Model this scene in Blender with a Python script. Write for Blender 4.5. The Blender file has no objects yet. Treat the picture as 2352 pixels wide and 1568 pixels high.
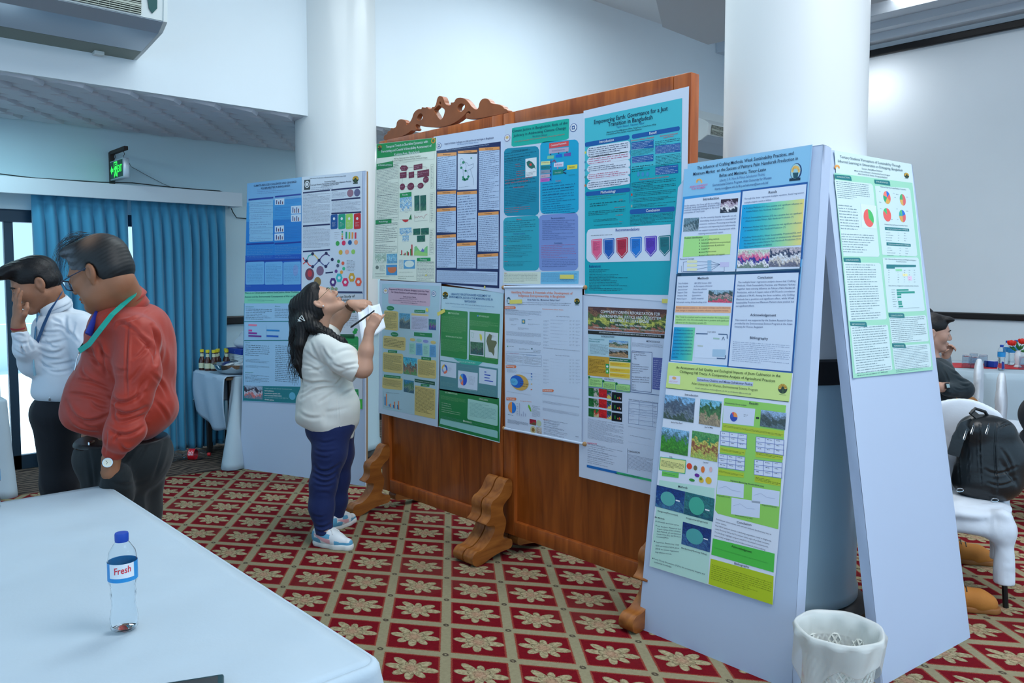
import bpy, bmesh, math, random
import numpy as np
from mathutils import Vector, Matrix, Euler
C=bpy.context.scene.collection
S=bpy.context.scene
# ---------------------------------------------------------------- camera
cam=bpy.data.cameras.new('camera'); camo=bpy.data.objects.new('camera',cam); C.objects.link(camo)
cam.sensor_width=36; cam.lens=1829/2352*36
cam.shift_y=-41/2352
camo.location=(0,0,1.6); camo.rotation_euler=(math.pi/2-math.atan(111/1829),0,math.radians(-42.5))
cam.clip_start=.05; cam.clip_end=200
S.camera=camo
# ---------------------------------------------------------------- world and light
w=bpy.data.worlds.new('world'); S.world=w; w.use_nodes=True
bg=w.node_tree.nodes['Background']; bg.inputs[0].default_value=(.44,.70,.95,1); bg.inputs[1].default_value=1.45
def area(name,loc,size,power,col,rot=(0,0,0),sy=None):
    l=bpy.data.lights.new(name,'AREA'); l.energy=power; l.color=col; l.shape='RECTANGLE'; l.size=size; l.size_y=sy or size
    o=bpy.data.objects.new(name,l); o.location=loc; o.rotation_euler=rot; C.objects.link(o); return o
area('hall_light',(2.4,-.6,4.3),2.4,135,(.97,.98,1.0))
area('hall_light',(5.7,2.4,3.85),1.8,46,(.90,.97,1.0))
area('hall_light',(2.6,3.4,4.3),1.8,60,(.85,.96,1.0))
area('hall_light',(5.2,4.0,4.35),1.6,75,(.86,.96,1.0))
area('hall_light',(6.4,-2.8,4.3),2.2,100,(.92,.97,1.0))
area('wall_wash_light',(8.8,4.0,3.9),.3,5,(.97,.98,1.0),(0,math.radians(-25),0))
area('aisle_fill_light',(4.9,6.7,2.80),.6,16,(.72,.93,1.0))
area('aisle_fill_light',(1.0,6.5,2.80),.6,11,(.6,.93,1.0))  # added teal fill, lifts the dim aisle wall under the soffit; no fixture there
area('daylight_from_door',(1.3,7.6,1.2),1.2,60,(.85,.95,1.0),(math.radians(90),0,math.radians(0)),2.0)
v=S.view_settings; v.view_transform='Standard'; v.look='None'; v.exposure=0.14; v.gamma=1; v.use_curve_mapping=False
# ---------------------------------------------------------------- materials
def lin(c):
    return tuple(((x/255)/12.92 if x/255<=.04045 else ((x/255+.055)/1.055)**2.4) for x in c)
MC={}
def mat(name,col=(200,200,200),rough=.6,metal=0,spec=.5,bump=0,bs=60,var=0,vs=4,trans=0,ior=1.45,emis=None,es=0,alpha=1,sheen=0,coat=0,sub=0):
    if name in MC: return MC[name]
    m=bpy.data.materials.new(name); MC[name]=m; m.use_nodes=True
    nt=m.node_tree; b=nt.nodes['Principled BSDF']; N=nt.nodes; K=nt.links
    b.inputs['Base Color'].default_value=(*lin(col),1); b.inputs['Roughness'].default_value=rough; b.inputs['Metallic'].default_value=metal
    b.inputs['Specular IOR Level'].default_value=spec; b.inputs['IOR'].default_value=ior
    b.inputs['Transmission Weight'].default_value=trans; b.inputs['Alpha'].default_value=alpha
    if sheen: b.inputs['Sheen Weight'].default_value=sheen
    if coat: b.inputs['Coat Weight'].default_value=coat; b.inputs['Coat Roughness'].default_value=.15
    if sub: b.inputs['Subsurface Weight'].default_value=sub; b.inputs['Subsurface Radius'].default_value=(.02,.008,.004); b.inputs['Subsurface Scale'].default_value=.4
    if emis: b.inputs['Emission Color'].default_value=(*lin(emis),1); b.inputs['Emission Strength'].default_value=es
    tc=None
    if bump or var:
        tc=N.new('ShaderNodeTexCoord')
    if bump:
        n=N.new('ShaderNodeTexNoise'); n.inputs['Scale'].default_value=bs; n.inputs['Detail'].default_value=4; K.new(tc.outputs['Object'],n.inputs['Vector'])
        u=N.new('ShaderNodeBump'); u.inputs['Strength'].default_value=bump; u.inputs['Distance'].default_value=.01; K.new(n.outputs['Fac'],u.inputs['Height']); K.new(u.outputs['Normal'],b.inputs['Normal'])
    if var:
        n=N.new('ShaderNodeTexNoise'); n.inputs['Scale'].default_value=vs; n.inputs['Detail'].default_value=5; K.new(tc.outputs['Object'],n.inputs['Vector'])
        r=N.new('ShaderNodeMapRange'); r.inputs['From Min'].default_value=.3; r.inputs['From Max'].default_value=.7; r.inputs['To Min'].default_value=1-var; r.inputs['To Max'].default_value=1+var*.5; K.new(n.outputs['Fac'],r.inputs['Value'])
        mx=N.new('ShaderNodeMix'); mx.data_type='RGBA'; mx.blend_type='MULTIPLY'; mx.inputs['Factor'].default_value=1; mx.inputs['A'].default_value=(*lin(col),1); K.new(r.outputs['Result'],mx.inputs['B']); K.new(mx.outputs['Result'],b.inputs['Base Color'])
    return m
def ink_mat(name='printed_paper',rough=.35,coat=.15):
    if name in MC: return MC[name]
    m=mat(name,(255,255,255),rough,coat=coat); nt=m.node_tree; a=nt.nodes.new('ShaderNodeAttribute'); a.attribute_name='ink'
    nt.links.new(a.outputs['Color'],nt.nodes['Principled BSDF'].inputs['Base Color']); return m
# ---------------------------------------------------------------- mesh builder
class MB:
    def __init__(s): s.v=[];s.f=[];s.m=[];s.c=[];s.mats=[];s.cm=0;s.col=(255,255,255);s.sm=[];s.smooth=False
    def mi(s,m):
        if m not in s.mats: s.mats.append(m)
        s.cm=s.mats.index(m); return s
    def add(s,vs,fs):
        o=len(s.v); s.v.extend([tuple(map(float,p)) for p in vs])
        for f in fs: s.f.append([i+o for i in f]); s.m.append(s.cm); s.c.append(s.col); s.sm.append(s.smooth)
        return s
    def box(s,a,b,M=None):
        x0,y0,z0=[min(p,q) for p,q in zip(a,b)];x1,y1,z1=[max(p,q) for p,q in zip(a,b)]
        vs=[(x0,y0,z0),(x1,y0,z0),(x1,y1,z0),(x0,y1,z0),(x0,y0,z1),(x1,y0,z1),(x1,y1,z1),(x0,y1,z1)]
        if M is not None: vs=[M@Vector(p) for p in vs]
        return s.add(vs,[(0,3,2,1),(4,5,6,7),(0,1,5,4),(1,2,6,5),(2,3,7,6),(3,0,4,7)])
    def bbox(s,a,b,r=.005,M=None,n=2):  # bevelled box
        bm=bmesh.new(); bmesh.ops.create_cube(bm,size=1)
        c=[(p+q)/2 for p,q in zip(a,b)];d=[abs(q-p) for p,q in zip(a,b)]
        for v_ in bm.verts: v_.co=Vector((c[0]+v_.co.x*d[0],c[1]+v_.co.y*d[1],c[2]+v_.co.z*d[2]))
        r=min(r,min(d)*.45)
        bmesh.ops.bevel(bm,geom=bm.edges[:],offset=r,segments=n,profile=.5,affect='EDGES')
        return s.bm(bm,M)
    def bm(s,bm,M=None):
        bm.verts.index_update()
        vs=[(M@v_.co if M is not None else v_.co)[:] for v_ in bm.verts]; fs=[[v_.index for v_ in f.verts] for f in bm.faces]; bm.free(); return s.add(vs,fs)
    def prism(s,poly,fr,d):  # poly 2D, fr(x,y,z)->3D, d=(z0,z1); caps triangulated by beauty fill
        n=len(poly); vs=[fr(x,y,d[0]) for x,y in poly]+[fr(x,y,d[1]) for x,y in poly]
        fs=[[i,(i+1)%n,n+(i+1)%n,n+i] for i in range(n)]
        from mathutils.geometry import tessellate_polygon
        t=tessellate_polygon([[Vector((x,y,0)) for x,y in poly]])
        fs+= [list(q) for q in t]+[[i+n for i in reversed(q)] for q in t]
        return s.add(vs,fs)
    def tube(s,pts,r,n=8,cap=True,fl=1.0,up=None):
        pts=[Vector(p) for p in pts]; k=len(pts); rs=r if hasattr(r,'__len__') else [r]*k
        vs=[];prev=None
        for i,p in enumerate(pts):
            t=(pts[min(i+1,k-1)]-pts[max(i-1,0)]).normalized()
            if prev is None:
                a=Vector(up) if up else (Vector((0,0,1)) if abs(t.z)<.9 else Vector((1,0,0)))
            else: a=prev
            x=(a-t*a.dot(t)).normalized(); prev=x; y=t.cross(x)
            for j in range(n):
                q=2*math.pi*j/n; vs.append(p+x*math.cos(q)*rs[i]+y*math.sin(q)*rs[i]*fl)
        fs=[[i*n+j,i*n+(j+1)%n,(i+1)*n+(j+1)%n,(i+1)*n+j] for i in range(k-1) for j in range(n)]
        if cap: fs+=[list(range(n))[::-1],[ (k-1)*n+j for j in range(n)]]
        return s.add(vs,fs)
    def lathe(s,prof,c=(0,0,0),n=32,M=None,a0=0,a1=2*math.pi):
        full=abs(a1-a0-2*math.pi)<1e-6; m=n if full else n+1
        vs=[]
        for r,z in prof:
            for j in range(m):
                q=a0+(a1-a0)*j/n; p=Vector((c[0]+r*math.cos(q),c[1]+r*math.sin(q),c[2]+z)); vs.append(M@p if M is not None else p)
        fs=[[i*m+j,i*m+(j+1)%m,(i+1)*m+(j+1)%m,(i+1)*m+j] for i in range(len(prof)-1) for j in range(n if not full else m)]
        return s.add(vs,fs)
    def grid(s,fn,nu,nv,closeu=False):
        vs=[fn(i/nu,j/nv) for j in range(nv+1) for i in range(nu+(0 if closeu else 1))]; w_=nu if closeu else nu+1
        fs=[[j*w_+i,j*w_+(i+1)%w_,(j+1)*w_+(i+1)%w_,(j+1)*w_+i] for j in range(nv) for i in range(nu)]
        return s.add(vs,fs)
    def ell(s,c,r,M=None,nu=16,nv=10):
        def fn(u,v_):
            a=2*math.pi*u;b=math.pi*v_; p=Vector((c[0]+r[0]*math.sin(b)*math.cos(a),c[1]+r[1]*math.sin(b)*math.sin(a),c[2]-r[2]*math.cos(b)))
            return (M@p) if M is not None else p
        return s.grid(fn,nu,nv,True)
    def build(s,name,m=None,parent=None,smooth=None,ang=40,solid=0,sub=0,weld=True,ink=False,loc=None):
        me=bpy.data.meshes.new(name); me.from_pydata(s.v,[],s.f)
        mats=s.mats if s.mats else [m]
        for q in mats: me.materials.append(q)
        if s.mats: me.polygons.foreach_set('material_index',s.m)
        if ink:
            at=me.color_attributes.new('ink','FLOAT_COLOR','CORNER'); arr=[]
            for f,c in zip(s.f,s.c):
                if isinstance(c[0],(list,tuple)):
                    for cc in c: arr.extend((*lin(cc),1))
                else:
                    l=(*lin(c),1)
                    for _ in f: arr.extend(l)
            at.data.foreach_set('color',arr)
        me.validate(); 
        if weld and not ink:
            bm=bmesh.new(); bm.from_mesh(me); bmesh.ops.remove_doubles(bm,verts=bm.verts,dist=1e-5); bmesh.ops.recalc_face_normals(bm,faces=bm.faces); bm.to_mesh(me); bm.free()
        if smooth:
            me.polygons.foreach_set('use_smooth',[True]*len(me.polygons))
            if ang<180: me.set_sharp_from_angle(angle=math.radians(ang))
        me.update()
        o=bpy.data.objects.new(name,me); C.objects.link(o)
        if parent is not None: o.parent=parent; 
        if loc is not None: o.location=loc
        if solid: q=o.modifiers.new('solid','SOLIDIFY'); q.thickness=solid; q.offset=0
        if sub: q=o.modifiers.new('sub','SUBSURF'); q.levels=sub; q.render_levels=sub
        return o
def tag(o,label=None,cat=None,group=None,kind=None):
    if label: o['label']=label
    if cat: o['category']=cat
    if group: o['group']=group
    if kind: o['kind']=kind
    return o
def thing(name,label,cat,loc=(0,0,0),rz=0,group=None):
    o=bpy.data.objects.new(name,None); o.location=loc; o.rotation_euler=(0,0,rz); o.empty_display_size=.1; C.objects.link(o); return tag(o,label,cat,group)
def part(mb,name,m,t,**k):
    """mesh given in world coordinates, parented to thing t"""
    o=mb.build(name,m,None,**k); o.parent=t; o.matrix_parent_inverse=Matrix(); 
    M=(Matrix.Translation(t.location)@t.rotation_euler.to_matrix().to_4x4())
    if t.parent is None: o.data.transform(M.inverted())
    return o
def subpart(mb,name,m,p,**k):
    """sub-part of a part whose own matrix is identity below the thing"""
    o=mb.build(name,m,None,**k); t=p
    while t.parent: t=t.parent
    o.data.transform((Matrix.Translation(t.location)@t.rotation_euler.to_matrix().to_4x4()).inverted()); o.parent=p; return o
def structure(mb,name,m,**k): return tag(mb.build(name,m,**k),kind='structure')
def copy_tree(o,parent=None):
    c=o.copy(); C.objects.link(c); c.parent=parent
    for ch in list(o.children): copy_tree(ch,c)
    return c
# text to polygons (cached)
TXT={}
def text_mesh(t,bold=0):
    k=(t,bold)
    if k in TXT: return TXT[k]
    cu=bpy.data.curves.new('txt','FONT'); cu.body=t; cu.size=1; cu.align_x='LEFT'; cu.resolution_u=2
    if bold: cu.offset=.007*bold
    o=bpy.data.objects.new('txt',cu); C.objects.link(o)
    me=o.to_mesh(); vs=[(p.co.x,p.co.y) for p in me.vertices]; fs=[list(p.vertices) for p in me.polygons]; o.to_mesh_clear()
    bpy.data.objects.remove(o); bpy.data.curves.remove(cu)
    x0=min(p[0] for p in vs);x1=max(p[0] for p in vs)
    TXT[k]=([((x-x0)/(x1-x0),y/.7) for x,y in vs],fs,x1-x0); return TXT[k]
# ================================================================ SETTING
WALL=mat('wall_paint',(222,232,238),.85,bump=.05,bs=30,var=.02,vs=1.5)
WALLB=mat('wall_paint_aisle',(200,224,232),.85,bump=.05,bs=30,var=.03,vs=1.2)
CEIL=mat('ceiling_paint',(225,232,236),.9,bump=.08,bs=20)
DARKRAIL=mat('black_rail_paint',(22,22,24),.35,bump=.1,bs=40)
def carpet():
    m=bpy.data.materials.new('patterned_carpet'); m.use_nodes=True; nt=m.node_tree; N=nt.nodes; K=nt.links; b=N['Principled BSDF']
    b.inputs['Roughness'].default_value=.95; b.inputs['Specular IOR Level'].default_value=.1
    geo=N.new('ShaderNodeNewGeometry')
    def M(op,a,b_=None,c=None,clamp=False):
        n=N.new('ShaderNodeMath'); n.operation=op; n.use_clamp=clamp
        for i,x in enumerate((a,b_,c)):
            if x is None: continue
            if isinstance(x,(int,float)): n.inputs[i].default_value=x
            else: K.new(x,n.inputs[i])
        return n.outputs[0]
    def SM(x,e0,e1):  # smoothstep map
        n=N.new('ShaderNodeMapRange'); n.interpolation_type='SMOOTHSTEP'; K.new(x,n.inputs[0]); n.inputs[1].default_value=e0;n.inputs[2].default_value=e1;n.inputs[3].default_value=0;n.inputs[4].default_value=1; return n.outputs[0]
    def mixc(f,a,c):
        n=N.new('ShaderNodeMix'); n.data_type='RGBA'; K.new(f,n.inputs['Factor'])
        for s_,x in (('A',a),('B',c)):
            if isinstance(x,tuple): n.inputs[s_].default_value=(*lin(x),1)
            else: K.new(x,n.inputs[s_])
        return n.outputs['Result']
    nz=N.new('ShaderNodeTexNoise'); nz.inputs['Scale'].default_value=60; nz.inputs['Detail'].default_value=3; K.new(geo.outputs['Position'],nz.inputs['Vector'])
    nz2=N.new('ShaderNodeTexNoise'); nz2.inputs['Scale'].default_value=240; nz2.inputs['Detail'].default_value=2; K.new(geo.outputs['Position'],nz2.inputs['Vector'])
    sep=N.new('ShaderNodeSeparateXYZ'); K.new(geo.outputs['Position'],sep.inputs[0])
    X=sep.outputs[0];Y=sep.outputs[1]
    wob=M('MULTIPLY',M('SUBTRACT',nz.outputs['Fac'],.5),.06)
    wob2=M('MULTIPLY',M('SUBTRACT',nz2.outputs['Fac'],.5),.05)
    X0=M('SUBTRACT',X,1.851);Y0=M('SUBTRACT',Y,5.1259)
    cc=M('ADD',M('ADD',M('MULTIPLY',X0,2.80158),M('MULTIPLY',Y0,-2.20774)),wob2)
    rr=M('ADD',M('ADD',M('MULTIPLY',X0,-2.90604),M('MULTIPLY',Y0,-2.16065)),wob2)
    fc=M('SUBTRACT',M('FRACT',cc),.5); fr=M('SUBTRACT',M('FRACT',rr),.5)   # -0.5..0.5, flower centre at 0
    ac=M('ABSOLUTE',fc);ar=M('ABSOLUTE',fr)
    mxd=M('MAXIMUM',ac,ar)
    band=SM(mxd,.415,.428)
    halo=M('MULTIPLY',SM(mxd,.39,.40),M('SUBTRACT',1,band))
    # knot at corners
    kc=M('SUBTRACT',.5,ac);kr=M('SUBTRACT',.5,ar)
    kd=M('SQRT',M('ADD',M('POWER',kc,2),M('POWER',kr,2)))
    knot=M('MULTIPLY',SM(kd,.055,.042),SM(kd,.012,.022))
    # flower
    fy=M('MULTIPLY',fr,-1)
    rad=M('SQRT',M('ADD',M('POWER',fc,2),M('POWER',fy,2)))
    ang=M('ARCTAN2',fy,fc)
    def petals(n,ph,rin,rout,p):
        c=M('ABSOLUTE',M('COSINE',M('ADD',M('MULTIPLY',ang,n/2),ph)))
        return M('ADD',M('MULTIPLY',M('POWER',c,p),rout-rin),rin)
    asym=M('ADD',1,M('MULTIPLY',M('COSINE',M('ADD',M('MULTIPLY',ang,2),.15)),.13))
    asym2=M('ADD',1,M('MULTIPLY',M('SINE',M('ADD',M('MULTIPLY',ang,3),.6)),.10))
    Ro=M('MULTIPLY',M('MULTIPLY',petals(8,.35,.165,.35,.95),asym),asym2)
    Ri=petals(6,.9,.115,.185,.7); Rc=petals(5,.3,.045,.09,.8)
    radn=M('ADD',rad,M('MULTIPLY',wob,.35))
    d=M('SUBTRACT',Ro,radn)
    leaf=SM(d,0,.012)
    ed=M('MULTIPLY',leaf,SM(d,.03,.006))
    # veins between petals
    cv=M('ABSOLUTE',M('COSINE',M('ADD',M('MULTIPLY',ang,4),.35)))
    vein=M('MULTIPLY',M('MULTIPLY',leaf,SM(cv,.14,.04)),SM(rad,.27,.2))
    vein2=M('MULTIPLY',M('MULTIPLY',leaf,SM(M('ABSOLUTE',M('SUBTRACT',radn,Ri)),.014,.004)),1)
    vein3=M('MULTIPLY',M('MULTIPLY',leaf,SM(M('ABSOLUTE',M('SUBTRACT',radn,Rc)),.010,.003)),1)
    cen=SM(rad,.16,.04)
    red=mixc(nz.outputs['Fac'],(92,8,19),(122,13,27))
    cream=mixc(nz.outputs['Fac'],(126,119,94),(152,143,114))
    flow=mixc(SM(nz.outputs['Fac'],.35,.65),(136,123,93),(168,157,124))
    flow=mixc(M('MULTIPLY',cen,.45),flow,(176,120,104))
    c1=mixc(halo,red,(134,58,46)); c1=mixc(band,c1,cream)
    c1=mixc(M('MULTIPLY',knot,.85),c1,(52,36,34))
    c1=mixc(leaf,c1,flow)
    for vv,a in ((ed,.35),(vein,.7),(vein2,.65),(vein3,.6)): c1=mixc(M('MULTIPLY',vv,a),c1,(74,58,46))
    # wear
    big=N.new('ShaderNodeTexNoise'); big.inputs['Scale'].default_value=1.3; big.inputs['Detail'].default_value=6; K.new(geo.outputs['Position'],big.inputs['Vector'])
    c1=mixc(M('MULTIPLY',SM(big.outputs['Fac'],.5,.75),.25),c1,(90,80,66))
    K.new(c1,b.inputs['Base Color'])
    u=N.new('ShaderNodeBump'); u.inputs['Strength'].default_value=.5; u.inputs['Distance'].default_value=.004; K.new(nz2.outputs['Fac'],u.inputs['Height']); K.new(u.outputs[0],b.inputs['Normal'])
    return m
CARPET=carpet()
q=MB().add([(-5,-5,0),(9.3,-5,0),(9.3,5.3,0),(-5,8.0,0)],[(0,1,2,3)])
q=MB(); q.add([(-5,-5,0),(9.3,-5,0),(9.3,5.07,0),(-5,7.87,0)],[(0,1,2,3)]); structure(q,'floor',CARPET)
# brown carpet strip beyond the seam
BR=mat('brown_carpet',(92,80,74),.95,spec=.1,bump=.6,bs=90,var=.35,vs=9)
nt=BR.node_tree
wv=nt.nodes.new('ShaderNodeTexWave'); wv.inputs['Scale'].default_value=5; wv.inputs['Distortion'].default_value=9; wv.inputs['Detail'].default_value=3; wv.bands_direction='Y'
tc=nt.nodes.new('ShaderNodeTexCoord'); nt.links.new(tc.outputs['Object'],wv.inputs['Vector'])
rp=nt.nodes.new('ShaderNodeValToRGB'); rp.color_ramp.elements[0].color=(*lin((52,46,44)),1); rp.color_ramp.elements[1].color=(*lin((112,98,88)),1); nt.links.new(wv.outputs['Fac'],rp.inputs[0]); nt.links.new(rp.outputs[0],nt.nodes['Principled BSDF'].inputs['Base Color'])
q=MB(); q.box((0,0,0),(0,0,0)); q=MB()
q.add([(-5,7.87,0),(9.3,5.07,0),(9.3,7.45,0),(-5,7.9,0),(-5,7.87,.006),(9.3,5.07,.006),(9.3,7.45,.006),(-5,7.9,.006)],[(4,5,6,7),(0,1,5,4)]); structure(q,'floor_aisle_strip',BR)
# walls
YB=7.45; ZS=2.852; XR=9.3; YF=5.772; ZC=4.5
door=(1.26,3.05,2.13)  # glazed opening x0,x1,top
q=MB(); q.box((-5,YB,0),(door[0],YB+.2,ZS)).box((door[0],YB,door[2]),(door[1],YB+.2,ZS)).box((door[1],YB,0),(XR+.2,YB+.2,ZS)); structure(q,'wall_back',WALLB)
q=MB(); q.box((XR,-5,0),(XR+.2,YB+.2,5)); structure(q,'wall_right',WALL)
q=MB(); q.box((-5,YF,ZS),(XR,YF+.12,ZC+.4)); structure(q,'wall_upper_fascia',WALL)
# aisle ceiling with relief hex tiles
TILE=mat('ceiling_tile_plaster',(196,202,212),.8,bump=.1,bs=50)
q=MB(); q.add([(-5,YF+.12,ZS),(XR,YF+.12,ZS),(XR,YB,ZS),(-5,YB,ZS)],[(0,3,2,1)])
def hexcell(cx,cy,a,b):
    pts=[(cx-a,cy),(cx-a*.55,cy-b),(cx+a*.45,cy-b),(cx+a,cy),(cx+a*.45,cy+b),(cx-a*.55,cy+b)]
    lo=[(x,y,ZS) for x,y in pts]; hi=[(cx+(x-cx)*.9,cy+(y-cy)*.86,ZS-.008-.022*((x-cx)/a*.5+.5)) for x,y in pts]
    q.add(lo+hi,[[i,(i+1)%6,6+(i+1)%6,6+i] for i in range(6)]+[[11,10,9,8,7,6]])
for j in range(9):
    for i in range(-14,34):
        cx=i*.29+(.145 if j%2 else 0); cy=YF+.135+.0+j*.195
        if cy+.1<YB-.01 and -4.5<cx<XR-.2: hexcell(cx,cy,.155,.095)
structure(q,'ceiling_aisle',TILE,weld=False)
q=MB(); q.box((-5,-5,ZC),(XR,YF,ZC+.1)); structure(q,'ceiling',CEIL)
# dropped slab of the hall ceiling
q=MB(); zd=3.9
poly=[(6.93,4.66),(6.13,4.62),(4.9,3.83),(4.6,1.2),(4.6,-2.5),(6.93,-2.5)]
q.prism(poly,lambda x,y,z:(x,y,z),(zd,ZC)); 
structure(q,'ceiling_drop',mat('ceiling_drop_plaster',(188,198,206),.85,bump=.5,bs=9))
# stepped cornice along the right wall
q=MB()
for i,(x0,z0,z1) in enumerate(((XR-.16,4.22,4.30),(XR-.30,4.30,4.38),(XR-.55,4.38,4.5))): q.box((x0,-5,z0),(XR,5.77,z1))
structure(q,'trim_1',mat('cornice_paint',(205,216,226),.8))
q=MB(); q.bbox((XR-.05,-5,4.08),(XR,5.77,4.16),.01); structure(q,'trim_2',DARKRAIL)
q=MB(); q.bbox((XR-.04,-5,1.135),(XR,YF,1.205),.012); structure(q,'trim_3',DARKRAIL)
q=MB(); q.bbox((-5,YB-.035,1.13),(door[0]-.02,YB,1.21),.012).bbox((door[1]+.02,YB-.035,1.13),(XR,YB,1.21),.012); structure(q,'trim_4',DARKRAIL)
q=MB(); q.box((door[1],YB-.02,0),(XR,YB,.12)); structure(q,'baseboard_back',DARKRAIL)
q=MB(); q.box((XR-.02,-5,0),(XR,5.77,.12)); structure(q,'baseboard_right',DARKRAIL)
# pillars
PIL=mat('pillar_white_gloss',(220,224,224),.4,bump=.02,bs=20,coat=.2)
PIL2=mat('pillar_wrap_blue',(176,208,222),.3,coat=.3)
def pillar(name,cx,cy,r,zb):
    q=MB(); q.lathe([(r,1.23),(r,ZC+.1)],(cx,cy,0),64); o=structure(q,name,PIL,smooth=True)
    q=MB(); q.lathe([(r+.004,zb),(r+.012,zb+.01),(r+.012,zb+.05),(r+.002,zb+.07),(r+.002,1.13)],(cx,cy,0),64); structure(q,name+'_wrap',PIL2,smooth=True)
    q=MB(); q.lathe([(r,1.12),(r+.02,1.125),(r+.02,1.225),(r,1.235)],(cx,cy,0),64); structure(q,name+'_band',DARKRAIL,smooth=True)
    q=MB(); q.lathe([(r+.06,0),(r+.06,zb-.03),(r+.02,zb),(0,zb)],(cx,cy,0),48); structure(q,name+'_base',DARKRAIL,smooth=True)
pillar('wall_pillar',3.42,5.877,.327,.16)
pillar('wall_pillar_near',3.506,1.885,.316,.11)
# ================================================================ glazed door, outside
ALU=mat('dark_aluminium',(40,62,78),.4,metal=.4)
GLS=mat('clear_glass',(240,250,250),.02,trans=1,ior=1.1,spec=.3)
q=MB(); y0=YB+.06
for x0,x1 in ((1.335,1.40),(2.12,2.2),(2.98,3.05)): q.box((x0,y0,0),(x1,y0+.05,door[2]))
q.box((1.26,y0-.02,door[2]-.10),(3.05,y0+.07,door[2])).box((1.335,y0,0.0),(3.05,y0+.05,.12)).box((1.26,y0,0),(1.335,y0+.05,.05))
d1=structure(q,'door_1',ALU)
q=MB(); q.box((1.27,y0+.02,.05),(3.0,y0+.026,door[2]-.1)); o=tag(q.build('glass_pane',GLS),None); o.parent=d1
OUT=mat('outdoor_bright_paving',(225,232,238),.9)
q=MB(); q.add([(-12,YB+.25,-.05),(14,YB+.25,-.05),(14,30,-.05),(-12,30,-.05)],[(0,1,2,3)]); structure(q,'floor_terrace',OUT)
q=MB(); q.box((-12,16,-.05),(14,16.3,.75)); structure(q,'wall_terrace',mat('terrace_wall',(205,222,235),.8))
sun=bpy.data.lights.new('sun','SUN'); sun.energy=6; sun.angle=.1; so=bpy.data.objects.new('sun',sun); so.rotation_euler=(math.radians(-35),math.radians(-20),0); C.objects.link(so)
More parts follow.
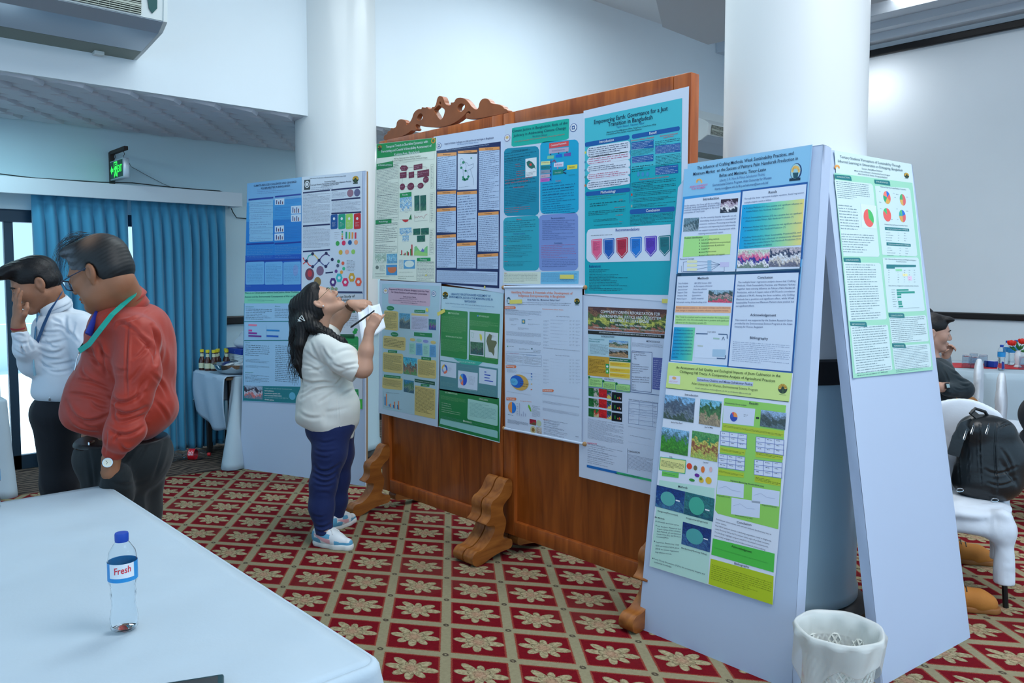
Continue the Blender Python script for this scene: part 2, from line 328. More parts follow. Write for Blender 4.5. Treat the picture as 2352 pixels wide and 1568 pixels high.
INKS=[(238,241,224),(14,150,78),(238,242,246),(40,60,40),(225,180,70),(60,90,50),(40,60,50),(230,150,40),(50,130,60),(90,90,80),(100,100,90),(120,120,110),(120,130,110),(60,75,95),(110,140,120),(118,22,62),(215,170,190),(90,80,80),(120,140,120),(150,195,225),(205,225,230),(120,175,215),(225,232,225),(20,95,80),(25,110,85),(15,80,75),(60,120,90),(215,40,45),(30,125,60),(100,100,100),(190,110,120),(120,120,120),(60,150,70),(205,50,60),(130,205,130),(110,120,190),(160,215,120),(200,215,200),(170,195,170),(225,230,215),(120,185,215),(150,200,220),(110,170,205),(75,150,205),(225,120,70),(120,130,120),(80,80,80),(95,165,210),(225,235,225),(200,215,215),(220,225,215),(90,90,90),(206,218,240),(40,60,110),(90,130,180),(40,80,150),(235,236,240),(60,100,160),(22,38,92),(170,190,215),(190,208,235),(240,160,90),(110,70,40),(60,80,130),(215,224,240),(110,130,160),(120,140,170),(20,140,100),(90,110,140),(205,218,235),(20,178,160),(20,50,90),(40,90,130),(200,90,80),(150,130,170),(232,232,238),(225,190,130),(10,140,170),(14,165,205),(40,165,185),(126,150,210),(20,60,90),(15,90,115),(200,80,80),(190,80,80),(220,80,80),(40,80,120),(200,90,90),(230,235,238),(40,110,100),(225,70,60),(90,100,110),(225,80,85),(190,175,200),(110,110,150),(130,200,160),(10,110,210),(110,80,170),(20,120,200),(220,235,170),(190,110,80),(10,130,140),(140,150,170),(200,170,190),(200,100,190),(60,60,90),(130,90,130),(215,220,240),(190,90,140),(200,130,170),(14,135,120),(190,220,215),(235,220,80),(90,90,60),(30,120,130),(220,90,100),(20,80,130),(220,80,90),(30,90,110),(40,110,170),(220,60,70),(50,70,120),(60,78,135),(190,90,130),(70,85,140),(225,232,215),(130,140,130),(120,195,230),(60,110,160),(220,60,60),(10,170,185),(70,190,205),(12,28,70),(30,120,170),(20,40,70),(16,90,165),(225,232,244),(40,50,90),(190,60,110),(220,210,90),(60,150,180),(70,150,180),(60,140,140),(190,120,70),(30,110,170),(210,80,90),(180,205,230),(15,50,70),(60,150,200),(30,130,180),(50,140,180),(200,70,60),(160,170,160),(60,140,130),(222,230,244),(14,60,150),(20,30,60),(240,95,140),(230,235,245),(40,20,60),(20,95,185),(195,40,70),(30,125,215),(95,60,190),(20,120,130),(14,70,150),(15,45,75),(198,214,232),(178,208,220),(212,178,196),(80,50,90),(60,40,80),(90,80,110),(30,135,75),(190,220,190),(15,85,60),(210,235,215),(218,196,120),(80,80,60),(90,80,55),(90,160,195),(110,165,190),(130,140,125),(70,95,110),(95,110,115),(60,170,205),(90,190,205),(110,100,90),(150,120,95),(100,150,90),(50,130,170),(70,130,90),(120,150,130),(60,100,120),(50,120,140),(80,150,110),(130,80,150),(60,90,150),(225,205,140),(198,200,225),(90,90,120),(150,205,190),(140,150,210),(160,215,200),(60,90,110),(100,165,215),(20,130,200),(235,140,95),(120,130,150),(90,100,120),(190,220,232),(20,100,160),(110,150,180),(140,180,205),(46,140,72),(200,230,200),(200,235,200),(140,200,140),(90,150,220),(150,205,150),(215,225,228),(60,110,85),(80,130,100),(70,90,90),(50,100,100),(220,215,90),(120,190,150),(110,115,85),(120,130,140),(140,190,140),(60,180,160),(200,235,225),(84,142,150),(34,130,70),(208,222,240),(30,95,200),(240,120,90),(150,160,200),(235,190,80),(150,160,180),(20,80,200),(70,150,220),(20,70,190),(130,180,180),(200,220,220),(210,235,210),(168,215,205),(215,235,215),(90,150,150),(220,240,220),(150,205,200),(110,170,160),(190,225,225),(208,220,238),(232,125,80),(30,70,120),(70,90,120),(40,90,110),(200,215,225),(50,70,110),(40,60,100),(90,150,170),(240,200,120),(60,75,110),(60,150,80),(90,130,140),(130,150,170),(200,90,130),(215,170,85),(25,100,200),(90,180,225),(30,60,110),(90,80,60),(20,80,170),(40,120,200),(140,200,220),(225,180,90),(240,150,80),(180,190,215),(120,190,60),(40,60,90),(160,20,50),(180,30,60),(120,90,60),(190,205,170),(205,195,150),(150,110,50),(205,195,185),(190,170,150),(90,105,140),(110,125,160),(60,70,90),(60,80,110),(70,85,120),(30,50,90),(208,218,236),(90,60,60),(130,90,70),(90,110,60),(190,190,90),(60,90,60),(170,110,90),(30,36,34),(220,225,220),(225,230,230),(185,215,225),(30,50,80),(20,130,140),(50,70,90),(120,170,215),(170,190,205),(80,110,90),(170,150,120),(190,170,140),(150,160,170),(60,60,50),(190,150,110),(160,130,100),(208,160,55),(90,70,30),(15,110,80),(238,225,160),(238,200,60),(190,70,40),(30,160,90),(60,180,80),(175,225,140),(80,170,110),(50,90,50),(30,140,70),(90,110,150),(80,100,140),(90,100,165),(190,195,225),(25,95,45),(35,115,55),(190,175,175),(30,110,50),(200,190,180),(205,30,35),(215,35,40),(190,25,35),(30,90,60),(60,80,150),(225,205,90),(14,24,34),(30,160,70),(230,200,60),(200,200,210),(200,60,50),(210,190,150),(40,70,110),(110,130,170),(60,72,110),(230,70,110),(80,95,130),(50,65,110),(25,110,185),(60,185,120),(20,50,80),(150,196,228),(140,196,230),(22,36,72),(80,115,165),(50,80,140),(40,70,130),(240,185,110),(230,95,160),(160,205,215),(240,195,110),(30,80,95),(20,50,70),(55,150,215),(30,90,160),(35,80,110),(20,80,150),(20,60,100),(214,224,242),(85,105,145),(60,40,60),(190,170,190),(230,225,230),(40,50,70),(110,140,155),(70,95,105),(140,160,170),(172,230,140),(205,235,140),(40,70,50),(232,232,190),(150,190,220),(205,200,235),(0,160,220),(60,190,200),(150,220,170),(240,220,130),(40,105,140),(30,60,90),(225,180,190),(225,100,150),(60,60,150),(120,140,130),(190,180,190),(60,70,100),(225,225,235),(205,195,190),(110,110,130),(150,180,200),(60,80,80),(190,150,150),(100,120,110),(220,80,110),(245,185,140),(170,110,110),(185,230,150),(90,140,90),(0,150,210),(40,180,190),(120,215,160),(218,228,246),(60,90,130),(170,200,225),(170,200,190),(190,200,190),(120,140,175),(226,232,246),(215,235,140),(50,75,40),(200,210,235),(60,70,110),(70,90,60),(80,95,110),(228,228,240),(240,180,110),(225,95,150),(60,90,70),(130,180,220),(90,110,130),(80,95,115),(110,125,140),(70,90,80),(120,190,215),(50,100,60),(70,120,70),(150,135,110),(140,190,225),(60,140,50),(70,150,50),(60,130,50),(90,160,90),(60,140,80),(200,190,90),(150,90,60),(190,180,90),(170,190,90),(238,232,150),(60,180,130),(80,90,60),(110,200,90),(60,120,60),(235,70,40),(120,110,70),(235,120,50),(235,190,190),(110,40,150),(60,150,60),(230,190,60),(235,190,50),(150,200,80),(190,228,215),(25,60,125),(30,70,135),(60,110,150),(90,175,170),(40,110,120),(50,120,125),(35,90,110),(70,175,150),(25,55,120),(35,70,130),(60,100,150),(80,165,165),(50,70,100),(150,212,95),(215,222,240),(245,150,70),(40,70,170),(50,90,190),(225,80,80),(30,50,30),(150,180,215),(110,130,150),(70,85,85),(60,75,75),(90,110,120),(185,205,50),(80,100,30),(222,228,246),(110,125,190),(70,80,110),(215,224,245),(160,170,200),(55,70,105),(80,195,75),(20,60,30),(30,90,40),(185,205,40),(110,125,30),(212,232,232),(160,220,190),(20,70,90),(240,170,90),(208,230,232),(20,120,125),(90,120,135),(218,234,236),(70,190,100),(240,95,90),(20,110,210),(225,170,80),(30,170,110),(250,130,110),(225,100,100),(70,180,110),(60,190,110),(225,95,100),(40,170,160),(90,190,120),(245,235,170),(235,200,225),(20,150,130),(110,135,155),(30,125,205),(120,175,220),(60,150,215),(20,85,185),(25,45,95),(110,140,190),(20,55,150),(205,220,238),(30,60,130),(110,40,70),(60,130,205),(100,160,215),(110,175,225),(80,130,190),(130,160,215),(120,170,225),(208,218,232),(100,110,140),(20,25,40),(220,225,232),(60,60,80),(25,30,85),(90,95,125),(100,105,135),(150,110,130),(100,100,140),(15,80,150),(225,230,235),(220,225,230),(15,155,125),(160,210,100),(200,30,45),(150,200,90),(240,150,70),(215,50,80),(60,165,80),(220,40,90),(20,90,150),(245,165,120),(210,175,60),(245,165,140),(150,205,100),(225,60,60),(235,195,90),(80,50,120),(80,90,150),(30,30,80),(120,60,80),(200,60,70),(130,100,130),(150,120,70),(40,140,80),(235,90,60),(80,90,120),(60,190,140),(110,60,140),(245,160,60),(75,35,120),(225,228,235),(60,190,195),(225,35,100),(215,165,50),(245,90,60),(130,160,130),(160,200,232),(130,212,180),(20,100,110),(40,120,120),(20,125,130),(20,115,120),(60,140,170),(90,160,150),(235,130,160),(215,70,150),(140,50,150),(110,40,140),(30,130,200),(20,90,190),(140,150,180),(150,170,195),(60,50,70),(190,190,205),(210,120,120),(150,200,205),(90,170,200),(208,212,222),(25,90,50),(150,150,160),(20,160,60),(30,170,70),(20,150,70),(150,210,160),(170,220,170),(60,190,50)]
# posters: name, label, corner, right, down, outline, paper, stand-off, printed marks (millimetres from the corner, hex inks)
POSTERS=[
('shoreline_poster','cream research poster with green header and maroon flow chart, top left of the wooden screens',(3.02, 4.652, 2.4889),(0.0, -1.0, 0.0),(-0.0, -0.0, -1.0),[0,0,674,41,650,934,-67,913],0,0.006,[
('Q',[5,2,670,42,665,121,8,98],1,1),('T','Temporal Trends in Shoreline Dynamics with',121,35,587,56,203,2,1),('T','Forecasting and Coastal Vulnerability Assessment of',66,60,626,86,204,2,1),('T','Kuakata Area, Bangladesh',217,96,499,109,204,2,1),
('E',45,28,259,151,3,2),('E',61,28,84,39,4,3),('E',59,24,84,39,4,3),('E',53,20,84,39,4,3),('E',45,18,84,39,4,3),('E',37,18,84,39,4,3),('E',31,20,84,39,4,3),('E',29,24,85,39,4,3),('R',41,30,49,43,5,3),('R',25,42,64,50,6,3),('E',642,57,219,163,7,2),
('E',642,57,123,98,8,3),('T','MD. Riaz, Mohammad Ashekur Rahman Chowdhury',216,124,510,136,119,9,0),('T','Department of Geography and Environmental Studies, University of Chittagong',190,135,581,153,110,10,0),('L',205,137,580,179,1,11,3,0),('S',[6,102,6,136,652,170,655,123],8,12,3),
('R',2,135,200,175,1,2),('T','INTRODUCTION',22,146,188,161,115,2,1),('L',5,154,262,354,20,13,3,0),('L',2,346,258,454,10,13,3,0),('L',0,448,254,521,7,13,3,0),('S',[-1,155,268,173,256,526,-18,513,-1,155],12,14,3),('Q',[277,189,298,174,352,180,373,197,352,214,298,210],15,2),
('R',432,185,526,218,15,2),('R',276,219,353,257,15,2),('R',376,226,437,264,15,2),('R',472,227,596,270,15,2),('E',562,289,309,199,15,2),('E',304,313,302,216,15,2),('E',398,318,383,238,15,2),('E',505,322,329,184,15,2),('L',295,184,352,204,2,16,4,0),
('L',441,190,518,211,2,16,4,0),('L',285,228,342,247,2,16,4,0),('L',384,236,431,253,2,16,4,0),('L',480,236,588,259,2,16,4,0),('L',537,280,587,297,2,16,4,0),('L',281,305,326,322,2,16,4,0),('L',371,310,427,328,2,16,4,0),('L',480,313,534,331,2,16,4,0),
('S',[373,197,432,198],15,17,3),('S',[527,205,566,211,567,233],15,17,3),('S',[353,241,375,243],15,17,3),('S',[437,247,472,248],15,17,3),('S',[306,254,304,290],15,17,3),('S',[334,315,359,316],15,17,3),('S',[436,321,472,321],15,17,3),('S',[562,308,538,323],15,17,3),
('S',[616,200,644,201,640,348,612,347,616,200],10,18,3),('L',619,208,637,341,14,13,3,0),('S',[606,376,650,377,646,556,599,557,606,376],10,18,3),('L',612,380,640,552,16,13,3,0),('S',[601,600,645,599,638,755,594,759,601,600],10,18,3),('L',604,604,637,750,14,13,3,0),
('R',273,353,406,382,1,2),('T','Results',308,366,368,368,120,2,1),('I',274,383,408,473,[19,20,21,22],2,10,8),('I',437,381,493,478,[23,24,25,26],2,10,8),('I',500,384,563,480,[23,24,25,26],2,10,8),('L',330,477,372,486,1,13,3,0),('L',456,481,549,491,1,13,3,0),
('Q',[296,525,374,528,362,540,337,545,314,538],27,2),('Q',[374,528,390,505,400,493,406,529],28,2),('S',[272,524,410,529],10,29,3),('S',[437,503,442,525,454,514,466,524,480,512,494,520,512,514,526,521,537,530,551,511,560,508,577,504],20,30,3),
('S',[437,503,436,542,579,544],10,31,3),('I',268,581,403,628,[19,20,21,22],2,10,8),('I',422,590,499,631,[23,24,25,26],2,10,8),('I',506,591,590,633,[23,24,25,26],2,10,8),('I',463,636,550,676,[23,24,25,26],2,10,8),('I',301,631,372,670,[19,20,21,22],2,10,8),
('R',272,751,284,756,32,3),('R',285,725,297,756,33,3),('R',311,749,323,758,32,3),('R',324,742,336,758,33,3),('R',349,732,361,760,32,3),('R',361,739,373,760,33,3),('R',387,718,400,761,32,3),('R',400,691,413,761,33,3),('Q',[430,761,434,708,453,700,489,730,518,740,554,711,575,703,574,767],34,2),
('Q',[503,737,521,717,543,732,532,741],35,3),('Q',[431,742,467,727,518,744,574,749,574,767,430,761],36,3),('R',-18,513,175,542,1,2),('T','Methodology',25,526,134,529,126,2,1),('L',-15,536,248,602,6,13,3,0),('L',-16,605,245,668,5,13,3,0),('L',-21,678,241,736,5,13,3,0),
('S',[-18,532,252,544,242,741,-30,733,-18,532],12,14,3),('I',-30,740,104,805,[37,38,39],2,10,8),('I',113,746,238,810,[40,41,42],2,10,8),('R',107,818,236,888,43,2),('Q',[123,836,230,835,227,857,202,872,162,875,131,861],44,3),('E',-4,835,199,127,45,2),
('L',29,815,94,861,5,13,3,0),('S',[-33,879,93,879],20,46,3),('R',311,790,438,846,47,2),('E',376,815,537,225,48,3),('I',257,787,302,846,[49,50],2,10,8),('L',261,861,429,875,1,51,3,0),('R',460,778,606,800,1,2),('T','Conclusion',494,788,571,792,127,2,1),
('L',462,802,639,921,13,13,3,0),('S',[459,799,643,806,641,928,453,922,459,799],12,14,3),('L',-25,890,220,902,2,45,3,0),('L',248,886,432,914,2,45,3,0),]),
('child_marriage_poster','white poster with navy grid of text boxes under orange headings, top row second',(3.02, 4.0107, 2.4562),(0.0, -1.0, 0.0),(-0.0, -0.0, -1.0),[0,0,674,19,654,958,10,902],52,0.004,[
('T','Impact of climate challenges on child and forced marriages in Bangladesh',114,58,567,77,131,53,1),('T','Md. Minhajul & Md. Mahfuzar Rahman',238,77,434,86,109,54,0),('E',55,61,252,178,55,2),('E',55,61,213,153,56,3),('R',45,53,65,70,57,4),
('E',55,61,53,39,56,5),('Q',[28,89,626,105,612,931,12,907],58,1),('T','Department of Population Science and Human Resource Development, University of Rajshahi',132,98,528,111,93,59,0),('Q',[37,106,228,121,226,341,35,326],60,2),('Q',[37,106,228,120,228,140,37,126],61,3),
('T','Background',97,119,170,127,96,62,0),('L',42,131,221,338,17,63,3,0),('Q',[242,115,421,129,421,150,242,131],60,2),('Q',[242,115,422,128,421,142,242,128],61,3),('T','Districts studied',298,125,367,132,93,62,0),('L',247,134,417,147,0,63,3,0),
('Q',[35,340,221,348,221,440,34,429],60,2),('Q',[35,340,221,347,221,366,35,358],61,3),('T','Research Question',92,350,166,355,97,62,0),('L',40,364,216,437,7,63,3,0),('Q',[31,444,219,449,218,598,30,590],60,2),('Q',[31,444,219,448,219,468,31,464],61,3),
('T','Methodology',89,454,163,458,97,62,0),('L',36,469,213,594,11,63,3,0),('Q',[28,609,218,609,217,810,26,809],60,2),('Q',[28,609,218,608,218,627,28,627],61,3),('T','Data & Methodology',87,616,162,618,98,62,0),('L',34,632,212,807,16,63,3,0),
('Q',[241,128,423,143,416,355,237,346],64,2),('S',[264,165,283,163,302,184,333,197,339,211,388,205,385,224,358,233,370,261,388,301,382,328],20,65,3),('S',[264,165,260,196,289,230,293,266,302,298,339,289,335,250,311,236,321,210,302,184],20,65,3),
('S',[289,230,320,241,358,233],15,66,3),('S',[260,196,302,196],15,66,3),('E',293,187,126,78,67,3),('E',273,217,113,71,67,3),('E',314,239,100,63,67,3),('E',295,286,138,86,67,3),('E',310,291,113,71,67,3),('E',328,288,111,71,67,3),('E',339,275,112,70,67,3),
('E',289,273,88,55,67,3),('L',252,324,357,339,1,68,3,0),('R',360,166,373,173,67,3),('Q',[233,357,417,365,416,652,231,646],60,2),('Q',[233,357,417,363,417,382,233,374],61,3),('T','Climate Challenges Faced by the Districts',291,367,361,371,94,62,0),
('L',238,380,411,649,18,63,3,0),('Q',[228,663,407,662,406,816,227,815],60,2),('Q',[228,663,407,661,407,681,228,682],61,3),('T','Results',284,671,354,672,95,62,0),('L',233,687,402,813,12,63,3,0),('Q',[436,119,617,134,617,487,434,476],60,2),('Q',[436,119,617,133,617,151,436,136],61,3),
('T','Results continued',495,132,560,138,91,62,0),('L',441,141,612,484,31,63,3,0),('Q',[428,492,608,496,608,721,428,717],60,2),('Q',[428,492,608,494,608,512,428,509],61,3),('T','Conclusion',486,500,552,503,91,62,0),('L',433,514,603,718,19,63,3,0),
('Q',[420,734,604,732,604,820,420,819],60,2),('Q',[420,734,604,730,604,748,420,751],61,3),('T','Way Forward',480,741,546,741,92,62,0),('L',425,756,599,817,8,63,3,0),('Q',[26,824,598,837,596,914,24,898],60,2),('L',32,829,591,901,12,63,3,0),]),
('climate_justice_poster','white poster of four rounded turquoise and lilac blocks titled climate justice in Bangladesh',(3.02, 3.348, 2.4401),(0.0, -1.0, 0.0),(-0.0, -0.0, -1.0),[0,0,595,25,605,902,-24,895],69,0.005,[
('Q',[58,30,78,28,474,36,492,39,490,137,475,142,69,131,53,122],70,1),('T','Climate Justice in Bangladesh: Role of the',62,47,482,58,176,71,0),('T','Judiciary in Addressing Climate Change',72,72,471,82,176,71,0),('T','Rita Amina Mahmud',224,95,334,99,118,72,0),
('T','LL.B (Hons), Institute of Environmental Science, University of Rajshahi',81,106,462,113,82,73,0),('E',19,77,250,196,74,2),('E',19,77,206,166,75,3),('E',19,74,132,78,76,4),('E',523,88,250,213,55,2),('E',523,88,212,183,56,3),('R',512,78,533,97,57,4),
('E',523,88,53,47,56,5),('Q',[-8,151,3,138,23,134,243,148,262,156,272,172,273,499,263,512,244,517,23,509,2,501,-9,486],77,1),('Q',[281,150,291,137,309,133,533,149,550,157,559,171,561,504,552,517,535,522,310,513,292,506,282,491],78,1),('Q',[-14,536,-3,522,17,516,244,517,263,524,273,539,274,794,264,808,245,814,17,816,-4,810,-15,795],79,1),
('Q',[273,537,283,523,302,518,532,519,549,526,558,540,560,796,551,809,534,815,303,817,284,811,274,797],80,1),('T','Contextual Background',58,153,186,158,97,81,0),('L',-1,153,254,210,4,82,3,0),('L',-1,186,165,321,14,82,3,0),('L',-1,309,254,358,3,82,3,0),
('L',87,223,165,246,2,83,3,0),('L',96,263,165,297,3,83,4,0),('L',4,300,228,333,2,84,4,0),('T','Problem Statement',71,356,157,357,85,85,0),('L',-1,362,254,453,10,82,3,0),('T','Objectives',91,456,137,456,86,86,0),('L',2,460,211,492,3,87,3,0),('R',167,208,254,308,88,2),
('Q',[176,226,195,219,219,230,240,250,247,274,237,262,215,266,195,258,180,244],89,3),('E',208,243,95,66,90,4),('L',172,279,247,301,3,91,3,0),('Q',[349,146,491,150,489,176,348,173],92,2),('T','Contextual Framework',364,160,475,160,103,2,1),('Q',[348,175,491,182,489,204,346,200],93,2),
('T','Environmental Climate Governance',371,188,464,191,103,94,0),('Q',[336,210,384,212,382,229,334,226],95,2),('Q',[397,211,443,211,444,228,395,225],96,2),('Q',[457,212,506,211,505,229,456,226],97,2),('E',360,205,50,34,71,3),('E',419,205,49,34,71,3),
('E',478,206,47,34,71,3),('E',361,245,50,35,71,3),('E',361,270,49,34,71,3),('E',360,292,49,35,71,3),('E',360,312,49,35,71,3),('E',358,335,49,35,71,3),('R',358,233,368,345,98,2),('Q',[288,235,356,238,356,257,286,254],99,2),('T','Local & National Institutions',293,241,353,245,70,100,0),
('Q',[286,257,354,262,354,281,286,277],101,2),('Q',[284,280,354,284,355,302,284,299],102,2),('Q',[284,303,354,305,353,323,283,322],103,2),('Q',[283,324,353,327,352,344,283,343],104,2),('L',294,264,346,275,1,105,4,0),('L',294,286,346,297,1,105,4,0),
('L',295,308,346,319,1,105,4,0),('L',295,330,346,340,1,105,4,0),('S',[372,246,387,237,400,252],80,106,3),('Q',[384,252,454,253,453,277,383,274],107,2),('T','Judiciary',394,263,444,265,115,108,0),('R',408,276,416,285,109,3),('Q',[376,289,452,290,452,314,376,315],110,2),
('T','Climate Litigation',392,304,438,304,92,111,0),('S',[452,300,474,291],70,81,3),('S',[452,307,474,315],70,81,3),('Q',[480,274,552,276,551,297,480,297],112,2),('T','Climate Justice',493,286,534,286,113,113,0),('T','Climate Governance',492,326,538,326,91,114,0),
('T','Findings',399,348,436,348,80,115,0),('L',300,350,540,391,3,116,3,0),('L',300,380,534,418,3,116,3,0),('L',300,409,528,446,3,116,3,0),('L',300,444,541,481,3,116,3,0),('L',300,480,535,514,3,116,3,0),('T','Methods',98,532,137,533,86,117,1),
('L',-3,534,248,602,6,118,3,0),('T','Important Caselaws',71,610,166,612,97,119,1),('L',-1,619,220,656,4,118,3,0),('L',-7,620,28,627,1,120,4,1),('L',-1,669,220,704,4,118,3,0),('L',-7,670,28,678,1,120,4,1),('L',-1,707,220,741,4,118,3,0),('L',-7,708,28,716,1,120,4,1),
('L',-2,759,221,790,4,118,3,0),('L',-7,760,28,766,1,120,4,1),('T','Recommendations',366,540,466,542,110,121,1),('T','Enhance Judicial Capacity: Integrate climate science into legal',300,550,537,557,63,122,0),('T','training and provide specialized training for judges.',300,560,491,565,64,122,0),
('T','Strengthen Legal Frameworks: Advocate for an integrated legal',300,570,537,576,64,122,0),('T','and institutional framework to enhance judicial progress.',301,580,514,585,64,122,0),('T','Improve Access & Expertise: Address limited access to',301,589,537,594,64,122,0),
('T','environmental courts and the lack of technical climate expertise',301,599,537,604,64,122,0),('T','within the judiciary.',301,609,374,610,65,122,0),('T','Promote Community Participation: Ensure community',301,618,526,622,64,122,0),('T','involvement in climate litigation.',301,628,422,630,64,122,0),
('T','Encourage Progressive Interventions: Learn from proactive',301,638,537,641,63,122,0),('T','judicial approaches in other Global South nations.',301,648,480,650,64,122,0),('T','Conclusion',388,671,448,672,104,121,1),('L',292,676,546,750,8,123,3,0),
('L',298,753,548,796,5,124,3,0),('Q',[-9,821,286,821,283,887,-15,885],125,1),('L',-5,828,264,877,6,126,3,0),('Q',[288,823,565,818,562,884,286,887],127,1),('L',293,827,554,875,8,128,3,0),('T','Notes',-3,828,15,828,63,129,1),]),
('governance_poster','large turquoise poster with white text bubbles and six coloured pennants, upper right',(3.02, 2.756, 2.4261),(0.0, -1.0, 0.0),(-0.0, -0.0, -1.0),[0,0,632,-13,628,953,11,924],64,0.006,[
('Q',[9,39,597,33,601,916,16,920],130,1),('Q',[9,39,597,33,598,315,12,324],131,2),('T','Empowering Earth: Governance for a Just',73,68,520,67,262,132,1),('T','Transition in Bangladesh',164,92,434,94,261,132,1),('T','Tanvir Ahmed , Naumun Nahar',217,111,387,114,130,133,1),
('T','1. Monitoring and Result Management Officer, Young Power in Social Action (YPSA)',153,128,455,130,85,134,1),('T','2. Governance and Policy Specialist, Independent Researcher',152,138,373,140,86,134,1),('Q',[20,159,291,157,298,163,298,174,291,179,20,182,13,176,12,164],135,3),
('T','Introduction',110,169,202,169,162,2,1),('Q',[320,158,581,155,587,161,587,170,581,175,320,179,313,173,313,162],135,3),('T','Result',417,167,460,166,153,2,1),('Q',[26,407,296,407,302,412,303,422,296,427,26,428,18,422,18,412],135,3),('T','Methodology',120,417,216,417,162,2,1),
('Q',[310,512,559,513,565,519,565,530,559,535,311,535,304,529,304,518],135,3),('T','Conclusion',402,524,482,524,155,2,1),('Q',[26,202,33,189,50,184,285,184,298,190,303,206,304,229,299,236,286,238,50,239,34,233,26,221],136,3),('L',37,188,292,237,5,137,5,1),
('Q',[26,254,34,241,50,236,286,234,299,240,304,256,304,264,299,271,286,273,51,275,34,270,26,258],136,3),('L',38,240,292,272,3,138,5,1),('Q',[27,294,34,281,51,276,286,272,299,279,304,294,304,300,300,308,287,309,51,313,34,308,27,296],136,3),('L',38,280,293,308,3,137,5,1),
('Q',[27,332,34,319,51,313,287,308,300,314,305,329,305,337,300,344,287,346,51,352,35,346,27,335],136,3),('L',38,318,293,345,3,138,5,1),('Q',[27,372,35,359,51,353,287,346,300,352,305,367,306,381,300,388,288,390,52,398,35,392,27,380],136,3),('L',38,358,294,389,3,137,5,1),
('E',15,209,65,63,139,3),('E',15,257,66,63,140,3),('E',15,298,66,63,141,3),('E',16,332,66,63,142,3),('E',16,374,66,62,143,3),('S',[303,179,306,285,303,482],30,144,3),('T','Governance Challenges in Bangladesh',308,187,444,187,84,145,1),('T','Environmental Justice and',478,187,576,186,88,145,1),
('T','Local Realities',500,196,554,195,88,145,1),('Q',[310,195,441,197,442,234,310,229],135,3),('L',313,198,439,232,5,146,4,1),('Q',[314,263,441,264,441,296,315,293],135,3),('L',317,266,439,294,4,146,4,1),('Q',[451,228,592,230,593,269,452,265],135,3),
('L',454,231,591,266,6,146,4,1),('Q',[453,325,580,325,581,364,453,362],135,3),('L',455,328,578,362,5,146,4,1),('L',310,233,442,260,5,147,3,1),('L',315,306,442,337,3,147,3,1),('L',451,205,592,228,3,147,3,1),('L',454,274,594,326,8,147,3,1),('E',354,348,83,118,148,3),
('E',380,351,82,117,148,3),('E',408,353,82,116,148,3),('T','Empowering Governance for a Just Transition',361,375,530,375,83,145,1),('L',314,383,569,407,3,147,3,1),('L',326,378,425,390,1,149,4,0),('L',324,406,570,428,3,147,3,1),('L',326,401,425,411,1,149,4,0),
('L',325,432,570,453,3,147,3,1),('L',326,427,425,437,1,149,4,0),('L',325,460,570,480,3,147,3,1),('L',327,455,426,464,1,149,4,0),('L',325,488,571,506,3,147,3,1),('L',327,482,426,492,1,149,4,0),('E',314,416,51,66,150,3),('E',315,442,50,66,151,3),
('E',315,468,50,66,150,3),('E',315,496,50,66,152,3),('L',32,429,280,449,2,153,3,1),('L',47,462,278,484,2,147,3,1),('L',38,503,278,527,3,147,3,1),('L',72,546,278,559,2,147,3,1),('L',76,575,279,578,1,147,3,1),('L',238,460,278,464,1,83,4,1),('L',208,493,278,499,1,83,4,1),
('L',218,532,278,536,1,83,4,1),('L',241,565,279,568,1,83,4,1),('L',306,538,557,587,8,147,3,1),('Q',[27,617,35,600,53,594,544,593,541,759,55,762,36,755,26,740],154,3),('T','Recommendations',218,607,364,607,173,155,1),('L',57,623,233,631,1,156,5,1),
('Q',[63,647,126,644,131,649,130,718,96,750,62,716,58,652],157,4),('S',[65,652,67,715,95,742,124,715,124,651,65,652],20,158,5),('L',74,661,115,702,9,159,5,0),('Q',[142,646,205,644,210,648,209,716,174,748,141,714,137,651],160,4),('S',[144,651,146,713,174,740,203,713,203,650,144,651],20,158,5),
('L',153,660,194,700,9,159,5,0),('Q',[224,645,290,643,295,648,294,714,258,746,223,713,219,650],161,4),('S',[226,651,228,711,258,738,288,711,288,650,226,651],20,158,5),('L',235,659,280,699,9,159,5,0),('Q',[312,645,374,643,379,647,378,713,344,744,311,711,307,650],162,4),
('S',[314,650,316,710,344,736,372,710,372,650,314,650],20,158,5),('L',322,658,365,698,9,159,5,0),('Q',[399,643,462,642,467,646,466,710,432,740,398,709,394,648],163,4),('S',[400,648,403,707,432,733,460,707,460,648,400,648],20,158,5),('L',409,657,453,696,9,159,5,0),
('Q',[481,644,540,642,545,646,545,709,512,739,480,708,476,649],164,4),('S',[482,649,485,707,512,732,539,707,539,648,482,649],20,158,5),('L',491,657,532,695,9,159,5,0),('T','References',46,782,122,781,181,165,1),('L',46,796,197,801,1,166,3,1),
('L',46,804,165,808,1,166,3,1),('L',46,812,199,816,1,166,3,1),('L',46,820,364,824,1,166,3,1),('L',46,828,288,831,1,166,3,1),('L',46,836,311,839,1,166,3,1),('L',46,844,302,846,1,166,3,1),('L',46,852,267,854,1,166,3,1),('L',46,860,242,862,1,166,3,1),
('L',46,868,297,869,1,166,3,1),('L',46,876,306,877,1,166,3,1),('L',46,884,206,885,1,166,3,1),('L',46,892,323,892,1,166,3,1),('L',46,901,339,899,1,166,3,1),]),
('women_leadership_poster','pale blue poster with pink title box and yellow rounded text boxes, bottom row leftmost',(3.02, 4.6296, 1.5661),(0.0, -1.0, 0.0),(-0.0, -0.0, -1.0),[0,0,691,14,646,921,-30,917],167,0.006,[
